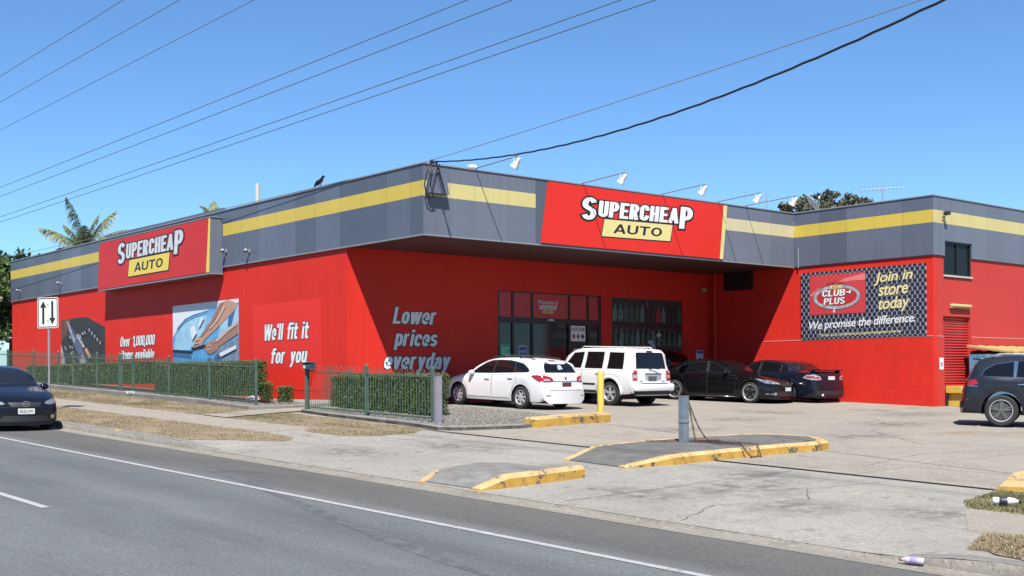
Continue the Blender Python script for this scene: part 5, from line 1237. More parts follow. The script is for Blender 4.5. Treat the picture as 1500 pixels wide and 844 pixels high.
MB().cbox(10.25, 14.45, 4.35, 6.25, 7.722, 7.75, 0.008).build('lid', FLASH, t)
MB().cbox(14.6, 17.0, 4.4, 5.6, 6.34, 7.62, 0.05).build('duct', mat('duct_grey', (0.33, 0.34, 0.36), 0.4, metal=0.3), t)

# ------------------------------------------------------------------ loop-top fences
def hairpin_mesh(h):
    """two pickets joined by a loop over the top rail, standing along local y"""
    mb = MB(); w = 0.052; pts = [(0, -w, 0.06), (0, -w, h - 0.05)]
    for k in range(1, 6):
        a = math.pi * k / 6; pts.append((0, -w * math.cos(a), h - 0.05 + 0.05 * math.sin(a)))
    pts += [(0, w, h - 0.05), (0, w, 0.06)]
    mb.tube(pts, 0.0085, 5); 
    me = bpy.data.meshes.new('picket'); me.from_pydata(mb.v, [], mb.f); me.materials.append(GREEN); me.update(); return me
HP = {}
def fence(posts, hgt, X, label, tall=()):
    y0, y1 = posts[0], posts[-1]
    t = wroot('loop_top_fence', (X, (y0 + y1) / 2, G(X, (y0 + y1) / 2)), label, 'fence', 'green loop top fences along the footpath')
    zb = lambda y: G(X, y) + 0.10
    for i, y in enumerate(posts):
        MB().cbox(X - 0.034, X + 0.034, y - 0.034, y + 0.034, zb(y) - 0.2, zb(y) + hgt(y) + 0.04, 0.006).build('post', GREEN, t)
        MB().lathe([(0.0, 0.05), (0.028, 0.035), (0.04, 0.0), (0.0, 0.0)], (X, y, zb(y) + hgt(y) + 0.04), 'z', 8).build('post_cap', GREEN, t)
    for a, b in zip(posts[:-1], posts[1:]):
        for fr_ in (0.06, -0.16):
            def zz(y): return zb(y) + (fr_ if fr_ > 0 else hgt(y) + fr_)
            mb = MB(); v = []
            for y in (a + 0.036, b - 0.036):
                for dx, dz in ((-0.018, -0.018), (0.018, -0.018), (0.018, 0.018), (-0.018, 0.018)): v.append((X + dx, y, zz(y) + dz))
            mb.add(v, [(0, 1, 5, 4), (1, 2, 6, 5), (2, 3, 7, 6), (3, 0, 4, 7), (0, 3, 2, 1), (4, 5, 6, 7)]); mb.build('rail', GREEN, t)
        n = int((b - a - 0.1) / 0.208); st = (b - a) / (n + 0.2)
        for k in range(n):
            y = a + st * (k + 0.6); h = round(hgt(y), 1)
            if h not in HP: HP[h] = hairpin_mesh(h)
            o = link_mesh('picket', HP[h], t); o.location = Vector((X, y, zb(y))) - t.location; o.scale = (1, 1, hgt(y) / h)
    return t
fence([4.56, 7.5, 10.38, 13.22, 14.24], lambda y: 1.22, -2.6, 'green loop top fence in front of the left hedges')
fence([14.35, 16.4, 18.75, 20.3, 23.1, 26.3, 29.3], lambda y: 1.25, -2.62, 'farthest run of green loop top fence behind the parked dark car')
fence([-3.92, -1.13, 1.70], lambda y: 1.18, -2.6, 'green loop top fence in front of the right hedge with letterbox')

# ------------------------------------------------------------------ hedges
def hedge(name, x0, x1, y0, y1, z1f, label, dens=3200, size=0.021, z0=None, group='clipped hedges by the fence'):
    cx, cy = (x0 + x1) / 2, (y0 + y1) / 2; zb = (G(cx, cy) + 0.05) if z0 is None else z0
    t = wroot(name, (cx, cy, zb), label, 'hedge', group)
    zt = z1f
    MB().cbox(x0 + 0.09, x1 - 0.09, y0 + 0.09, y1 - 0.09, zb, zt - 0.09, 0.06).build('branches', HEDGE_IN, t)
    C_ = []; Nn = []; top = []
    def face(n, fn, nv, istop):
        u = rng.random(n); v = rng.random(n); p = fn(u, v)
        dep = np.abs(rng.normal(size=n)) * 0.045; bump_ = 0.018 * np.sin(p[:, 0] * 5 + p[:, 2] * 7) + 0.018 * np.sin(p[:, 1] * 6.1 + p[:, 2] * 3.3) + 0.012 * np.sin(p[:, 1] * 17 + p[:, 2] * 13 + p[:, 0] * 15) 
        p = p + np.array(nv) * (bump_ - dep + 0.01)[:, None]
        C_.append(p); Nn.append(np.tile(np.array(nv, float), (n, 1))); top.append(np.full(n, istop))
    A = lambda a: int(a * dens)
    S = lambda u, a, b: a + (b - a) * u
    ex, ey, ez = x1 - x0, y1 - y0, zt - zb
    face(A(ey * ez), lambda u, v: np.stack([np.full_like(u, x0), S(u, y0, y1), S(v, zb, zt)], 1), (-1, 0, 0), 0)
    face(A(ey * ez * 0.4), lambda u, v: np.stack([np.full_like(u, x1), S(u, y0, y1), S(v, zb, zt)], 1), (1, 0, 0), 0)
    face(A(ex * ez), lambda u, v: np.stack([S(u, x0, x1), np.full_like(u, y0), S(v, zb, zt)], 1), (0, -1, 0), 0)
    face(A(ex * ez * 0.8), lambda u, v: np.stack([S(u, x0, x1), np.full_like(u, y1), S(v, zb, zt)], 1), (0, 1, 0), 0)
    face(A(ex * ey * 1.1), lambda u, v: np.stack([S(u, x0, x1), S(v, y0, y1), np.full_like(u, zt)], 1), (0, 0, 1), 1)
    P_ = np.concatenate(C_); NV = np.concatenate(Nn); TP = np.concatenate(top)
    V = leaf_quads(P_, size, NV, 1.1, 0.6)
    mi = ((TP == 1) & (rng.random(len(TP)) < 0.5)) | ((P_[:, 2] > zt - 0.05) & (rng.random(len(TP)) < 0.5)) | (rng.random(len(TP)) < 0.02)
    me = quads_mesh('leaves', V - np.array(t.location)[None, None, :], [LEAF_H, LEAF_HT], mi.astype(int))
    link_mesh('leaves', me, t)
    return t
hedge('hedge', -1.60, -1.02, -2.45, 2.20, 1.18, 'square clipped hedge behind the right fence beside the white wagon')
hedge('hedge', -1.45, -0.93, 6.92, 14.15, 1.67, 'long clipped hedge under the windscreen mural')
hedge('hedge', -1.45, -0.85, 14.75, 27.5, 1.76, 'far clipped hedge below the tools mural and arrow sign', 1800, 0.027)
hedge('hedge', -1.25, -0.95, 6.52, 6.88, 0.98, 'low clipped shrub stepped against the end of the long hedge', 3500)
hedge('hedge', -1.33, -0.98, 5.24, 5.66, 0.88, 'small cube shaped shrub alone by the red wall', 3500, 0.021)

# ------------------------------------------------------------------ letterbox, posts, bollard, chain
t = wroot('letterbox', (-2.72, 1.70, G(-2.72, 1.7)), 'small green letterbox on top of the first fence post', 'letterbox')
zl = 1.36
mbx = MB(); prof = [(-0.14, 0.0), (0.14, 0.0), (0.14, 0.14)] + [(0.14 * math.cos(R(a)), 0.14 + 0.07 * math.sin(R(a))) for a in range(15, 180, 15)] + [(-0.14, 0.14)]
mbx.prism(prof, lambda h, z, d: (-2.72 + h * 0.7, 1.60 - d, zl + z * 0.75), 0.0, 0.34)
mbx.build('box', mat('letterbox_green', (0.02, 0.07, 0.075), 0.4), t)
MB().cbox(-2.84, -2.60, 1.24, 1.64, zl + 0.155, zl + 0.175, 0.008).build('lid', mat('letterbox_green', (0.02, 0.07, 0.075), 0.4), t)
MB().prism(rect(-0.09, 0.09, 0.02, 0.12), lambda h, z, d: (-2.82 - d, 1.50 + h * 0.6, zl + z * 0.8), 0.0, 0.01).build('number_plate', PLINTH, t)
MB().cbox(-2.74, -2.66, 1.55, 1.63, G(-2.7, 1.6) - 0.1, zl, 0.008).build('stand', GREEN, t)

t = wroot('post', (-2.72, -4.28, G(-2.72, -4.28)), 'weathered mauve steel post at the end of the right fence', 'post')
zp = G(-2.72, -4.28); MB().cbox(-2.79, -2.65, -4.35, -4.21, zp - 0.1, zp + 1.17, 0.012).build('shaft', mat('mauve_post', (0.27, 0.25, 0.31), 0.6, var=0.2, vscale=3, dirt=((0.36, 0.28, 0.27), 4, 0.5, 0.7)), t)
MB().cbox(-2.80, -2.64, -4.36, -4.20, zp + 1.171, zp + 1.19, 0.006).build('cap', GALV, t)

t = wroot('bollard', (1.85, -4.9, 0.1), 'yellow steel bollard at the end of the kerb block', 'bollard')
MB().lathe([(0.0, 0.1), (0.085, 0.1), (0.085, 1.20), (0.075, 1.235), (0.04, 1.25), (0, 1.252)], (1.85, -4.9, 0.0), 'z', 18).build('shaft', YBOL, t, smooth='auto')
MB().lathe([(0.0, G(1.85, -4.9) + 0.0), (0.12, G(1.85, -4.9) + 0.0), (0.11, G(1.85, -4.9) + 0.035), (0.086, G(1.85, -4.9) + 0.04)], (1.85, -4.9, 0.0), 'z', 18).build('collar', YKERB, t)

zp = G(-2.53, -11.55) + 0.165
t = wroot('chain_post', (-2.53, -11.55, zp), 'grey steel post with a rusty chain on the traffic island', 'post')
MB().cbox(-2.60, -2.46, -11.62, -11.48, zp - 0.05, zp + 0.83, 0.01).build('shaft', mat('grey_post', (0.24, 0.28, 0.33), 0.5, metal=0.3, var=0.25, vscale=5), t)
MB().cbox(-2.605, -2.455, -11.625, -11.475, zp + 0.832, zp + 0.85, 0.004).build('cap', GALV, t)
MB().cbox(-2.61, -2.45, -11.63, -11.47, zp + 0.36, zp + 0.40, 0.004).build('band', GALV, t)
ch = wroot('chain', (-2.3, -11.7, zp), 'rusty chain hanging from the grey post and lying on the island', 'chain')
def link_mesh_ring():
    mb = MB(); pts = []
    for k in range(13):
        a = 2 * math.pi * k / 12; x = 0.011 * math.cos(a) ; pts.append((0.0, 0.013 * math.cos(a), 0.026 * math.sin(a) if abs(math.sin(a)) < 2 else 0))
    mb.tube(pts, 0.0055, 5, cap=False); me = bpy.data.meshes.new('chain_link'); me.from_pydata(mb.v, [], mb.f); me.materials.append(RUST); me.polygons.foreach_set('use_smooth', [True] * len(mb.f)); me.update(); return me
LK = link_mesh_ring()
def chain_run(pts):
    pts = [Vector(p) for p in pts]; seg = []; acc = 0.0; step = 0.040; k = 0
    for a, b in zip(pts[:-1], pts[1:]):
        d = (b - a); L_ = d.length; s = 0.0
        while s < L_:
            p = a + d * (s / L_); o = link_mesh('chain_link', LK, ch); q = d.normalized().to_track_quat('Z', 'Y')
            o.rotation_mode = 'QUATERNION'; o.rotation_quaternion = q @ Matrix.Rotation(R(90 * (k % 2) + random.uniform(-15, 15)), 3, 'Z').to_quaternion()
            o.location = p - ch.location; k += 1; s += step
def cat(a, b, sag, n=8): 
    a, b = Vector(a), Vector(b); return [a.lerp(b, i / n) + Vector((0, 0, -sag * 4 * (i / n) * (1 - i / n))) for i in range(n + 1)]
gt = zp + 0.015
chain_run(cat((-2.44, -11.58, zp + 0.76), (-2.33, -11.66, gt), 0.0, 3))
chain_run(cat((-2.44, -11.60, zp + 0.74), (-2.30, -12.0, gt), 0.14, 7))
chain_run([(-2.9, -10.98, gt), (-2.7, -11.25, gt), (-2.52, -11.45, gt), (-2.42, -11.66, gt), (-2.3, -11.9, gt), (-2.42, -12.2, gt), (-2.55, -12.5, gt), (-2.6, -12.75, gt), (-2.62, -12.96, gt), (-2.62, -13.02, gt - 0.08), (-2.55, -13.12, G(-2.55, -13.1) + 0.02), (-2.3, -13.13, G(-2.3, -13.1) + 0.02), (-2.2, -12.97, gt - 0.01), (-2.25, -12.6, gt + 0.004), (-2.2, -12.2, gt)])
chain_run([(-2.36, -11.62, gt + 0.02), (-2.28, -12.0, gt + 0.02), (-2.36, -12.3, gt + 0.02), (-2.26, -12.1, gt + 0.03), (-2.4, -11.8, gt + 0.02)])

# ------------------------------------------------------------------ road sign
sx_, sy_ = -7.45, 7.38
t = wroot('road_sign', (sx_, sy_, G(sx_, sy_)), 'white two way traffic sign with up and down arrows on a grey pole', 'sign')
zg = G(sx_, sy_)
MB().tube([(sx_, sy_, zg - 0.1), (sx_, sy_, 3.36)], 0.032, 10).build('pole', GALV, t)
sd = Vector((math.cos(R(-58)), math.sin(R(-58)), 0)); sn = Vector((sd.y, -sd.x, 0))       # right along the plate, normal to the viewer
fnS = lambda h, z, d: (sx_ + sd.x * h + sn.x * (d + 0.04), sy_ + sd.y * h + sn.y * (d + 0.04), z)
SW, SZ0, SZ1 = 0.345, 2.55, 3.40
MB().prism(rrect(-SW, SW, SZ0, SZ1, 0.05), fnS, -0.004, 0.002).build('plate', WHITEM, t)
bd = MB(); o_ = rrect(-SW + 0.02, SW - 0.02, SZ0 + 0.02, SZ1 - 0.02, 0.045); i_ = rrect(-SW + 0.045, SW - 0.045, SZ0 + 0.045, SZ1 - 0.045, 0.035); n_ = len(o_)
bd.add([fnS(h, z, 0.004) for h, z in o_] + [fnS(h, z, 0.004) for h, z in i_], [(k, (k + 1) % n_, n_ + (k + 1) % n_, n_ + k) for k in range(n_)]); bd.build('border', INK, t)
zc = (SZ0 + SZ1) / 2
MB().prism([(-0.185, 2.66), (-0.115, 2.66), (-0.115, 3.12), (-0.045, 3.12), (-0.15, 3.30), (-0.255, 3.12), (-0.185, 3.12)], fnS, 0.003, 0.005).build('arrow', INK, t)
MB().prism([(0.185, 3.29), (0.115, 3.29), (0.115, 2.83), (0.045, 2.83), (0.15, 2.65), (0.255, 2.83), (0.185, 2.83)], fnS, 0.003, 0.005).build('arrow', INK, t)
for z in (2.75, 3.2): MB().cbox(sx_ - 0.045, sx_ + 0.045, sy_ - 0.045, sy_ + 0.045, z - 0.02, z + 0.02, 0.006).build('clamp', GALV, t)

# ------------------------------------------------------------------ waste skip behind the grey vehicle
t = wroot('waste_skip', (20.6, -LW - 0.9, G(20.6, -LW - 0.9)), 'blue steel skip with a yellow lid against the wing wall', 'skip bin')
gz = G(20.6, -LW - 0.9); BLS = mat('blue_skip_paint', (0.10, 0.26, 0.42), 0.55, var=0.4, vscale=3, dirt=((0.30, 0.36, 0.40), 3.5, 0.52, 0.62)); YL = mat('yellow_lid', (0.46, 0.34, 0.13), 0.6, var=0.2, vscale=4)
X0, X1, Y0, Y1 = 18.30, 23.2, -LW - 1.45, -LW - 0.12
MB().add([(X0 + 0.04, Y0 + 0.04, gz + 0.1), (X1 - 0.04, Y0 + 0.04, gz + 0.1), (X1 - 0.04, Y1 - 0.02, gz + 0.1), (X0 + 0.04, Y1 - 0.02, gz + 0.1), (X0, Y0, 1.78), (X1, Y0, 1.78), (X1, Y1, 1.78), (X0, Y1, 1.78)],
         [(0, 3, 2, 1), (4, 5, 6, 7), (0, 1, 5, 4), (1, 2, 6, 5), (2, 3, 7, 6), (3, 0, 4, 7)]).build('bin_body', BLS, t)
for k in range(6):
    x = X0 + 0.4 + k * 0.82; MB().add([(x, Y0 + 0.10, gz + 0.2), (x + 0.1, Y0 + 0.10, gz + 0.2), (x + 0.1, Y0 - 0.05, 1.76), (x, Y0 - 0.05, 1.76), (x, Y0 + 0.16, gz + 0.2), (x + 0.1, Y0 + 0.16, gz + 0.2), (x + 0.1, Y0 + 0.03, 1.76), (x, Y0 + 0.03, 1.76)],
        [(0, 1, 2, 3), (0, 3, 7, 4), (1, 5, 6, 2), (3, 2, 6, 7), (0, 4, 5, 1)]).build('rib', BLS, t)
ld = MB(); n = 24
pr = [(X0 - 0.05 + (X1 - X0 + 0.1) * i / n, 0.025 * math.sin(i * 1.9)) for i in range(n + 1)]
ld.add([(x, Y0 - 0.08, 1.80 + z) for x, z in pr] + [(x, Y1 + 0.05, 2.02 + z) for x, z in pr] + [(x, Y0 - 0.08, 1.86 + z) for x, z in pr] + [(x, Y1 + 0.05, 2.08 + z) for x, z in pr],
       [(i, i + 1, n + 2 + i, n + 1 + i) for i in range(n)] + [(2 * n + 2 + i, 3 * n + 3 + i, 3 * n + 4 + i, 2 * n + 3 + i) for i in range(n)] + [(i, 2 * n + 2 + i, 2 * n + 3 + i, i + 1) for i in range(n)] + [(0, n + 1, 3 * n + 3, 2 * n + 2)])
ld.build('lid', YL, t)

# ------------------------------------------------------------------ overhead wires
WIRE = mat('wire', (0.13, 0.14, 0.17), 0.6); WIREG = mat('wire_grey', (0.22, 0.22, 0.23), 0.5); CABLE = mat('cable_black', (0.010, 0.010, 0.013), 0.55)
def wire(x, z, lb, r=0.008, sag=0.25, y0=-40, y1=80, dx=0.0):
    n = 40; pts = []
    for i in range(n + 1):
        f_ = i / n; y_ = y0 + (y1 - y0) * f_; pts.append((x + dx * f_, y_, z - sag * 4 * f_ * (1 - f_) + sag * 0.95))
    o = MB().tube(pts, r, 5).build('power_line', WIRE, None, (x, y0, z), smooth=True); tag(o, lb, 'power line', 'overhead lines along the road'); return o
wire(-8.50, 9.5, 'topmost power line crossing the upper left sky'); wire(-7.53, 9.5, 'second power line from the top in the upper left sky'); wire(-6.25, 9.5, 'third power line from the top in the upper left sky')
wire(-7.60, 6.90, 'fourth power line down, upper of the middle pair'); wire(-7.60, 6.63, 'fifth power line down, lower of the middle pair')
wire(-7.20, 6.20, 'sixth power line down, upper of the lowest pair', sag=0.4); wire(-7.10, 6.08, 'lowest power line, just over the palm top', sag=0.4)
a, b = Vector((0.22, -0.3, 6.93)), Vector((-3.98, -18.294, 6.351))
def strand(a, b, sag, r, m_, name, lb, twist=0.0, ext=1.0):
    n = 60; pts = []
    for i in range(int(n * ext) + 1):
        f_ = i / n; p = a + (b - a) * f_; p.z -= sag * 4 * f_ * (1 - f_)
        if twist: p.z += twist * math.sin(i * 2.4); p.x += twist * math.cos(i * 2.4)
        pts.append(p)
    o = MB().tube(pts, r, 6).build(name, m_, None, a, smooth=True); tag(o, lb, 'cable'); return o
strand(a, b, 0.60, 0.020, CABLE, 'service_cable', 'thick black service cable sagging to the roof corner', 0.006, 1.8)
strand(Vector((0.06, -0.29, 6.95)), Vector((-0.356, -16.118, 7.619)), 0.06, 0.010, WIREG, 'service_cable', 'thin grey service wire running down to the roof corner', 0.0, 1.8)
strand(Vector((0.06, -0.29, 6.95)), Vector((-0.75, 36.0, 7.0)), 0.05, 0.010, WIREG, 'service_cable', 'thin grey wire running along the top of the left fascia')

# ------------------------------------------------------------------ crow on the parapet
bx_, by_, bz_ = 0.08, 5.45, ZF1 + 0.036
t = wroot('crow', (bx_, by_, bz_), 'black crow standing on the left parapet', 'bird')
FEA = mat('crow_feather', (0.008, 0.008, 0.012), 0.4)
hd_ = Vector((0.12, -0.99, 0)).normalized(); ud = Vector((0, 0, 1))
spine = [(-0.30, 0.06, 0.012), (-0.22, 0.085, 0.024), (-0.13, 0.125, 0.042), (-0.05, 0.165, 0.066), (0.03, 0.205, 0.072), (0.09, 0.245, 0.056), (0.125, 0.285, 0.042), (0.15, 0.315, 0.042), (0.18, 0.325, 0.034), (0.205, 0.32, 0.018), (0.25, 0.308, 0.010), (0.275, 0.30, 0.003)]
org_ = Vector((bx_, by_, bz_))
MB().tube([org_ + hd_ * s_ + ud * z_ for s_, z_, r_ in spine], [r_ for _, _, r_ in spine], 10).build('body', FEA, t, smooth=True)
sd_ = Vector((-hd_.y, hd_.x, 0))
for s_ in (-1, 1):
    wg = [(0.05, 0.22, 0.055), (-0.05, 0.19, 0.07), (-0.16, 0.13, 0.055), (-0.27, 0.075, 0.02)]
    MB().tube([org_ + hd_ * a_ + ud * b_ + sd_ * s_ * c_ for a_, b_, c_ in wg], [0.02, 0.03, 0.022, 0.004], 6).build('wing', FEA, t, smooth=True)
    MB().tube([org_ + hd_ * 0.0 + ud * 0.12 + sd_ * s_ * 0.03, org_ + hd_ * -0.01 + ud * 0.05 + sd_ * s_ * 0.035, org_ + sd_ * s_ * 0.035], [0.016, 0.008, 0.007], 6).build('leg', FEA, t)
    MB().tube([org_ + hd_ * -0.03 + ud * 0.006 + sd_ * s_ * 0.035, org_ + hd_ * 0.05 + ud * 0.006 + sd_ * s_ * 0.035], 0.006, 5).build('foot', FEA, t)

# ------------------------------------------------------------------ litter
t = wroot('litter_bottle', (-8.98, -20.0, zroad(-20)), 'clear plastic bottle with a red cap lying in the gutter', 'bottle')
def bottle(t, p, ang, m_body, m_cap, m_lab, s=1.0):
    d = Vector((math.cos(ang), math.sin(ang), 0)); Q = d.to_track_quat('Z', 'Y').to_matrix().to_4x4()
    def L(prof, nm, m_):
        mb = MB(); mb.lathe(prof, (0, 0, 0), 'z', 14); mb.v = [tuple(Q @ (Vector(q) * s) + Vector(p)) for q in mb.v]; mb.build(nm, m_, t, smooth=True)
    L([(0, 0), (0.034, 0.004), (0.036, 0.02), (0.034, 0.05), (0.037, 0.08), (0.036, 0.15), (0.030, 0.19), (0.015, 0.215), (0.014, 0.23), (0, 0.232)], 'bottle_body', m_body)
    L([(0, 0.225), (0.0165, 0.226), (0.0165, 0.25), (0, 0.251)], 'cap', m_cap); L([(0.0375, 0.06), (0.0385, 0.062), (0.0385, 0.13), (0.0375, 0.132)], 'label_band', m_lab)
bottle(t, (-8.93, -20.25, zroad(-20.2) + 0.045), R(100), mat('clear_plastic', (0.55, 0.55, 0.6), 0.15), mat('red_cap', (0.6, 0.05, 0.03), 0.4), mat('bottle_label', (0.35, 0.30, 0.55), 0.4), 0.95)
t = wroot('litter_bottle', (-4.75, -18.85, G(-4.75, -18.85)), 'white plastic bottle lying on the grass right of the driveway', 'bottle')
bottle(t, (-4.80, -18.72, G(-4.8, -18.7) + 0.07), R(-62), mat('white_plastic', (0.75, 0.75, 0.75), 0.35), INK, mat('dark_label', (0.03, 0.03, 0.06), 0.5), 1.35)
def crumple(name, p, r, m_, lb):
    bm = bmesh.new(); bmesh.ops.create_icosphere(bm, subdivisions=3, radius=r)
    for v in bm.verts:
        k = 0.6 + 0.45 * math.sin(v.co.x * 60 / (r * 10) + v.co.y * 47 / (r * 10)) * math.cos(v.co.z * 53 / (r * 10)) + random.uniform(-0.12, 0.12); v.co *= k; v.co.z *= 0.6
    me = bpy.data.meshes.new(name); bm.to_mesh(me); bm.free(); me.materials.append(m_); o = link_mesh(name, me); o.location = p; tag(o, lb, 'litter'); return o
BAG = mat('plastic_bag', (0.55, 0.56, 0.60), 0.35, var=0.3, vscale=8)
crumple('plastic_bag', (-2.0, 5.9, G(-2, 5.9) + 0.16), 0.22, BAG, 'crumpled pale plastic bag beside the end of the left fence')
crumple('plastic_bag', (-3.05, 12.4, G(-3.05, 12.4) + 0.12), 0.16, BAG, 'crumpled pale wrapper at the foot of the far fence')

# ------------------------------------------------------------------ trees
def crown_leaves(parent, blobs, n, size, m_, name='crown'):
    """blobs: (x,y,z,rx,ry,rz); leaves spread through clumps over each blob"""
    C_ = []
    tot = sum(b[3] * b[4] for b in blobs)
    for (x, y, z, rx, ry, rz) in blobs:
        k = int(n * rx * ry / tot); nc = max(5, k // 70)
        d = rng.normal(size=(nc, 3)); d /= np.linalg.norm(d, axis=1, keepdims=True); rad = (0.45 + 0.6 * rng.random(nc))[:, None]
        cc = d * rad * np.array([rx, ry, rz]) + np.array([x, y, z])
        idx = rng.integers(0, nc, k); p = cc[idx] + rng.normal(size=(k, 3)) * np.array([rx, ry, rz]) * 0.17
        C_.append(p)
    P_ = np.concatenate(C_); V = leaf_quads(P_, size, np.tile(np.array([0, 0, 0.6]), (len(P_), 1)), 1.0, 0.5)
    me = quads_mesh(name, V - np.array(parent.location)[None, None, :], [m_]); return link_mesh(name, me, parent)
def tree(loc, h, blobs, n, size, m_, lb, tr=0.16, grp=None):
    t = wroot('tree', loc, lb, 'tree', grp); x, y, z = loc
    mb = MB(); mb.tube([(x, y, z - 0.3), (x + 0.1, y, z + h * 0.3), (x - 0.05, y + 0.1, z + h * 0.6), (x, y, z + h * 0.8)], [tr * 1.3, tr, tr * 0.7, tr * 0.3], 8)
    for b in blobs: 
        p0 = Vector((x, y, z + h * random.uniform(0.35, 0.55))); p1 = Vector(b[:3]); mb.tube([p0, p0.lerp(p1, 0.5) + Vector((0, 0, -0.2)), p1], [tr * 0.5, tr * 0.3, tr * 0.1], 6)
    mb.build('trunk', BARK, t, smooth=True)
    crown_leaves(t, blobs, n, size, m_); return t
def gblob(cx, cy, cz, R_, n, f=0.55, rz=0.9):
    out = []
    for k in range(n):
        a = random.uniform(0, 6.28); r_ = R_ * math.sqrt(random.random()) * 0.7; out.append((cx + r_ * math.cos(a), cy + r_ * math.sin(a), cz + random.uniform(-0.6, 0.6) * R_ * rz, R_ * f * random.uniform(0.7, 1.1), R_ * f * random.uniform(0.7, 1.1), R_ * f * 0.85))
    return out
g_ = lambda x, y: G(x, y)
tree((-1.5, 40.0, g_(-1.5, 40)), 6.5, gblob(-1.2, 40.0, 4.6, 3.0, 12), 9000, 0.16, LEAF_T, 'dense green tree at the left end of the store', 0.2, 'trees behind the left end')
tree((3.5, 45.0, g_(3.5, 45)), 7.5, gblob(2.5, 44.0, 5.6, 3.2, 12), 8000, 0.18, LEAF_T, 'taller green tree just behind the left end of the store', 0.22, 'trees behind the left end')
tree((-5.0, 52.0, g_(-5, 52)), 6.0, gblob(-5, 52, 4.2, 3.4, 10), 6000, 0.2, LEAF_T, 'far green tree along the road at the left edge', 0.22, 'trees behind the left end')
# gum tree far behind the roof
tree((61, 30.4, g_(61, 30)), 14.0, [(59.0, 31.5, 14.3, 1.2, 1.2, 0.8), (60.2, 31.0, 14.9, 1.1, 1.1, 0.7), (61.6, 29.8, 15.0, 1.2, 1.2, 0.8), (62.6, 28.7, 14.5, 1.3, 1.2, 0.7), (60.9, 30.3, 14.0, 2.0, 2.0, 0.8), (63.4, 28.0, 14.1, 0.9, 0.9, 0.6), (58.2, 32.3, 13.9, 0.9, 0.9, 0.6)], 5200, 0.16, LEAF_G, 'olive gum tree crown rising behind the satellite dish', 0.35)
tree((52, -2.0, g_(52, -2)), 12.0, gblob(52, -2, 10.4, 2.0, 8), 2500, 0.18, LEAF_G, 'dark tree top just over the wing parapet at the right edge', 0.3)

def palm(loc, h, nf, ln, lb, seed, tilt0=(-10, 75), azs=None, dead=0):
    rs = random.Random(seed); t = wroot('palm_tree', loc, lb, 'palm tree'); x, y, z = loc; top = Vector((x, y, z + h))
    MB().tube([(x, y, z - 0.2), (x + 0.1, y, z + h * 0.5), (x, y, z + h)], [0.22, 0.16, 0.15], 10).build('trunk', BARK, t, smooth=True)
    MB().tube([(x, y, z + h - 0.5), (x, y, z + h - 0.1), (x, y, z + h + 0.5)], [0.15, 0.17, 0.06], 10).build('crownshaft', LEAF_P, t, smooth=True)
    for k in range(nf):
        az = azs[k][0] if azs else 2 * math.pi * k / nf + rs.uniform(-0.3, 0.3); el = R(azs[k][1]) if azs else R(rs.uniform(*tilt0)); L_ = ln * (azs[k][2] if azs else rs.uniform(0.85, 1.1))
        d = Vector((math.cos(az), math.sin(az), 0)); pts = []; p = top.copy(); e = el; n = 14
        for i in range(n + 1):
            pts.append(p.copy()); p = p + (d * math.cos(e) + Vector((0, 0, math.sin(e)))) * (L_ / n); e -= R(1.0 + 2.6 * i / n + 1.6 * math.cos(el))
        isdead = bool(azs) and len(azs[k]) > 3
        m_ = LEAF_PD if isdead else LEAF_P
        fr_ = MB().tube(pts, [0.035 * (1 - i / (n + 1)) + 0.006 for i in range(n + 1)], 5).build('frond', m_, t)
        Q = []; nl = 84
        for i in range(nl):
            f_ = 0.12 + 0.88 * i / nl; ii = min(n - 1, int(f_ * n)); q = pts[ii].lerp(pts[ii + 1], f_ * n - ii); tg = (pts[ii + 1] - pts[ii]).normalized()
            sd = tg.cross(Vector((0, 0, 1))); sd = sd.normalized() if sd.length > 1e-3 else Vector((1, 0, 0)); ll = L_ * 0.30 * math.sin(math.pi * min(1, 0.15 + 0.85 * f_)) ** 0.6 * rs.uniform(0.8, 1.1)
            for s_ in (-1, 1):
                di = (sd * s_ * 0.8 + tg * 0.55 + Vector((0, 0, rs.uniform(-0.9, -0.1)))).normalized(); md = q + di * ll * 0.55; ti = q + di * ll + Vector((0, 0, -ll * 0.30)); w = tg * 0.020
                Q.append([q - w, q + w, md + w * 1.2, md - w * 1.2]); Q.append([md - w * 1.2, md + w * 1.2, ti + w * 0.2, ti - w * 0.2])
        Q = np.array([[list(a_) for a_ in q] for q in Q]) - np.array(t.location)[None, None, :]
        me = quads_mesh('leaflets', Q, [m_]); link_mesh('leaflets', me, fr_)
    return t
def vdir(px): return YAW - math.atan((px - 750) / F_PX)        # bearing of a picture column
pb = vdir(107); rgt = pb - math.pi / 2; lft = pb + math.pi / 2
PX, PY = 8.85, 48.0
palm((PX, PY, g_(PX, PY)), 9.15 - g_(PX, PY), 10, 3.0, 'coconut style palm with ragged fronds behind the left roof', 3,
     azs=[(lft - 0.2, 46, 1.05), (lft + 0.3, 84, 1.18), (lft, 68, 0.7), (rgt + 0.3, 68, 1.15), (rgt - 0.2, 46, 1.05), (lft, 2, 0.95, 1), (rgt, 18, 0.6), (pb + math.pi, 62, 0.7), (rgt, 82, 0.85), (lft - 0.6, 26, 0.7)])
PX, PY = 14.9, 43.0
palm((PX, PY, g_(PX, PY)), 11.55 - g_(PX, PY), 5, 1.0, 'small palm tip showing over the raised parapet', 5, azs=[(lft, 50, 0.8), (rgt, 55, 0.7), (rgt + 1, 70, 1.0), (lft - 1, 30, 0.7), (pb, 20, 0.8)])

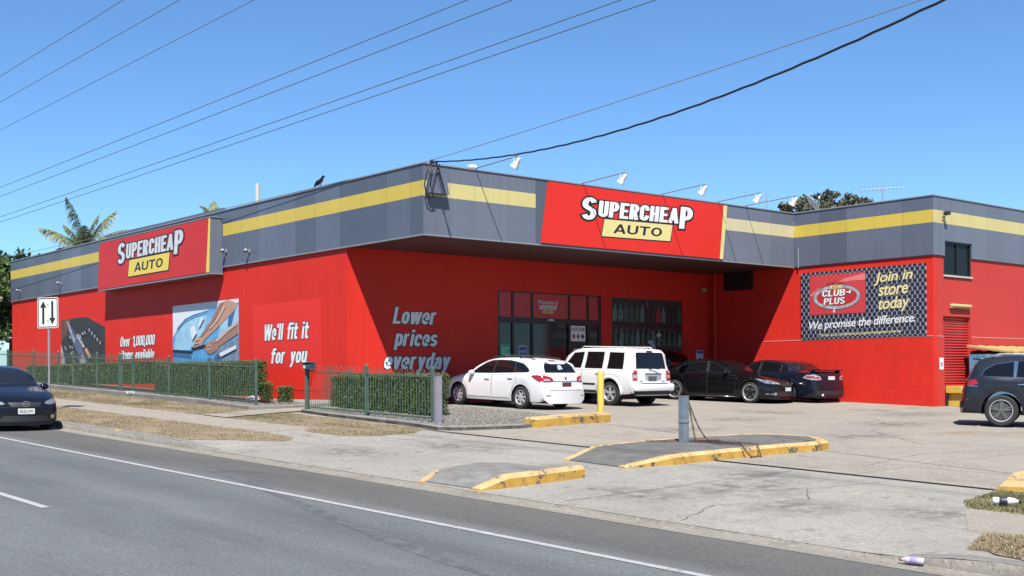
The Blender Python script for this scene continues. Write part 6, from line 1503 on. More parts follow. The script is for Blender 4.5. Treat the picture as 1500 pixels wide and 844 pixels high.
# ------------------------------------------------------------------ vehicles
def pchip(pts):
    xs = [p[0] for p in pts]; ys = [p[1] for p in pts]; n = len(xs)
    h = [xs[i + 1] - xs[i] for i in range(n - 1)]; d = [(ys[i + 1] - ys[i]) / h[i] for i in range(n - 1)]; m = [0.0] * n
    m[0], m[-1] = d[0], d[-1]
    for i in range(1, n - 1):
        if d[i - 1] * d[i] > 0:
            w1, w2 = 2 * h[i] + h[i - 1], h[i] + 2 * h[i - 1]; m[i] = (w1 + w2) / (w1 / d[i - 1] + w2 / d[i])
    def f(x):
        if x <= xs[0]: return ys[0]
        if x >= xs[-1]: return ys[-1]
        i = max(k for k in range(n - 1) if xs[k] <= x); t_ = (x - xs[i]) / h[i]
        return (ys[i] * (1 + 2 * t_) * (1 - t_) ** 2 + m[i] * h[i] * t_ * (1 - t_) ** 2 + ys[i + 1] * t_ * t_ * (3 - 2 * t_) + m[i + 1] * h[i] * t_ * t_ * (t_ - 1))
    return f
def paint(name, col, rough=0.25, coat=0.2, metal=0.0): return mat('paint_' + name, tuple(c / KA for c in col), rough, coat=coat, metal=metal, spec=0.3)
CGLASS = mat('car_glass', (0.007, 0.008, 0.010), 0.04, spec=0.42)
TYRE = mat('tyre_rubber', (0.018, 0.018, 0.019), 0.85, bump=0.2, bscale=80)
PLAST = mat('black_plastic', (0.018, 0.018, 0.020), 0.6)
RIMS = mat('alloy_silver', (0.50, 0.50, 0.52), 0.3, metal=0.3); RIMD = mat('alloy_dark', (0.16, 0.155, 0.15), 0.3, metal=0.4); RIMB = mat('alloy_black', (0.012, 0.012, 0.013), 0.3, coat=0.5)
CHROME = mat('chrome', (0.80, 0.80, 0.82), 0.12, metal=1.0)
TAILR = mat('tail_lens_red', (0.36, 0.010, 0.012), 0.12, coat=1.0); TAILD = mat('tail_lens_dark_red', (0.16, 0.008, 0.010), 0.15, coat=1.0); TAILC = mat('clear_lens', (0.55, 0.55, 0.58), 0.10, coat=1.0, metal=0.4)
SEAM = mat('panel_gap', (0.015, 0.015, 0.016), 0.8); HEADL = mat('headlamp_lens', (0.42, 0.43, 0.45), 0.08, coat=1.0, metal=0.6)
PLATEW = mat('plate_white', (0.72, 0.72, 0.70), 0.4); PLATED = mat('plate_maroon', (0.14, 0.02, 0.03), 0.4); HUBD = mat('brake_disc', (0.10, 0.10, 0.10), 0.5, metal=0.5)

class Car:
    def __init__(s, name, loc, heading, label, L, W, T, B, wb, fo, Rw, pnt, sill=0.22, roofw=0.62, tumble=0.20, bow=(0.16, 0.10), arch=None, under=None, zoff=0.0, taper=(0.10, 0.07)):
        s.L, s.W, s.fo, s.wb, s.Rw = L, W, fo, wb, Rw; s.pnt = pnt
        x, y = loc; d = Vector((math.cos(heading), math.sin(heading)))
        fx, fy = x + d.x * (L / 2 - fo), y + d.y * (L / 2 - fo); rx, ry = fx - d.x * wb, fy - d.y * wb
        zf, zr = G(fx, fy), G(rx, ry); pitch = math.atan2(zf - zr, wb); zc = zr + (zf - zr) * ((wb - (L / 2 - fo)) / wb)
        s.root = empty(name, (x, y, zc + zoff)); s.root.rotation_mode = 'XYZ'; s.root.rotation_euler = (0, -pitch, heading); tag(s.root, label, 'car')
        Tf, Bf = pchip(T), pchip(B); w = W / 2; ar = arch or Rw + 0.055
        uw = (fo, fo + wb)
        us = set()
        for a, b, st in ((0, 0.12, 0.03), (0.12, L - 0.12, 0.075), (L - 0.12, L, 0.03)):
            us |= set(round(v, 4) for v in arange(a, b, st))
        for c in uw:
            us = {u for u in us if abs(u - c) > ar + 0.02}
            for k in range(0, 21):
                us.add(round(c - ar * math.cos(math.pi * k / 20), 4))
            us.add(round(c - ar - 0.006, 4)); us.add(round(c + ar + 0.006, 4))
        us = sorted(u for u in us if 0 <= u <= L)
        un = under or sill - 0.03
        rings = []
        for u in us:
            t_, b_ = Tf(u), min(Bf(u), Tf(u) - 0.005)
            # plan taper at both ends
            wf = 1 - taper[0] * max(0, 1 - u / 0.9) ** 2 - taper[1] * max(0, 1 - (L - u) / 0.9) ** 2
            ww = w * wf; sl = sill + 0.06 * max(0, 1 - u / 0.5) ** 2 + 0.06 * max(0, 1 - (L - u) / 0.5) ** 2
            zb, inarch = sl, False
            for c in uw:
                if abs(u - c) <= ar + 1e-4:
                    zb = max(sl, Rw + math.sqrt(max(0, ar * ar - (u - c) ** 2))); inarch = True
            h = t_ - b_; k = min(1, max(0, (h - 0.10) / 0.30)); k = k * k * (3 - 2 * k)
            yb = 0.955 * ww
            def lerp(a, b): return a + (b - a) * k
            y7, z7 = lerp(0.90 * ww, yb - 0.03 - tumble * h * 0.45), b_ + h * lerp(0.40, 0.45)
            y8, z8 = lerp(0.78 * ww, yb - 0.03 - tumble * h * 0.86), b_ + h * lerp(0.72, 0.86)
            y9, z9 = lerp(0.52 * ww, max(0.3, yb - 0.05 - tumble * h * 1.0 - 0.07)), b_ + h * lerp(0.92, 0.965)
            y10, z10 = lerp(0.26 * ww, 0.36 * ww), b_ + h * lerp(0.985, 0.992)
            inner = 0.60 * w if inarch else 0.80 * ww
            zin = zb if inarch else un
            hb = b_ - zb
            ring = [(0, zin), (inner, zin), (0.955 * ww if not inarch else 0.985 * ww, zb), (0.99 * ww, zb + hb * 0.14), (1.0 * ww, zb + hb * 0.42), (0.996 * ww, zb + hb * 0.70), (0.980 * ww, zb + hb * 0.88), (0.955 * ww, b_),
                    (y7, z7), (y8, z8), (y9, z9), (y10, z10), (0, t_)]
            rings.append((u, ww, ring))
        nr = len(rings[0][2]); v = []
        for u, ww, ring in rings:
            for side in (1, -1):
                for (yy, zz) in ring:
                    q = (yy / w) ** 2
                    x_ = L / 2 - u - bow[0] * q * max(0, 1 - u / 0.8) ** 1.5 + bow[1] * q * max(0, 1 - (L - u) / 0.7) ** 1.5
                    v.append((x_, side * yy, zz))
        f = []; mi = []
        for i in range(len(rings) - 1):
            for sd in (0, 1):
                a0 = (i * 2 + sd) * nr; b0 = ((i + 1) * 2 + sd) * nr
                for k in range(nr - 1):
                    q = (a0 + k, a0 + k + 1, b0 + k + 1, b0 + k); f.append(q if sd else q[::-1]); mi.append(1 if k < 2 else 0)
        NC = 11
        for i in (0, len(rings) - 1):
            u, ww, ring = rings[i]; base = len(v)
            for (yy, zz) in ring[1:]:
                for j in range(NC):
                    y_ = yy * (2 * j / (NC - 1) - 1); q = (y_ / w) ** 2
                    x_ = L / 2 - u - bow[0] * q * max(0, 1 - u / 0.8) ** 1.5 + bow[1] * q * max(0, 1 - (L - u) / 0.7) ** 1.5
                    v.append((x_, y_, zz))
            for k in range(nr - 2):
                for j in range(NC - 1):
                    f.append((base + k * NC + j, base + k * NC + j + 1, base + (k + 1) * NC + j + 1, base + (k + 1) * NC + j)); mi.append(0)
        me = bpy.data.meshes.new('body'); me.from_pydata(v, [], f); me.materials.append(pnt); me.materials.append(PLAST); me.polygons.foreach_set('material_index', mi)
        bm = bmesh.new(); bm.from_mesh(me); bmesh.ops.remove_doubles(bm, verts=bm.verts[:], dist=1e-4); bmesh.ops.dissolve_degenerate(bm, dist=1e-5, edges=bm.edges[:]); bmesh.ops.recalc_face_normals(bm, faces=bm.faces[:])
        s.bvh = BVHTree.FromBMesh(bm); bm.to_mesh(me); bm.free()
        me.polygons.foreach_set('use_smooth', [True] * len(me.polygons)); me.update(); me.set_sharp_from_angle(angle=R(42))
        s.body = link_mesh('body', me, s.root)
    def patch(s, name, view, poly, m, off=0.006, parent=None, maxe=0.10, label=None):
        """poly in side view is (u, z), in front/rear view (y, z), in top view (u, y)"""
        out = []
        views = {'B': ('L', 'R'), 'F2': ('F', 'Fm'), 'A2': ('A', 'Am')}.get(view, (view,))
        for vw in views:
            bm = bmesh.new(); pl = []
            for a, b in poly:
                if vw in 'LR': pl.append((s.L / 2 - a, b))
                elif vw == 'T': pl.append((s.L / 2 - a, b))
                elif vw in ('Fm', 'Am'): pl.append((-a, b))
                else: pl.append((a, b))
            bm.faces.new([bm.verts.new((a, b, 0)) for a, b in pl]); bmesh.ops.triangulate(bm, faces=bm.faces[:])
            for _ in range(6):
                ed = [e for e in bm.edges if e.calc_length() > maxe]
                if not ed: break
                bmesh.ops.subdivide_edges(bm, edges=ed, cuts=1); bmesh.ops.triangulate(bm, faces=[f_ for f_ in bm.faces if len(f_.verts) > 3])
                bmesh.ops.beautify_fill(bm, faces=bm.faces[:], edges=bm.edges[:])
            for v in bm.verts:
                a, b = v.co.x, v.co.y
                if vw == 'L': o_, d_ = Vector((a, 3, b)), Vector((0, -1, 0))
                elif vw == 'R': o_, d_ = Vector((a, -3, b)), Vector((0, 1, 0))
                elif vw[0] == 'F': o_, d_ = Vector((6, a, b)), Vector((-1, 0, 0))
                elif vw[0] == 'A': o_, d_ = Vector((-6, a, b)), Vector((1, 0, 0))
                else: o_, d_ = Vector((a, b, 4)), Vector((0, 0, -1))
                hit, nn, _, dist = s.bvh.ray_cast(o_, d_)
                if hit is None: hit, nn, _, _ = s.bvh.find_nearest(o_ + d_ * 3)
                if nn.dot(d_) > 0: nn = -nn
                v.co = hit - d_ * off * 0.5 + nn * off * 0.5
            bmesh.ops.recalc_face_normals(bm, faces=bm.faces[:])
            me = bpy.data.meshes.new(name); bm.to_mesh(me); bm.free(); me.materials.append(m); me.polygons.foreach_set('use_smooth', [True] * len(me.polygons))
            o = link_mesh(name, me, parent or s.root)
            if label: o['label'] = label
            out.append(o)
        return out
    def door(s, poly, handle=None, hm=None):
        c = (sum(p[0] for p in poly) / len(poly), sum(p[1] for p in poly) / len(poly)); g = [(c[0] + (a - c[0]) * 1.0 + (0.008 if a > c[0] else -0.008), b + (0.008 if b > c[1] else -0.008)) for a, b in poly]
        s.patch('door_gap', 'B', g, SEAM, 0.0015)
        ds = s.patch('door', 'B', poly, s.pnt, 0.005)
        if handle:
            hu, hz = handle
            for o, sd in zip(ds, (1, -1)):
                hit, nn, _, _ = s.bvh.ray_cast(Vector((s.L / 2 - hu, 3 * sd, hz)), Vector((0, -sd, 0))); y = hit.y + sd * 0.022; x = s.L / 2 - hu
                MB().cbox(x - 0.10, x + 0.10, y - 0.016, y + 0.016, hz - 0.016, hz + 0.016, 0.010).build('handle', hm or s.pnt, o, (0, 0, 0), smooth=True)
    def wheels(s, rim, n=5, lip=None, width=0.21, rr=0.70, twin=False, spw=0.07):
        w = s.W / 2
        mw = {}
        for fx in (s.L / 2 - s.fo, s.L / 2 - s.fo - s.wb):
            for sd in (1, -1):
                yo = sd * (w - 0.03); c = Vector((fx, 0, s.Rw)); Rw = s.Rw; r_ = Rw * rr; wd = width
                if sd not in mw:
                    sg = sd
                    hub = MB().lathe([(0, -0.02 * sg), (r_ * 0.7, -0.03 * sg), (r_ * 0.98, -0.05 * sg)], (0, 0, 0), 'y', 28)
                    ty = MB().lathe([(r_ * 0.97, 0.0), (r_ * 1.02, 0.012 * sg), (Rw * 0.90, 0.016 * sg), (Rw * 0.985, -0.012 * sg), (Rw, -0.05 * sg), (Rw, -(wd - 0.05) * sg), (Rw * 0.97, -(wd - 0.01) * sg), (r_, -wd * sg)], (0, 0, 0), 'y', 40)
                    rm = MB().lathe([(r_ * 1.0, 0.010 * sg), (r_ * 0.96, 0.013 * sg), (r_ * 0.915, 0.0), (r_ * 0.90, -0.05 * sg), (r_ * 0.90, -0.12 * sg)], (0, 0, 0), 'y', 40)
                    sp = MB(); hub_y = 0.004 * sg
                    sp.lathe([(0, hub_y), (r_ * 0.16, hub_y), (r_ * 0.22, -0.02 * sg), (r_ * 0.22, -0.06 * sg)], (0, 0, 0), 'y', 20)
                    angs = []
                    for k in range(n):
                        a = 2 * math.pi * k / n + 0.3
                        angs += [a - 0.13, a + 0.13] if twin else [a]
                    for a in angs:
                        ca, sa = math.cos(a), math.sin(a); ta, tb = -sa, ca
                        def pt(rad, tw, y): return (ca * rad + ta * tw, y, sa * rad + tb * tw)
                        i0, o0 = r_ * 0.16, r_ * 0.94; wi, wo_ = spw * 0.9, spw * 0.62
                        V_ = [pt(i0, -wi / 2, -0.002 * sg), pt(i0, wi / 2, -0.002 * sg), pt(o0, wo_ / 2, -0.006 * sg), pt(o0, -wo_ / 2, -0.006 * sg), pt(i0, -wi / 2, -0.05 * sg), pt(i0, wi / 2, -0.05 * sg), pt(o0, wo_ / 2, -0.045 * sg), pt(o0, -wo_ / 2, -0.045 * sg)]
                        sp.add(V_, [(0, 1, 2, 3), (0, 4, 5, 1), (1, 5, 6, 2), (2, 6, 7, 3), (3, 7, 4, 0)])
                    mw[sd] = (hub, ty, rm, sp)
                hub, ty, rm, sp = mw[sd]
                e = hub.build('wheel', HUBD, s.root, (0, 0, 0)); e.location = (fx, yo, s.Rw)
                ty.build('tyre', TYRE, e, (0, 0, 0), smooth='auto'); rm.build('rim', lip or rim, e, (0, 0, 0), smooth='auto'); sp.build('spokes', rim, e, (0, 0, 0), smooth='auto')
    def mirror(s, u, z, m, size=(0.10, 0.11, 0.075), yoff=0.10):
        for sd in (1, -1):
            hit, _, _, _ = s.bvh.ray_cast(Vector((s.L / 2 - u, 3 * sd, z)), Vector((0, -sd, 0)))
            if hit is None: continue
            x, y = s.L / 2 - u, hit.y + sd * yoff
            bm = bmesh.new(); bmesh.ops.create_uvsphere(bm, u_segments=14, v_segments=8, radius=1.0)
            for v in bm.verts:
                v.co = Vector((v.co.x * size[0] * (0.55 if v.co.x < 0 else 1.0), v.co.y * size[1], v.co.z * size[2])) + Vector((x, y, z + 0.02))
            me = bpy.data.meshes.new('mirror'); bm.to_mesh(me); bm.free(); me.materials.append(m); me.polygons.foreach_set('use_smooth', [True] * len(me.polygons)); o = link_mesh('mirror', me, s.root)
            MB().tube([(x + 0.02, y - sd * yoff * 1.2, z - 0.03), (x, y, z - 0.01)], [0.03, 0.025], 6).build('mirror_arm', PLAST, o, (0, 0, 0))
    def plate(s, view, yc, zc, w, h, m, txt=None, tm=None):
        d_ = Vector((-1, 0, 0)) if view == 'F' else Vector((1, 0, 0)); hit, _, _, _ = s.bvh.ray_cast(Vector((6 if view == 'F' else -6, yc, zc)), d_)
        x = hit.x + (0.02 if view == 'F' else -0.02); sg = 1 if view == 'F' else -1
        mb = MB(); fn = lambda h_, z_, dd: (x + sg * dd, h_ * sg, z_)
        mb.prism(rrect(yc * sg - w / 2, yc * sg + w / 2, zc - h / 2, zc + h / 2, 0.012, 3), fn, -0.012, 0.0, 0); o = mb.build('number_plate', m, s.root, (0, 0, 0))
        if txt:
            mt_ = MB(); text_fit(mt_, txt, fn, yc * sg - w * 0.42, yc * sg + w * 0.42, zc - h * 0.28, zc + h * 0.28, 0.002, 0.01); mt_.build('plate_lettering', tm, o, (0, 0, 0))
    def bar(s, name, pts, r, m, parent=None, n=8): return MB().tube(pts, r, n).build(name, m, parent or s.root, (0, 0, 0), smooth=True)

def place_from_wheel(px, py, heading, L, fo, wb, W, which='rear', side=1):
    """centre of a car from the ground point under one wheel (side=+1: its left side)"""
    d = Vector((math.cos(heading), math.sin(heading))); n = Vector((-d.y, d.x))
    fwd = (L / 2 - fo) if which == 'front' else (L / 2 - fo - wb)
    c = Vector((px, py)) - d * fwd - n * side * (W / 2 - 0.03); return (c.x, c.y)

def rot_lamps(*a): pass

# ---- white station wagon
WHT = paint('white', (0.50, 0.50, 0.50), 0.3)
L, W = 4.675, 1.797; hd = R(94)
c = Car('station_wagon', place_from_wheel(3.22, -0.22, hd, L, 0.95, 2.685, W, 'rear', 1), hd, 'white station wagon with roof rails parked nose in beside the hedge', L, W,
        [(0, 0.52), (0.03, 0.64), (0.15, 0.73), (0.5, 0.85), (1.0, 0.97), (1.22, 1.02), (1.7, 1.25), (2.1, 1.40), (2.5, 1.455), (3.0, 1.465), (3.6, 1.435), (4.05, 1.375), (4.18, 1.34), (4.42, 1.06), (4.52, 0.98), (4.58, 0.86), (4.64, 0.62), (4.675, 0.57)],
        [(0, 0.50), (0.03, 0.60), (0.3, 0.70), (0.9, 0.85), (1.4, 0.92), (2.5, 0.97), (3.5, 1.01), (4.2, 1.02), (4.45, 0.97), (4.58, 0.82), (4.64, 0.60), (4.675, 0.55)],
        2.685, 0.95, 0.325, WHT, sill=0.21, tumble=0.30, bow=(0.22, 0.16))
c.wheels(RIMS, 7, rr=0.66, spw=0.075)
c.door([(1.42, 0.30), (2.42, 0.30), (2.42, 0.94), (1.30, 0.88), (1.36, 0.62)], (2.24, 0.83)); c.door([(2.44, 0.30), (3.18, 0.30), (3.3, 0.60), (3.44, 0.78), (3.44, 0.985), (2.44, 0.945)], (3.22, 0.87))
c.patch('window_surround', 'B', [(1.47, 0.975), (1.74, 1.15), (2.05, 1.30), (2.30, 1.367), (2.6, 1.388), (3.05, 1.382), (3.34, 1.345), (3.62, 1.298), (3.86, 1.165), (3.95, 1.08), (3.86, 1.048), (2.4, 0.992)], PLAST, 0.003)
c.patch('side_window', 'B', [(1.50, 0.985), (1.74, 1.14), (2.05, 1.29), (2.30, 1.355), (2.46, 1.37), (2.40, 1.005)], CGLASS); c.patch('side_window', 'B', [(2.46, 1.01), (2.52, 1.375), (3.05, 1.37), (3.28, 1.34), (3.30, 1.04)], CGLASS)
c.patch('side_window', 'B', [(3.36, 1.045), (3.34, 1.335), (3.6, 1.29), (3.84, 1.16), (3.92, 1.08), (3.86, 1.06)], CGLASS)
c.patch('windscreen', 'F', [(-0.62, 1.06), (0.62, 1.06), (0.56, 1.38), (0, 1.42), (-0.56, 1.38)], CGLASS)
c.patch('rear_window', 'A', [(-0.64, 1.05), (0.64, 1.05), (0.60, 1.20), (0.50, 1.34), (0, 1.365), (-0.50, 1.34), (-0.60, 1.20)], CGLASS); c.patch('brake_light', 'A', [(-0.14, 1.375), (0.14, 1.375), (0.13, 1.395), (-0.13, 1.395)], TAILD, 0.010)
c.patch('window_sticker', 'A', [(-0.10, 1.15), (0.10, 1.13), (0.06, 1.26), (-0.08, 1.27)], mat('paper_sticker', (0.35, 0.42, 0.5), 0.6), 0.012)
c.patch('tail_lamp', 'A2', [(0.46, 0.80), (0.86, 0.78), (0.86, 0.98), (0.74, 0.98), (0.52, 0.92)], TAILR, 0.010); c.patch('tail_lamp', 'B', [(4.05, 0.95), (4.25, 0.985), (4.45, 0.965), (4.53, 0.82), (4.30, 0.82)], TAILR, 0.010)
c.patch('tail_lamp_lens', 'A2', [(0.58, 0.83), (0.80, 0.82), (0.80, 0.87), (0.62, 0.88)], TAILC, 0.014)
c.patch('trim_strip', 'A', [(-0.46, 0.80), (0.46, 0.80), (0.46, 0.83), (-0.46, 0.83)], mat('trim_grey', (0.5, 0.5, 0.52), 0.3, metal=0.5), 0.012); c.patch('tailgate_gap', 'A', [(-0.66, 0.565), (0.66, 0.565), (0.66, 0.575), (-0.66, 0.575)], SEAM, 0.005)
c.patch('reflector', 'A2', [(0.62, 0.40), (0.78, 0.40), (0.77, 0.42), (0.63, 0.42)], TAILD, 0.008); c.plate('A', 0.0, 0.72, 0.37, 0.12, PLATED); c.patch('badge', 'A', ell(0, 0.90, 0.045, 0.045, 12), CHROME, 0.014)
c.patch('head_lamp', 'B', [(0.16, 0.66), (0.5, 0.70), (0.72, 0.80), (0.5, 0.79), (0.2, 0.71)], HEADL, 0.010); c.mirror(1.62, 0.97, WHT)
for sd in (1, -1):
    c.bar('roof_rail', [(L / 2 - 2.1, sd * 0.56, 1.40), (L / 2 - 2.2, sd * 0.56, 1.48), (L / 2 - 3.0, sd * 0.55, 1.50), (L / 2 - 3.75, sd * 0.54, 1.455), (L / 2 - 3.88, sd * 0.54, 1.385)], 0.018, PLAST)
    for u, z in ((2.6, 1.47), (3.3, 1.47)): MB().cbox(L / 2 - u - 0.04, L / 2 - u + 0.04, sd * 0.555 - 0.016, sd * 0.555 + 0.016, z - 0.06, z + 0.02, 0.006).build('rail_foot', PLAST, c.root, (0, 0, 0))
for u in (2.65, 3.35): c.bar('roof_bar', [(L / 2 - u, -0.6, 1.51), (L / 2 - u, 0, 1.525), (L / 2 - u, 0.6, 1.51)], 0.016, PLAST)

# ---- white boxy four wheel drive
L, W = 4.49, 1.84; hd = R(92)
WHT2 = paint('bright_white', (0.53, 0.53, 0.52), 0.28)
c = Car('four_wheel_drive', place_from_wheel(6.92, -0.10, hd, L, 0.82, 2.695, W, 'rear', 1), hd, 'white boxy four wheel drive parked nose in at the entrance', L, W,
        [(0, 0.86), (0.03, 0.98), (0.10, 1.03), (0.8, 1.10), (1.12, 1.13), (1.62, 1.60), (1.78, 1.70), (2.2, 1.765), (3.2, 1.78), (4.0, 1.765), (4.22, 1.74), (4.32, 1.62), (4.40, 1.16), (4.44, 1.05), (4.46, 0.60), (4.49, 0.5)],
        [(0, 0.82), (0.03, 0.94), (0.5, 1.03), (1.1, 1.07), (2.5, 1.10), (4.2, 1.10), (4.40, 1.08), (4.44, 1.0), (4.46, 0.58), (4.49, 0.48)],
        2.695, 0.82, 0.375, WHT2, sill=0.36, tumble=0.16, bow=(0.12, 0.05), arch=0.47, taper=(0.06, 0.02))
c.wheels(RIMS, 5, rr=0.66, twin=True, width=0.24, spw=0.05)
c.door([(1.40, 0.46), (2.30, 0.46), (2.30, 1.07), (1.30, 1.05)], (2.12, 0.96), WHT2); c.door([(2.32, 0.46), (2.92, 0.46), (3.08, 0.80), (3.22, 0.93), (3.22, 1.08), (2.32, 1.07)], (3.02, 0.98), WHT2)
c.patch('side_window', 'B', [(1.42, 1.13), (1.70, 1.42), (1.86, 1.60), (2.30, 1.635), (2.24, 1.13)], CGLASS); c.patch('side_window', 'B', [(2.40, 1.13), (2.44, 1.64), (3.16, 1.645), (3.16, 1.13)], CGLASS); c.patch('side_window', 'B', [(3.36, 1.13), (3.38, 1.64), (3.98, 1.63), (4.02, 1.13)], CGLASS)
c.patch('windscreen', 'F', [(-0.66, 1.17), (0.66, 1.17), (0.60, 1.66), (-0.60, 1.66)], CGLASS); c.patch('rear_window', 'A', [(-0.68, 1.15), (0.68, 1.15), (0.62, 1.62), (0.54, 1.645), (-0.54, 1.645), (-0.62, 1.62)], CGLASS)
c.patch('brake_light', 'A', [(-0.14, 1.655), (0.14, 1.655), (0.13, 1.70), (-0.13, 1.70)], TAILD, 0.014)
c.patch('tail_lamp', 'A2', [(0.67, 0.79), (0.865, 0.79), (0.865, 1.10), (0.67, 1.10)], TAILR, 0.012); c.patch('tail_lamp_lens', 'A2', [(0.70, 0.87), (0.84, 0.87), (0.84, 0.96), (0.70, 0.96)], TAILC, 0.016)
c.patch('plate_recess', 'A', [(-0.42, 0.80), (0.30, 0.80), (0.34, 1.02), (-0.46, 1.02)], mat('recess_grey', (0.35, 0.35, 0.36), 0.4), 0.004); c.plate('A', 0.0, 0.86, 0.37, 0.13, mat('plate_dark', (0.09, 0.09, 0.10), 0.4)); c.patch('plate_bar_shade', 'A', [(-0.4, 0.975), (0.3, 0.975), (0.3, 1.015), (-0.4, 1.015)], mat('bar_shadow', (0.1, 0.12, 0.2), 0.4), 0.010)  # dark bluish strip holds the shade of the plate light bar in its colour
c.patch('tailgate_gap', 'A2', [(0.64, 0.70), (0.65, 0.70), (0.65, 1.14), (0.64, 1.14)], SEAM, 0.006); c.patch('tailgate_gap', 'A', [(-0.64, 0.695), (0.64, 0.695), (0.64, 0.705), (-0.64, 0.705)], SEAM, 0.006)
# rear bumper
bmp = MB(); xs = -L / 2
bmp.cbox(xs - 0.10, xs + 0.22, -0.90, 0.90, 0.47, 0.70, 0.05); bmp.build('rear_bumper', WHT2, c.root, (0, 0, 0), smooth='auto')
MB().cbox(xs - 0.04, xs + 0.3, -0.80, 0.80, 0.36, 0.475, 0.03).build('bumper_skirt', PLAST, c.root, (0, 0, 0)); MB().cbox(xs - 0.085, xs + 0.1, -0.60, 0.60, 0.701, 0.712, 0.004).build('bumper_step', PLAST, c.root, (0, 0, 0))
c.patch('side_moulding', 'B', [(1.45, 0.62), (2.92, 0.62), (2.92, 0.67), (1.45, 0.67)], PLAST, 0.014); c.patch('sill_trim', 'B', [(1.32, 0.375), (3.0, 0.375), (2.98, 0.44), (1.34, 0.44)], PLAST, 0.012)
c.mirror(1.52, 1.10, PLAST, (0.10, 0.12, 0.10), 0.12)
for sd in (1, -1):
    for uc in (0.82, 0.82 + 2.695):
        pts = [(L / 2 - uc - 0.50 * math.cos(R(a)), sd * (W / 2 + 0.0), 0.375 + 0.50 * math.sin(R(a))) for a in range(-4, 185, 14)]
        MB().tube(pts, 0.045, 8).build('wheel_flare', WHT2, c.root, (0, 0, 0), smooth=True)
    c.bar('roof_rail', [(L / 2 - 2.0, sd * 0.60, 1.74), (L / 2 - 2.1, sd * 0.60, 1.80), (L / 2 - 3.8, sd * 0.60, 1.80), (L / 2 - 3.9, sd * 0.60, 1.74)], 0.015, WHT2)
c.bar('wiper', [(xs - 0.01, -0.25, 1.14), (xs + 0.02, -0.05, 1.16), (xs + 0.05, 0.15, 1.13)], 0.014, PLAST); c.patch('badge', 'A2', [(0.44, 0.76), (0.58, 0.76), (0.58, 0.79), (0.44, 0.79)], CHROME, 0.010)
# spare exhaust / under tray so that daylight does not show through
MB().cbox(-1.9, 1.9, -0.55, 0.55, 0.30, 0.40, 0.03).build('under_tray', PLAST, c.root, (0, 0, 0))

# ---- black sedan facing the street with its boot lid up
BLK = paint('black', (0.004, 0.004, 0.005), 0.10); L, W = 4.89, 1.90; hd = R(-80)
c = Car('sedan', place_from_wheel(12.35, -1.15, hd, L, 0.90, 2.915, W, 'front', -1), hd, 'black sedan with polished wheel rims and raised boot lid facing the street', L, W,
        [(0, 0.50), (0.03, 0.64), (0.15, 0.74), (0.6, 0.86), (1.2, 0.95), (1.45, 0.99), (1.95, 1.26), (2.25, 1.37), (2.7, 1.425), (3.2, 1.41), (3.6, 1.34), (4.05, 1.10), (4.2, 1.06), (4.7, 1.04), (4.82, 0.95), (4.86, 0.6), (4.89, 0.5)],
        [(0, 0.48), (0.03, 0.61), (0.4, 0.74), (1.0, 0.87), (1.6, 0.92), (2.6, 0.95), (3.6, 0.99), (4.3, 1.0), (4.7, 0.97), (4.82, 0.90), (4.86, 0.58), (4.89, 0.48)],
        2.915, 0.90, 0.345, BLK, sill=0.16, tumble=0.36, bow=(0.26, 0.14))
c.wheels(RIMB, 5, RIMS, rr=0.76, width=0.24, spw=0.06)
c.door([(1.48, 0.28), (2.50, 0.28), (2.50, 0.92), (1.40, 0.88)], (2.3, 0.82), BLK); c.door([(2.52, 0.28), (3.28, 0.28), (3.40, 0.62), (3.52, 0.75), (3.52, 0.96), (2.52, 0.93)], (3.32, 0.85), BLK)
c.patch('window_surround', 'B', [(1.69, 0.965), (2.02, 1.17), (2.30, 1.31), (2.6, 1.345), (3.1, 1.335), (3.46, 1.25), (3.75, 1.10), (3.77, 1.04), (2.48, 0.98)], PLAST, 0.003)
c.patch('side_window', 'B', [(1.72, 0.975), (2.02, 1.16), (2.30, 1.30), (2.52, 1.33), (2.48, 0.99)], CGLASS); c.patch('side_window', 'B', [(2.58, 0.995), (2.62, 1.335), (3.1, 1.325), (3.42, 1.25), (3.40, 1.02)], CGLASS); c.patch('side_window', 'B', [(3.46, 1.025), (3.47, 1.23), (3.72, 1.10), (3.74, 1.05)], CGLASS)
c.patch('window_trim', 'B', [(2.51, 1.0), (2.53, 1.0), (2.57, 1.33), (2.55, 1.33)], CHROME, 0.012)
c.patch('windscreen', 'F', [(-0.66, 1.03), (0.66, 1.03), (0.56, 1.34), (0, 1.375), (-0.56, 1.34)], CGLASS); c.patch('rear_window', 'A', [(-0.58, 1.12), (0.58, 1.12), (0.5, 1.32), (-0.5, 1.32)], CGLASS)
c.patch('head_lamp', 'F2', [(0.42, 0.62), (0.70, 0.66), (0.80, 0.74), (0.78, 0.78), (0.62, 0.73), (0.44, 0.68)], HEADL, 0.010); c.patch('head_lamp', 'B', [(0.14, 0.64), (0.36, 0.66), (0.72, 0.80), (0.6, 0.80), (0.22, 0.71)], HEADL, 0.010)
c.patch('grille', 'F', [(-0.36, 0.56), (0.36, 0.56), (0.40, 0.66), (-0.40, 0.66)], PLAST, 0.008); c.patch('lower_grille', 'F', [(-0.56, 0.24), (0.56, 0.24), (0.50, 0.40), (-0.50, 0.40)], PLAST, 0.008); c.patch('badge', 'F', ell(0, 0.66, 0.06, 0.045, 14), CHROME, 0.016)
c.plate('F', 0.0, 0.47, 0.37, 0.12, PLATEW); c.patch('fog_lamp', 'F2', ell(0.64, 0.32, 0.07, 0.05, 12), HEADL, 0.010); c.patch('side_vent', 'B', [(1.28, 0.70), (1.46, 0.70), (1.46, 0.735), (1.30, 0.73)], CHROME, 0.010)
c.patch('lower_lamp', 'B', [(0.14, 0.30), (0.34, 0.30), (0.34, 0.33), (0.16, 0.33)], HEADL, 0.010)
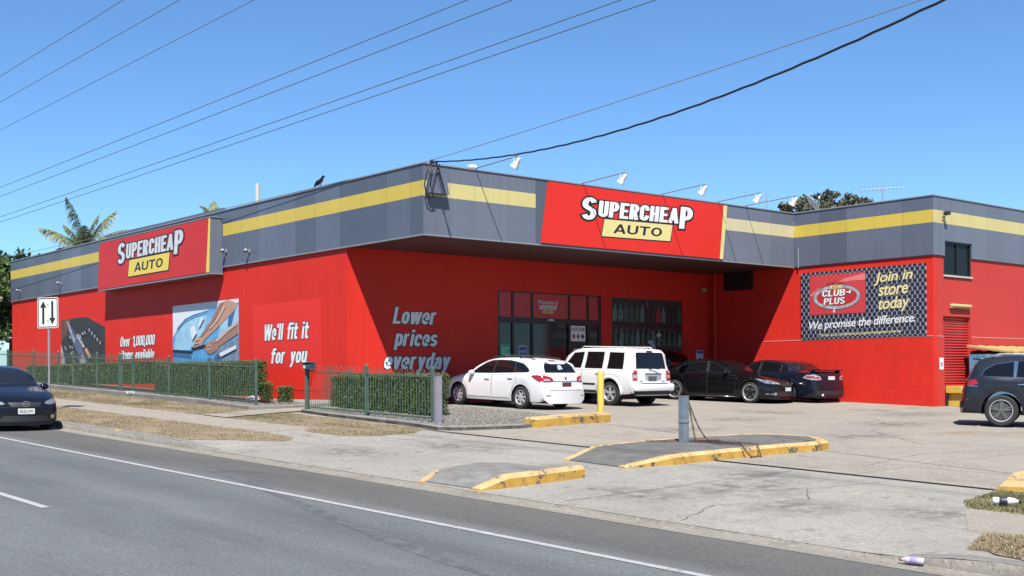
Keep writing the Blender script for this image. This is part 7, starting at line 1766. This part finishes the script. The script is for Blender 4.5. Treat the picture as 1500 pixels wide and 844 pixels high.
c.mirror(1.80, 0.97, BLK); c.bar('sill_chrome', [(L / 2 - 1.4, -0.915, 0.19), (L / 2 - 3.3, -0.915, 0.19)], 0.008, CHROME)
# raised boot lid
bl = MB(); prof = [(0.0, 1.05), (0.16, 1.34), (0.36, 1.58), (0.62, 1.70), (0.74, 1.66), (0.78, 1.56)]
va = []
for px_, z_ in prof:
    for y_ in (-0.74, -0.5, 0, 0.5, 0.74): va.append((-L / 2 + 0.78 - px_ * 0.8, y_ * (1 - 0.05 * px_), z_ - 0.04 * (abs(y_) / 0.74) ** 2))
for px_, z_ in prof:
    for y_ in (-0.74, -0.5, 0, 0.5, 0.74): va.append((-L / 2 + 0.78 - px_ * 0.8 - 0.04, y_ * (1 - 0.05 * px_), z_ - 0.05 - 0.04 * (abs(y_) / 0.74) ** 2))
fa = []; nn_ = len(prof)
for i in range(nn_ - 1):
    for k in range(4): fa.append((i * 5 + k, i * 5 + k + 1, i * 5 + k + 6, i * 5 + k + 5)); fa.append(tuple(nn_ * 5 + q for q in (i * 5 + k, i * 5 + k + 5, i * 5 + k + 6, i * 5 + k + 1)))
for i in range(nn_ - 1):
    for k in (0, 4): a0 = i * 5 + k; fa.append((a0, a0 + 5, nn_ * 5 + a0 + 5, nn_ * 5 + a0))
for k in range(4):
    for i in (0, nn_ - 1): a0 = i * 5 + k; fa.append((a0, a0 + 1, nn_ * 5 + a0 + 1, nn_ * 5 + a0))
o = bl.add(va, fa).build('boot_lid', BLK, c.root, (0, 0, 0), smooth=True); o['label'] = 'black boot lid standing open'

# ---- dark blue sedan with a boot spoiler
BLU = paint('dark_blue', (0.006, 0.008, 0.016), 0.14); L, W = 4.955, 1.868; hd = R(91)
c = Car('sedan', place_from_wheel(14.25, -1.22, hd, L, 0.95, 2.838, W, 'rear', 1), hd, 'dark blue sedan with boot spoiler parked nose in against the wing wall', L, W,
        [(0, 0.50), (0.03, 0.62), (0.15, 0.72), (0.6, 0.84), (1.2, 0.94), (1.45, 0.98), (1.95, 1.25), (2.25, 1.365), (2.7, 1.415), (3.2, 1.40), (3.6, 1.33), (4.15, 1.08), (4.35, 1.05), (4.78, 1.03), (4.88, 0.95), (4.93, 0.62), (4.955, 0.5)],
        [(0, 0.48), (0.03, 0.60), (0.4, 0.72), (1.0, 0.86), (1.6, 0.91), (2.6, 0.94), (3.6, 0.985), (4.4, 1.0), (4.78, 0.98), (4.88, 0.90), (4.93, 0.60), (4.955, 0.48)],
        2.838, 0.95, 0.33, BLU, sill=0.19, tumble=0.36, bow=(0.24, 0.14))
c.wheels(RIMD, 5, rr=0.68, twin=True, width=0.22, spw=0.05)
c.door([(1.50, 0.30), (2.50, 0.30), (2.50, 0.91), (1.42, 0.87)], (2.3, 0.82), CHROME); c.door([(2.52, 0.30), (3.24, 0.30), (3.36, 0.62), (3.5, 0.76), (3.5, 0.95), (2.52, 0.92)], (3.32, 0.85), CHROME)
c.patch('window_surround', 'B', [(1.69, 0.955), (2.02, 1.16), (2.30, 1.30), (2.6, 1.338), (3.1, 1.325), (3.48, 1.25), (3.79, 1.10), (3.83, 1.035), (2.48, 0.972)], PLAST, 0.003)
c.patch('side_window', 'B', [(1.72, 0.965), (2.02, 1.15), (2.30, 1.29), (2.54, 1.325), (2.50, 0.985)], CGLASS); c.patch('side_window', 'B', [(2.60, 0.99), (2.64, 1.33), (3.1, 1.315), (3.44, 1.25), (3.42, 1.015)], CGLASS); c.patch('side_window', 'B', [(3.48, 1.02), (3.50, 1.23), (3.76, 1.10), (3.80, 1.045)], CGLASS)
c.patch('windscreen', 'F', [(-0.66, 1.02), (0.66, 1.02), (0.56, 1.33), (0, 1.365), (-0.56, 1.33)], CGLASS); c.patch('rear_window', 'A', [(-0.62, 1.10), (0.62, 1.10), (0.52, 1.33), (0, 1.345), (-0.52, 1.33)], CGLASS)
c.patch('tail_lamp', 'A2', [(0.52, 0.78), (0.88, 0.76), (0.88, 0.94), (0.78, 0.95), (0.56, 0.88)], TAILC, 0.010); c.patch('tail_lamp', 'B', [(4.40, 0.84), (4.55, 0.94), (4.80, 0.94), (4.86, 0.78), (4.6, 0.79)], TAILC, 0.010); c.patch('tail_lamp_lens', 'A2', [(0.60, 0.82), (0.85, 0.81), (0.84, 0.86), (0.64, 0.87)], TAILR, 0.014); c.patch('tail_lamp_lens', 'B', [(4.48, 0.86), (4.58, 0.90), (4.82, 0.89), (4.84, 0.83), (4.6, 0.83)], TAILR, 0.014)
c.plate('A', 0.0, 0.84, 0.37, 0.12, PLATEW); c.patch('boot_gap', 'A', [(-0.62, 0.70), (0.62, 0.70), (0.62, 0.71), (-0.62, 0.71)], SEAM, 0.006); c.patch('rear_skirt', 'A', [(-0.78, 0.27), (0.78, 0.27), (0.76, 0.42), (-0.76, 0.42)], PLAST, 0.006)
sp_ = MB(); sp_.add([(-L / 2 + 0.42, y_, z_) for y_ in (-0.80, -0.4, 0, 0.4, 0.80) for z_ in (1.085, 1.06)] + [(-L / 2 + 0.10, y_, z_) for y_ in (-0.78, -0.4, 0, 0.4, 0.78) for z_ in (1.115, 1.09)],
    [(2 * k, 2 * k + 2, 10 + 2 * k + 2, 10 + 2 * k) for k in range(4)] + [(2 * k + 1, 10 + 2 * k + 1, 10 + 2 * k + 3, 2 * k + 3) for k in range(4)] + [(2 * k, 2 * k + 1, 2 * k + 3, 2 * k + 2) for k in range(4)] + [(10 + 2 * k, 12 + 2 * k, 13 + 2 * k, 11 + 2 * k) for k in range(4)] + [(0, 10, 11, 1), (8, 9, 19, 18)])
o = sp_.build('spoiler', BLU, c.root, (0, 0, 0))
for y_ in (-0.70, 0.70): MB().cbox(-L / 2 + 0.2, -L / 2 + 0.38, y_ - 0.03, y_ + 0.03, 0.98, 1.075, 0.02).build('spoiler_foot', BLU, o, (0, 0, 0), smooth=True)
c.mirror(1.80, 0.96, BLU)
for y_ in (0.5,): c.bar('exhaust', [(-L / 2 + 0.3, y_, 0.26), (-L / 2 - 0.02, y_, 0.26)], 0.04, CHROME)

# ---- dark grey four wheel drive leaving at the right
GRY = paint('dark_grey', (0.011, 0.013, 0.019), 0.25); L, W = 4.82, 1.94; hd = R(-65)
c = Car('four_wheel_drive', place_from_wheel(8.65, -11.75, hd, L, 0.90, 2.915, W, 'rear', -1), hd, 'dark grey four wheel drive cut off by the right edge of the picture', L, W,
        [(0, 0.86), (0.03, 0.98), (0.12, 1.04), (0.8, 1.12), (1.3, 1.16), (1.85, 1.52), (2.15, 1.68), (2.6, 1.745), (3.3, 1.75), (3.95, 1.71), (4.30, 1.65), (4.42, 1.57), (4.62, 1.22), (4.72, 1.10), (4.78, 0.72), (4.82, 0.55)],
        [(0, 0.82), (0.03, 0.94), (0.5, 1.02), (1.2, 1.08), (2.6, 1.13), (3.8, 1.17), (4.5, 1.18), (4.66, 1.10), (4.74, 0.98), (4.78, 0.68), (4.82, 0.5)],
        2.915, 0.90, 0.385, GRY, sill=0.33, tumble=0.30, bow=(0.18, 0.16), arch=0.465, taper=(0.08, 0.07))
c.wheels(RIMD, 5, RIMS, rr=0.70, twin=True, width=0.26, spw=0.055)
c.door([(1.44, 0.46), (2.50, 0.46), (2.50, 1.10), (1.36, 1.06)], (2.3, 1.0), CHROME); c.door([(2.52, 0.46), (3.26, 0.46), (3.40, 0.80), (3.56, 0.92), (3.56, 1.15), (2.52, 1.115)], (3.36, 1.03), CHROME)
c.patch('window_trim', 'B', [(1.645, 1.152), (2.06, 1.42), (2.31, 1.553), (2.9, 1.613), (3.6, 1.588), (3.99, 1.515), (4.215, 1.377), (4.30, 1.237), (4.2, 1.207), (3.0, 1.172)], CHROME, 0.003)
c.patch('side_window', 'B', [(1.66, 1.16), (2.06, 1.41), (2.32, 1.545), (2.54, 1.58), (2.52, 1.175)], CGLASS); c.patch('side_window', 'B', [(2.60, 1.18), (2.62, 1.585), (2.95, 1.605), (3.46, 1.59), (3.50, 1.205)], CGLASS); c.patch('side_window', 'B', [(3.56, 1.205), (3.56, 1.58), (3.98, 1.505), (4.20, 1.37), (4.28, 1.24), (4.2, 1.215)], CGLASS)
c.patch('windscreen', 'F', [(-0.68, 1.2), (0.68, 1.2), (0.60, 1.64), (-0.60, 1.64)], CGLASS); c.patch('rear_window', 'A', [(-0.66, 1.22), (0.66, 1.22), (0.58, 1.52), (-0.58, 1.52)], CGLASS)
c.patch('tail_lamp', 'A2', [(0.48, 0.98), (0.72, 0.98), (0.72, 1.09), (0.50, 1.06)], TAILR, 0.010); c.patch('tail_lamp', 'B', [(4.34, 1.03), (4.42, 1.13), (4.66, 1.11), (4.72, 0.98), (4.5, 0.98)], TAILR, 0.010)
c.patch('lamp_chrome', 'B', [(4.36, 0.955), (4.72, 0.955), (4.72, 0.975), (4.36, 0.975)], CHROME, 0.010); c.patch('lower_cladding', 'B', [(1.42, 0.345), (3.24, 0.345), (3.24, 0.42), (1.42, 0.42)], PLAST, 0.010); c.patch('sill_chrome', 'B', [(1.45, 0.425), (3.28, 0.425), (3.28, 0.44), (1.45, 0.44)], CHROME, 0.011)
c.patch('reflector', 'B', [(4.55, 0.62), (4.70, 0.62), (4.70, 0.66), (4.55, 0.66)], TAILD, 0.010); c.patch('rear_skirt', 'A', [(-0.8, 0.42), (0.8, 0.42), (0.78, 0.58), (-0.78, 0.58)], PLAST, 0.008); c.plate('A', 0.0, 0.86, 0.37, 0.12, PLATEW)
c.patch('bumper_gap', 'B', [(4.02, 0.80), (4.76, 0.86), (4.76, 0.868), (4.02, 0.808)], SEAM, 0.006); c.patch('fuel_flap', 'B', ell(4.12, 0.98, 0.09, 0.09, 18), GRY, 0.007)
c.mirror(1.80, 1.14, GRY, (0.11, 0.13, 0.10), 0.12)
for sd in (1, -1): c.bar('roof_rail', [(L / 2 - 2.4, sd * 0.62, 1.69), (L / 2 - 2.5, sd * 0.62, 1.775), (L / 2 - 3.9, sd * 0.62, 1.765), (L / 2 - 4.15, sd * 0.60, 1.67)], 0.018, RIMS)
for sd in (-1, 1):
    spl = MB().cbox(-L / 2 + 0.30, -L / 2 + 0.55, -0.60, 0.60, 1.615, 1.65, 0.015) if sd == 1 else None
    if spl: spl.build('roof_spoiler', GRY, c.root, (0, 0, 0), smooth=True)
MB().cbox(-1.9, 1.9, -0.55, 0.55, 0.28, 0.36, 0.03).build('under_tray', PLAST, c.root, (0, 0, 0))

# ---- dark hatchback parked at the kerb
NVY = paint('midnight', (0.0055, 0.006, 0.011), 0.14); L, W = 4.49, 1.755; hd = R(-90)
c = Car('hatchback', (-9.92, 1.78 + L / 2), hd, 'dark hatchback parked at the kerb facing the camera', L, W,
        [(0, 0.50), (0.03, 0.62), (0.14, 0.72), (0.5, 0.84), (1.0, 0.95), (1.18, 0.99), (1.75, 1.28), (2.1, 1.41), (2.5, 1.46), (3.2, 1.45), (3.8, 1.38), (4.15, 1.28), (4.35, 1.04), (4.42, 0.96), (4.46, 0.6), (4.49, 0.5)],
        [(0, 0.48), (0.03, 0.59), (0.4, 0.72), (0.9, 0.86), (1.4, 0.91), (2.5, 0.95), (3.8, 1.0), (4.3, 0.99), (4.42, 0.9), (4.46, 0.58), (4.49, 0.48)],
        2.64, 0.90, 0.315, NVY, sill=0.17, tumble=0.34, bow=(0.30, 0.12), taper=(0.12, 0.06))
c.wheels(RIMS, 5, rr=0.66, spw=0.08)
c.door([(1.42, 0.28), (2.36, 0.28), (2.36, 0.92), (1.30, 0.87)], (2.18, 0.82), NVY); c.door([(2.38, 0.28), (3.06, 0.28), (3.18, 0.6), (3.3, 0.74), (3.3, 0.96), (2.38, 0.93)], (3.1, 0.86), NVY)
c.patch('window_surround', 'B', [(1.47, 0.96), (1.84, 1.18), (2.1, 1.32), (2.4, 1.373), (3.0, 1.36), (3.32, 1.29), (3.37, 1.03), (2.32, 0.98)], PLAST, 0.003)
c.patch('side_window', 'B', [(1.50, 0.97), (1.84, 1.17), (2.1, 1.31), (2.36, 1.36), (2.32, 0.99)], CGLASS); c.patch('side_window', 'B', [(2.44, 0.995), (2.46, 1.365), (3.0, 1.35), (3.3, 1.28), (3.34, 1.04)], CGLASS)
c.patch('windscreen', 'F', [(-0.66, 1.02), (0.66, 1.02), (0.62, 1.10), (0.52, 1.37), (0, 1.41), (-0.52, 1.37), (-0.62, 1.10)], mat('windscreen_glass', (0.014, 0.018, 0.026), 0.05, spec=0.45))
c.patch('rear_window', 'A', [(-0.58, 1.05), (0.58, 1.05), (0.5, 1.3), (-0.5, 1.3)], CGLASS)
c.patch('head_lamp', 'F2', [(0.44, 0.62), (0.60, 0.60), (0.80, 0.66), (0.82, 0.74), (0.66, 0.72), (0.48, 0.67)], HEADL, 0.010); c.patch('head_lamp', 'B', [(0.20, 0.60), (0.36, 0.62), (0.66, 0.77), (0.5, 0.76), (0.24, 0.68)], HEADL, 0.010)
c.patch('grille', 'F', [(-0.32, 0.56), (0.32, 0.56), (0.38, 0.66), (-0.38, 0.66)], PLAST, 0.008); c.patch('lower_grille', 'F', [(-0.62, 0.22), (0.62, 0.22), (0.46, 0.36), (-0.46, 0.36)], PLAST, 0.008)
c.patch('bumper_gap', 'F', [(-0.80, 0.545), (0.80, 0.545), (0.80, 0.552), (-0.80, 0.552)], SEAM, 0.004)
c.patch('fog_lamp', 'F2', ell(0.64, 0.32, 0.055, 0.05, 12), CHROME, 0.012); c.plate('F', 0.0, 0.46, 0.37, 0.125, PLATEW, '052LGW', INK)
o = c.patch('bonnet_gap', 'F2', [(0.70, 0.78), (0.71, 0.78), (0.68, 0.92), (0.67, 0.92)], SEAM, 0.004)
em = MB(); hit, _, _, _ = c.bvh.ray_cast(Vector((6, 0, 0.62)), Vector((-1, 0, 0))); ex = hit.x + 0.02
o_ = ell(0, 0.625, 0.085, 0.066, 24); i_ = ell(0, 0.625, 0.070, 0.052, 24)
em.add([(ex, h_, z_) for h_, z_ in o_] + [(ex, h_, z_) for h_, z_ in i_], [(k, (k + 1) % 24, 24 + (k + 1) % 24, 24 + k) for k in range(24)])
em.add([(ex, h_, z_) for h_, z_ in ((-0.075, 0.640), (-0.03, 0.640), (0, 0.612), (0.03, 0.640), (0.075, 0.640), (0.04, 0.624), (0.0, 0.592), (-0.04, 0.624))], [(0, 1, 2, 6, 7), (2, 3, 4, 5, 6)])
em.build('emblem', CHROME, c.root, (0, 0, 0)); c.mirror(1.56, 0.95, NVY, (0.09, 0.12, 0.08), 0.11)
c.patch('wiper', 'F', [(-0.5, 1.03), (0.1, 1.045), (0.1, 1.055), (-0.5, 1.04)], PLAST, 0.012)
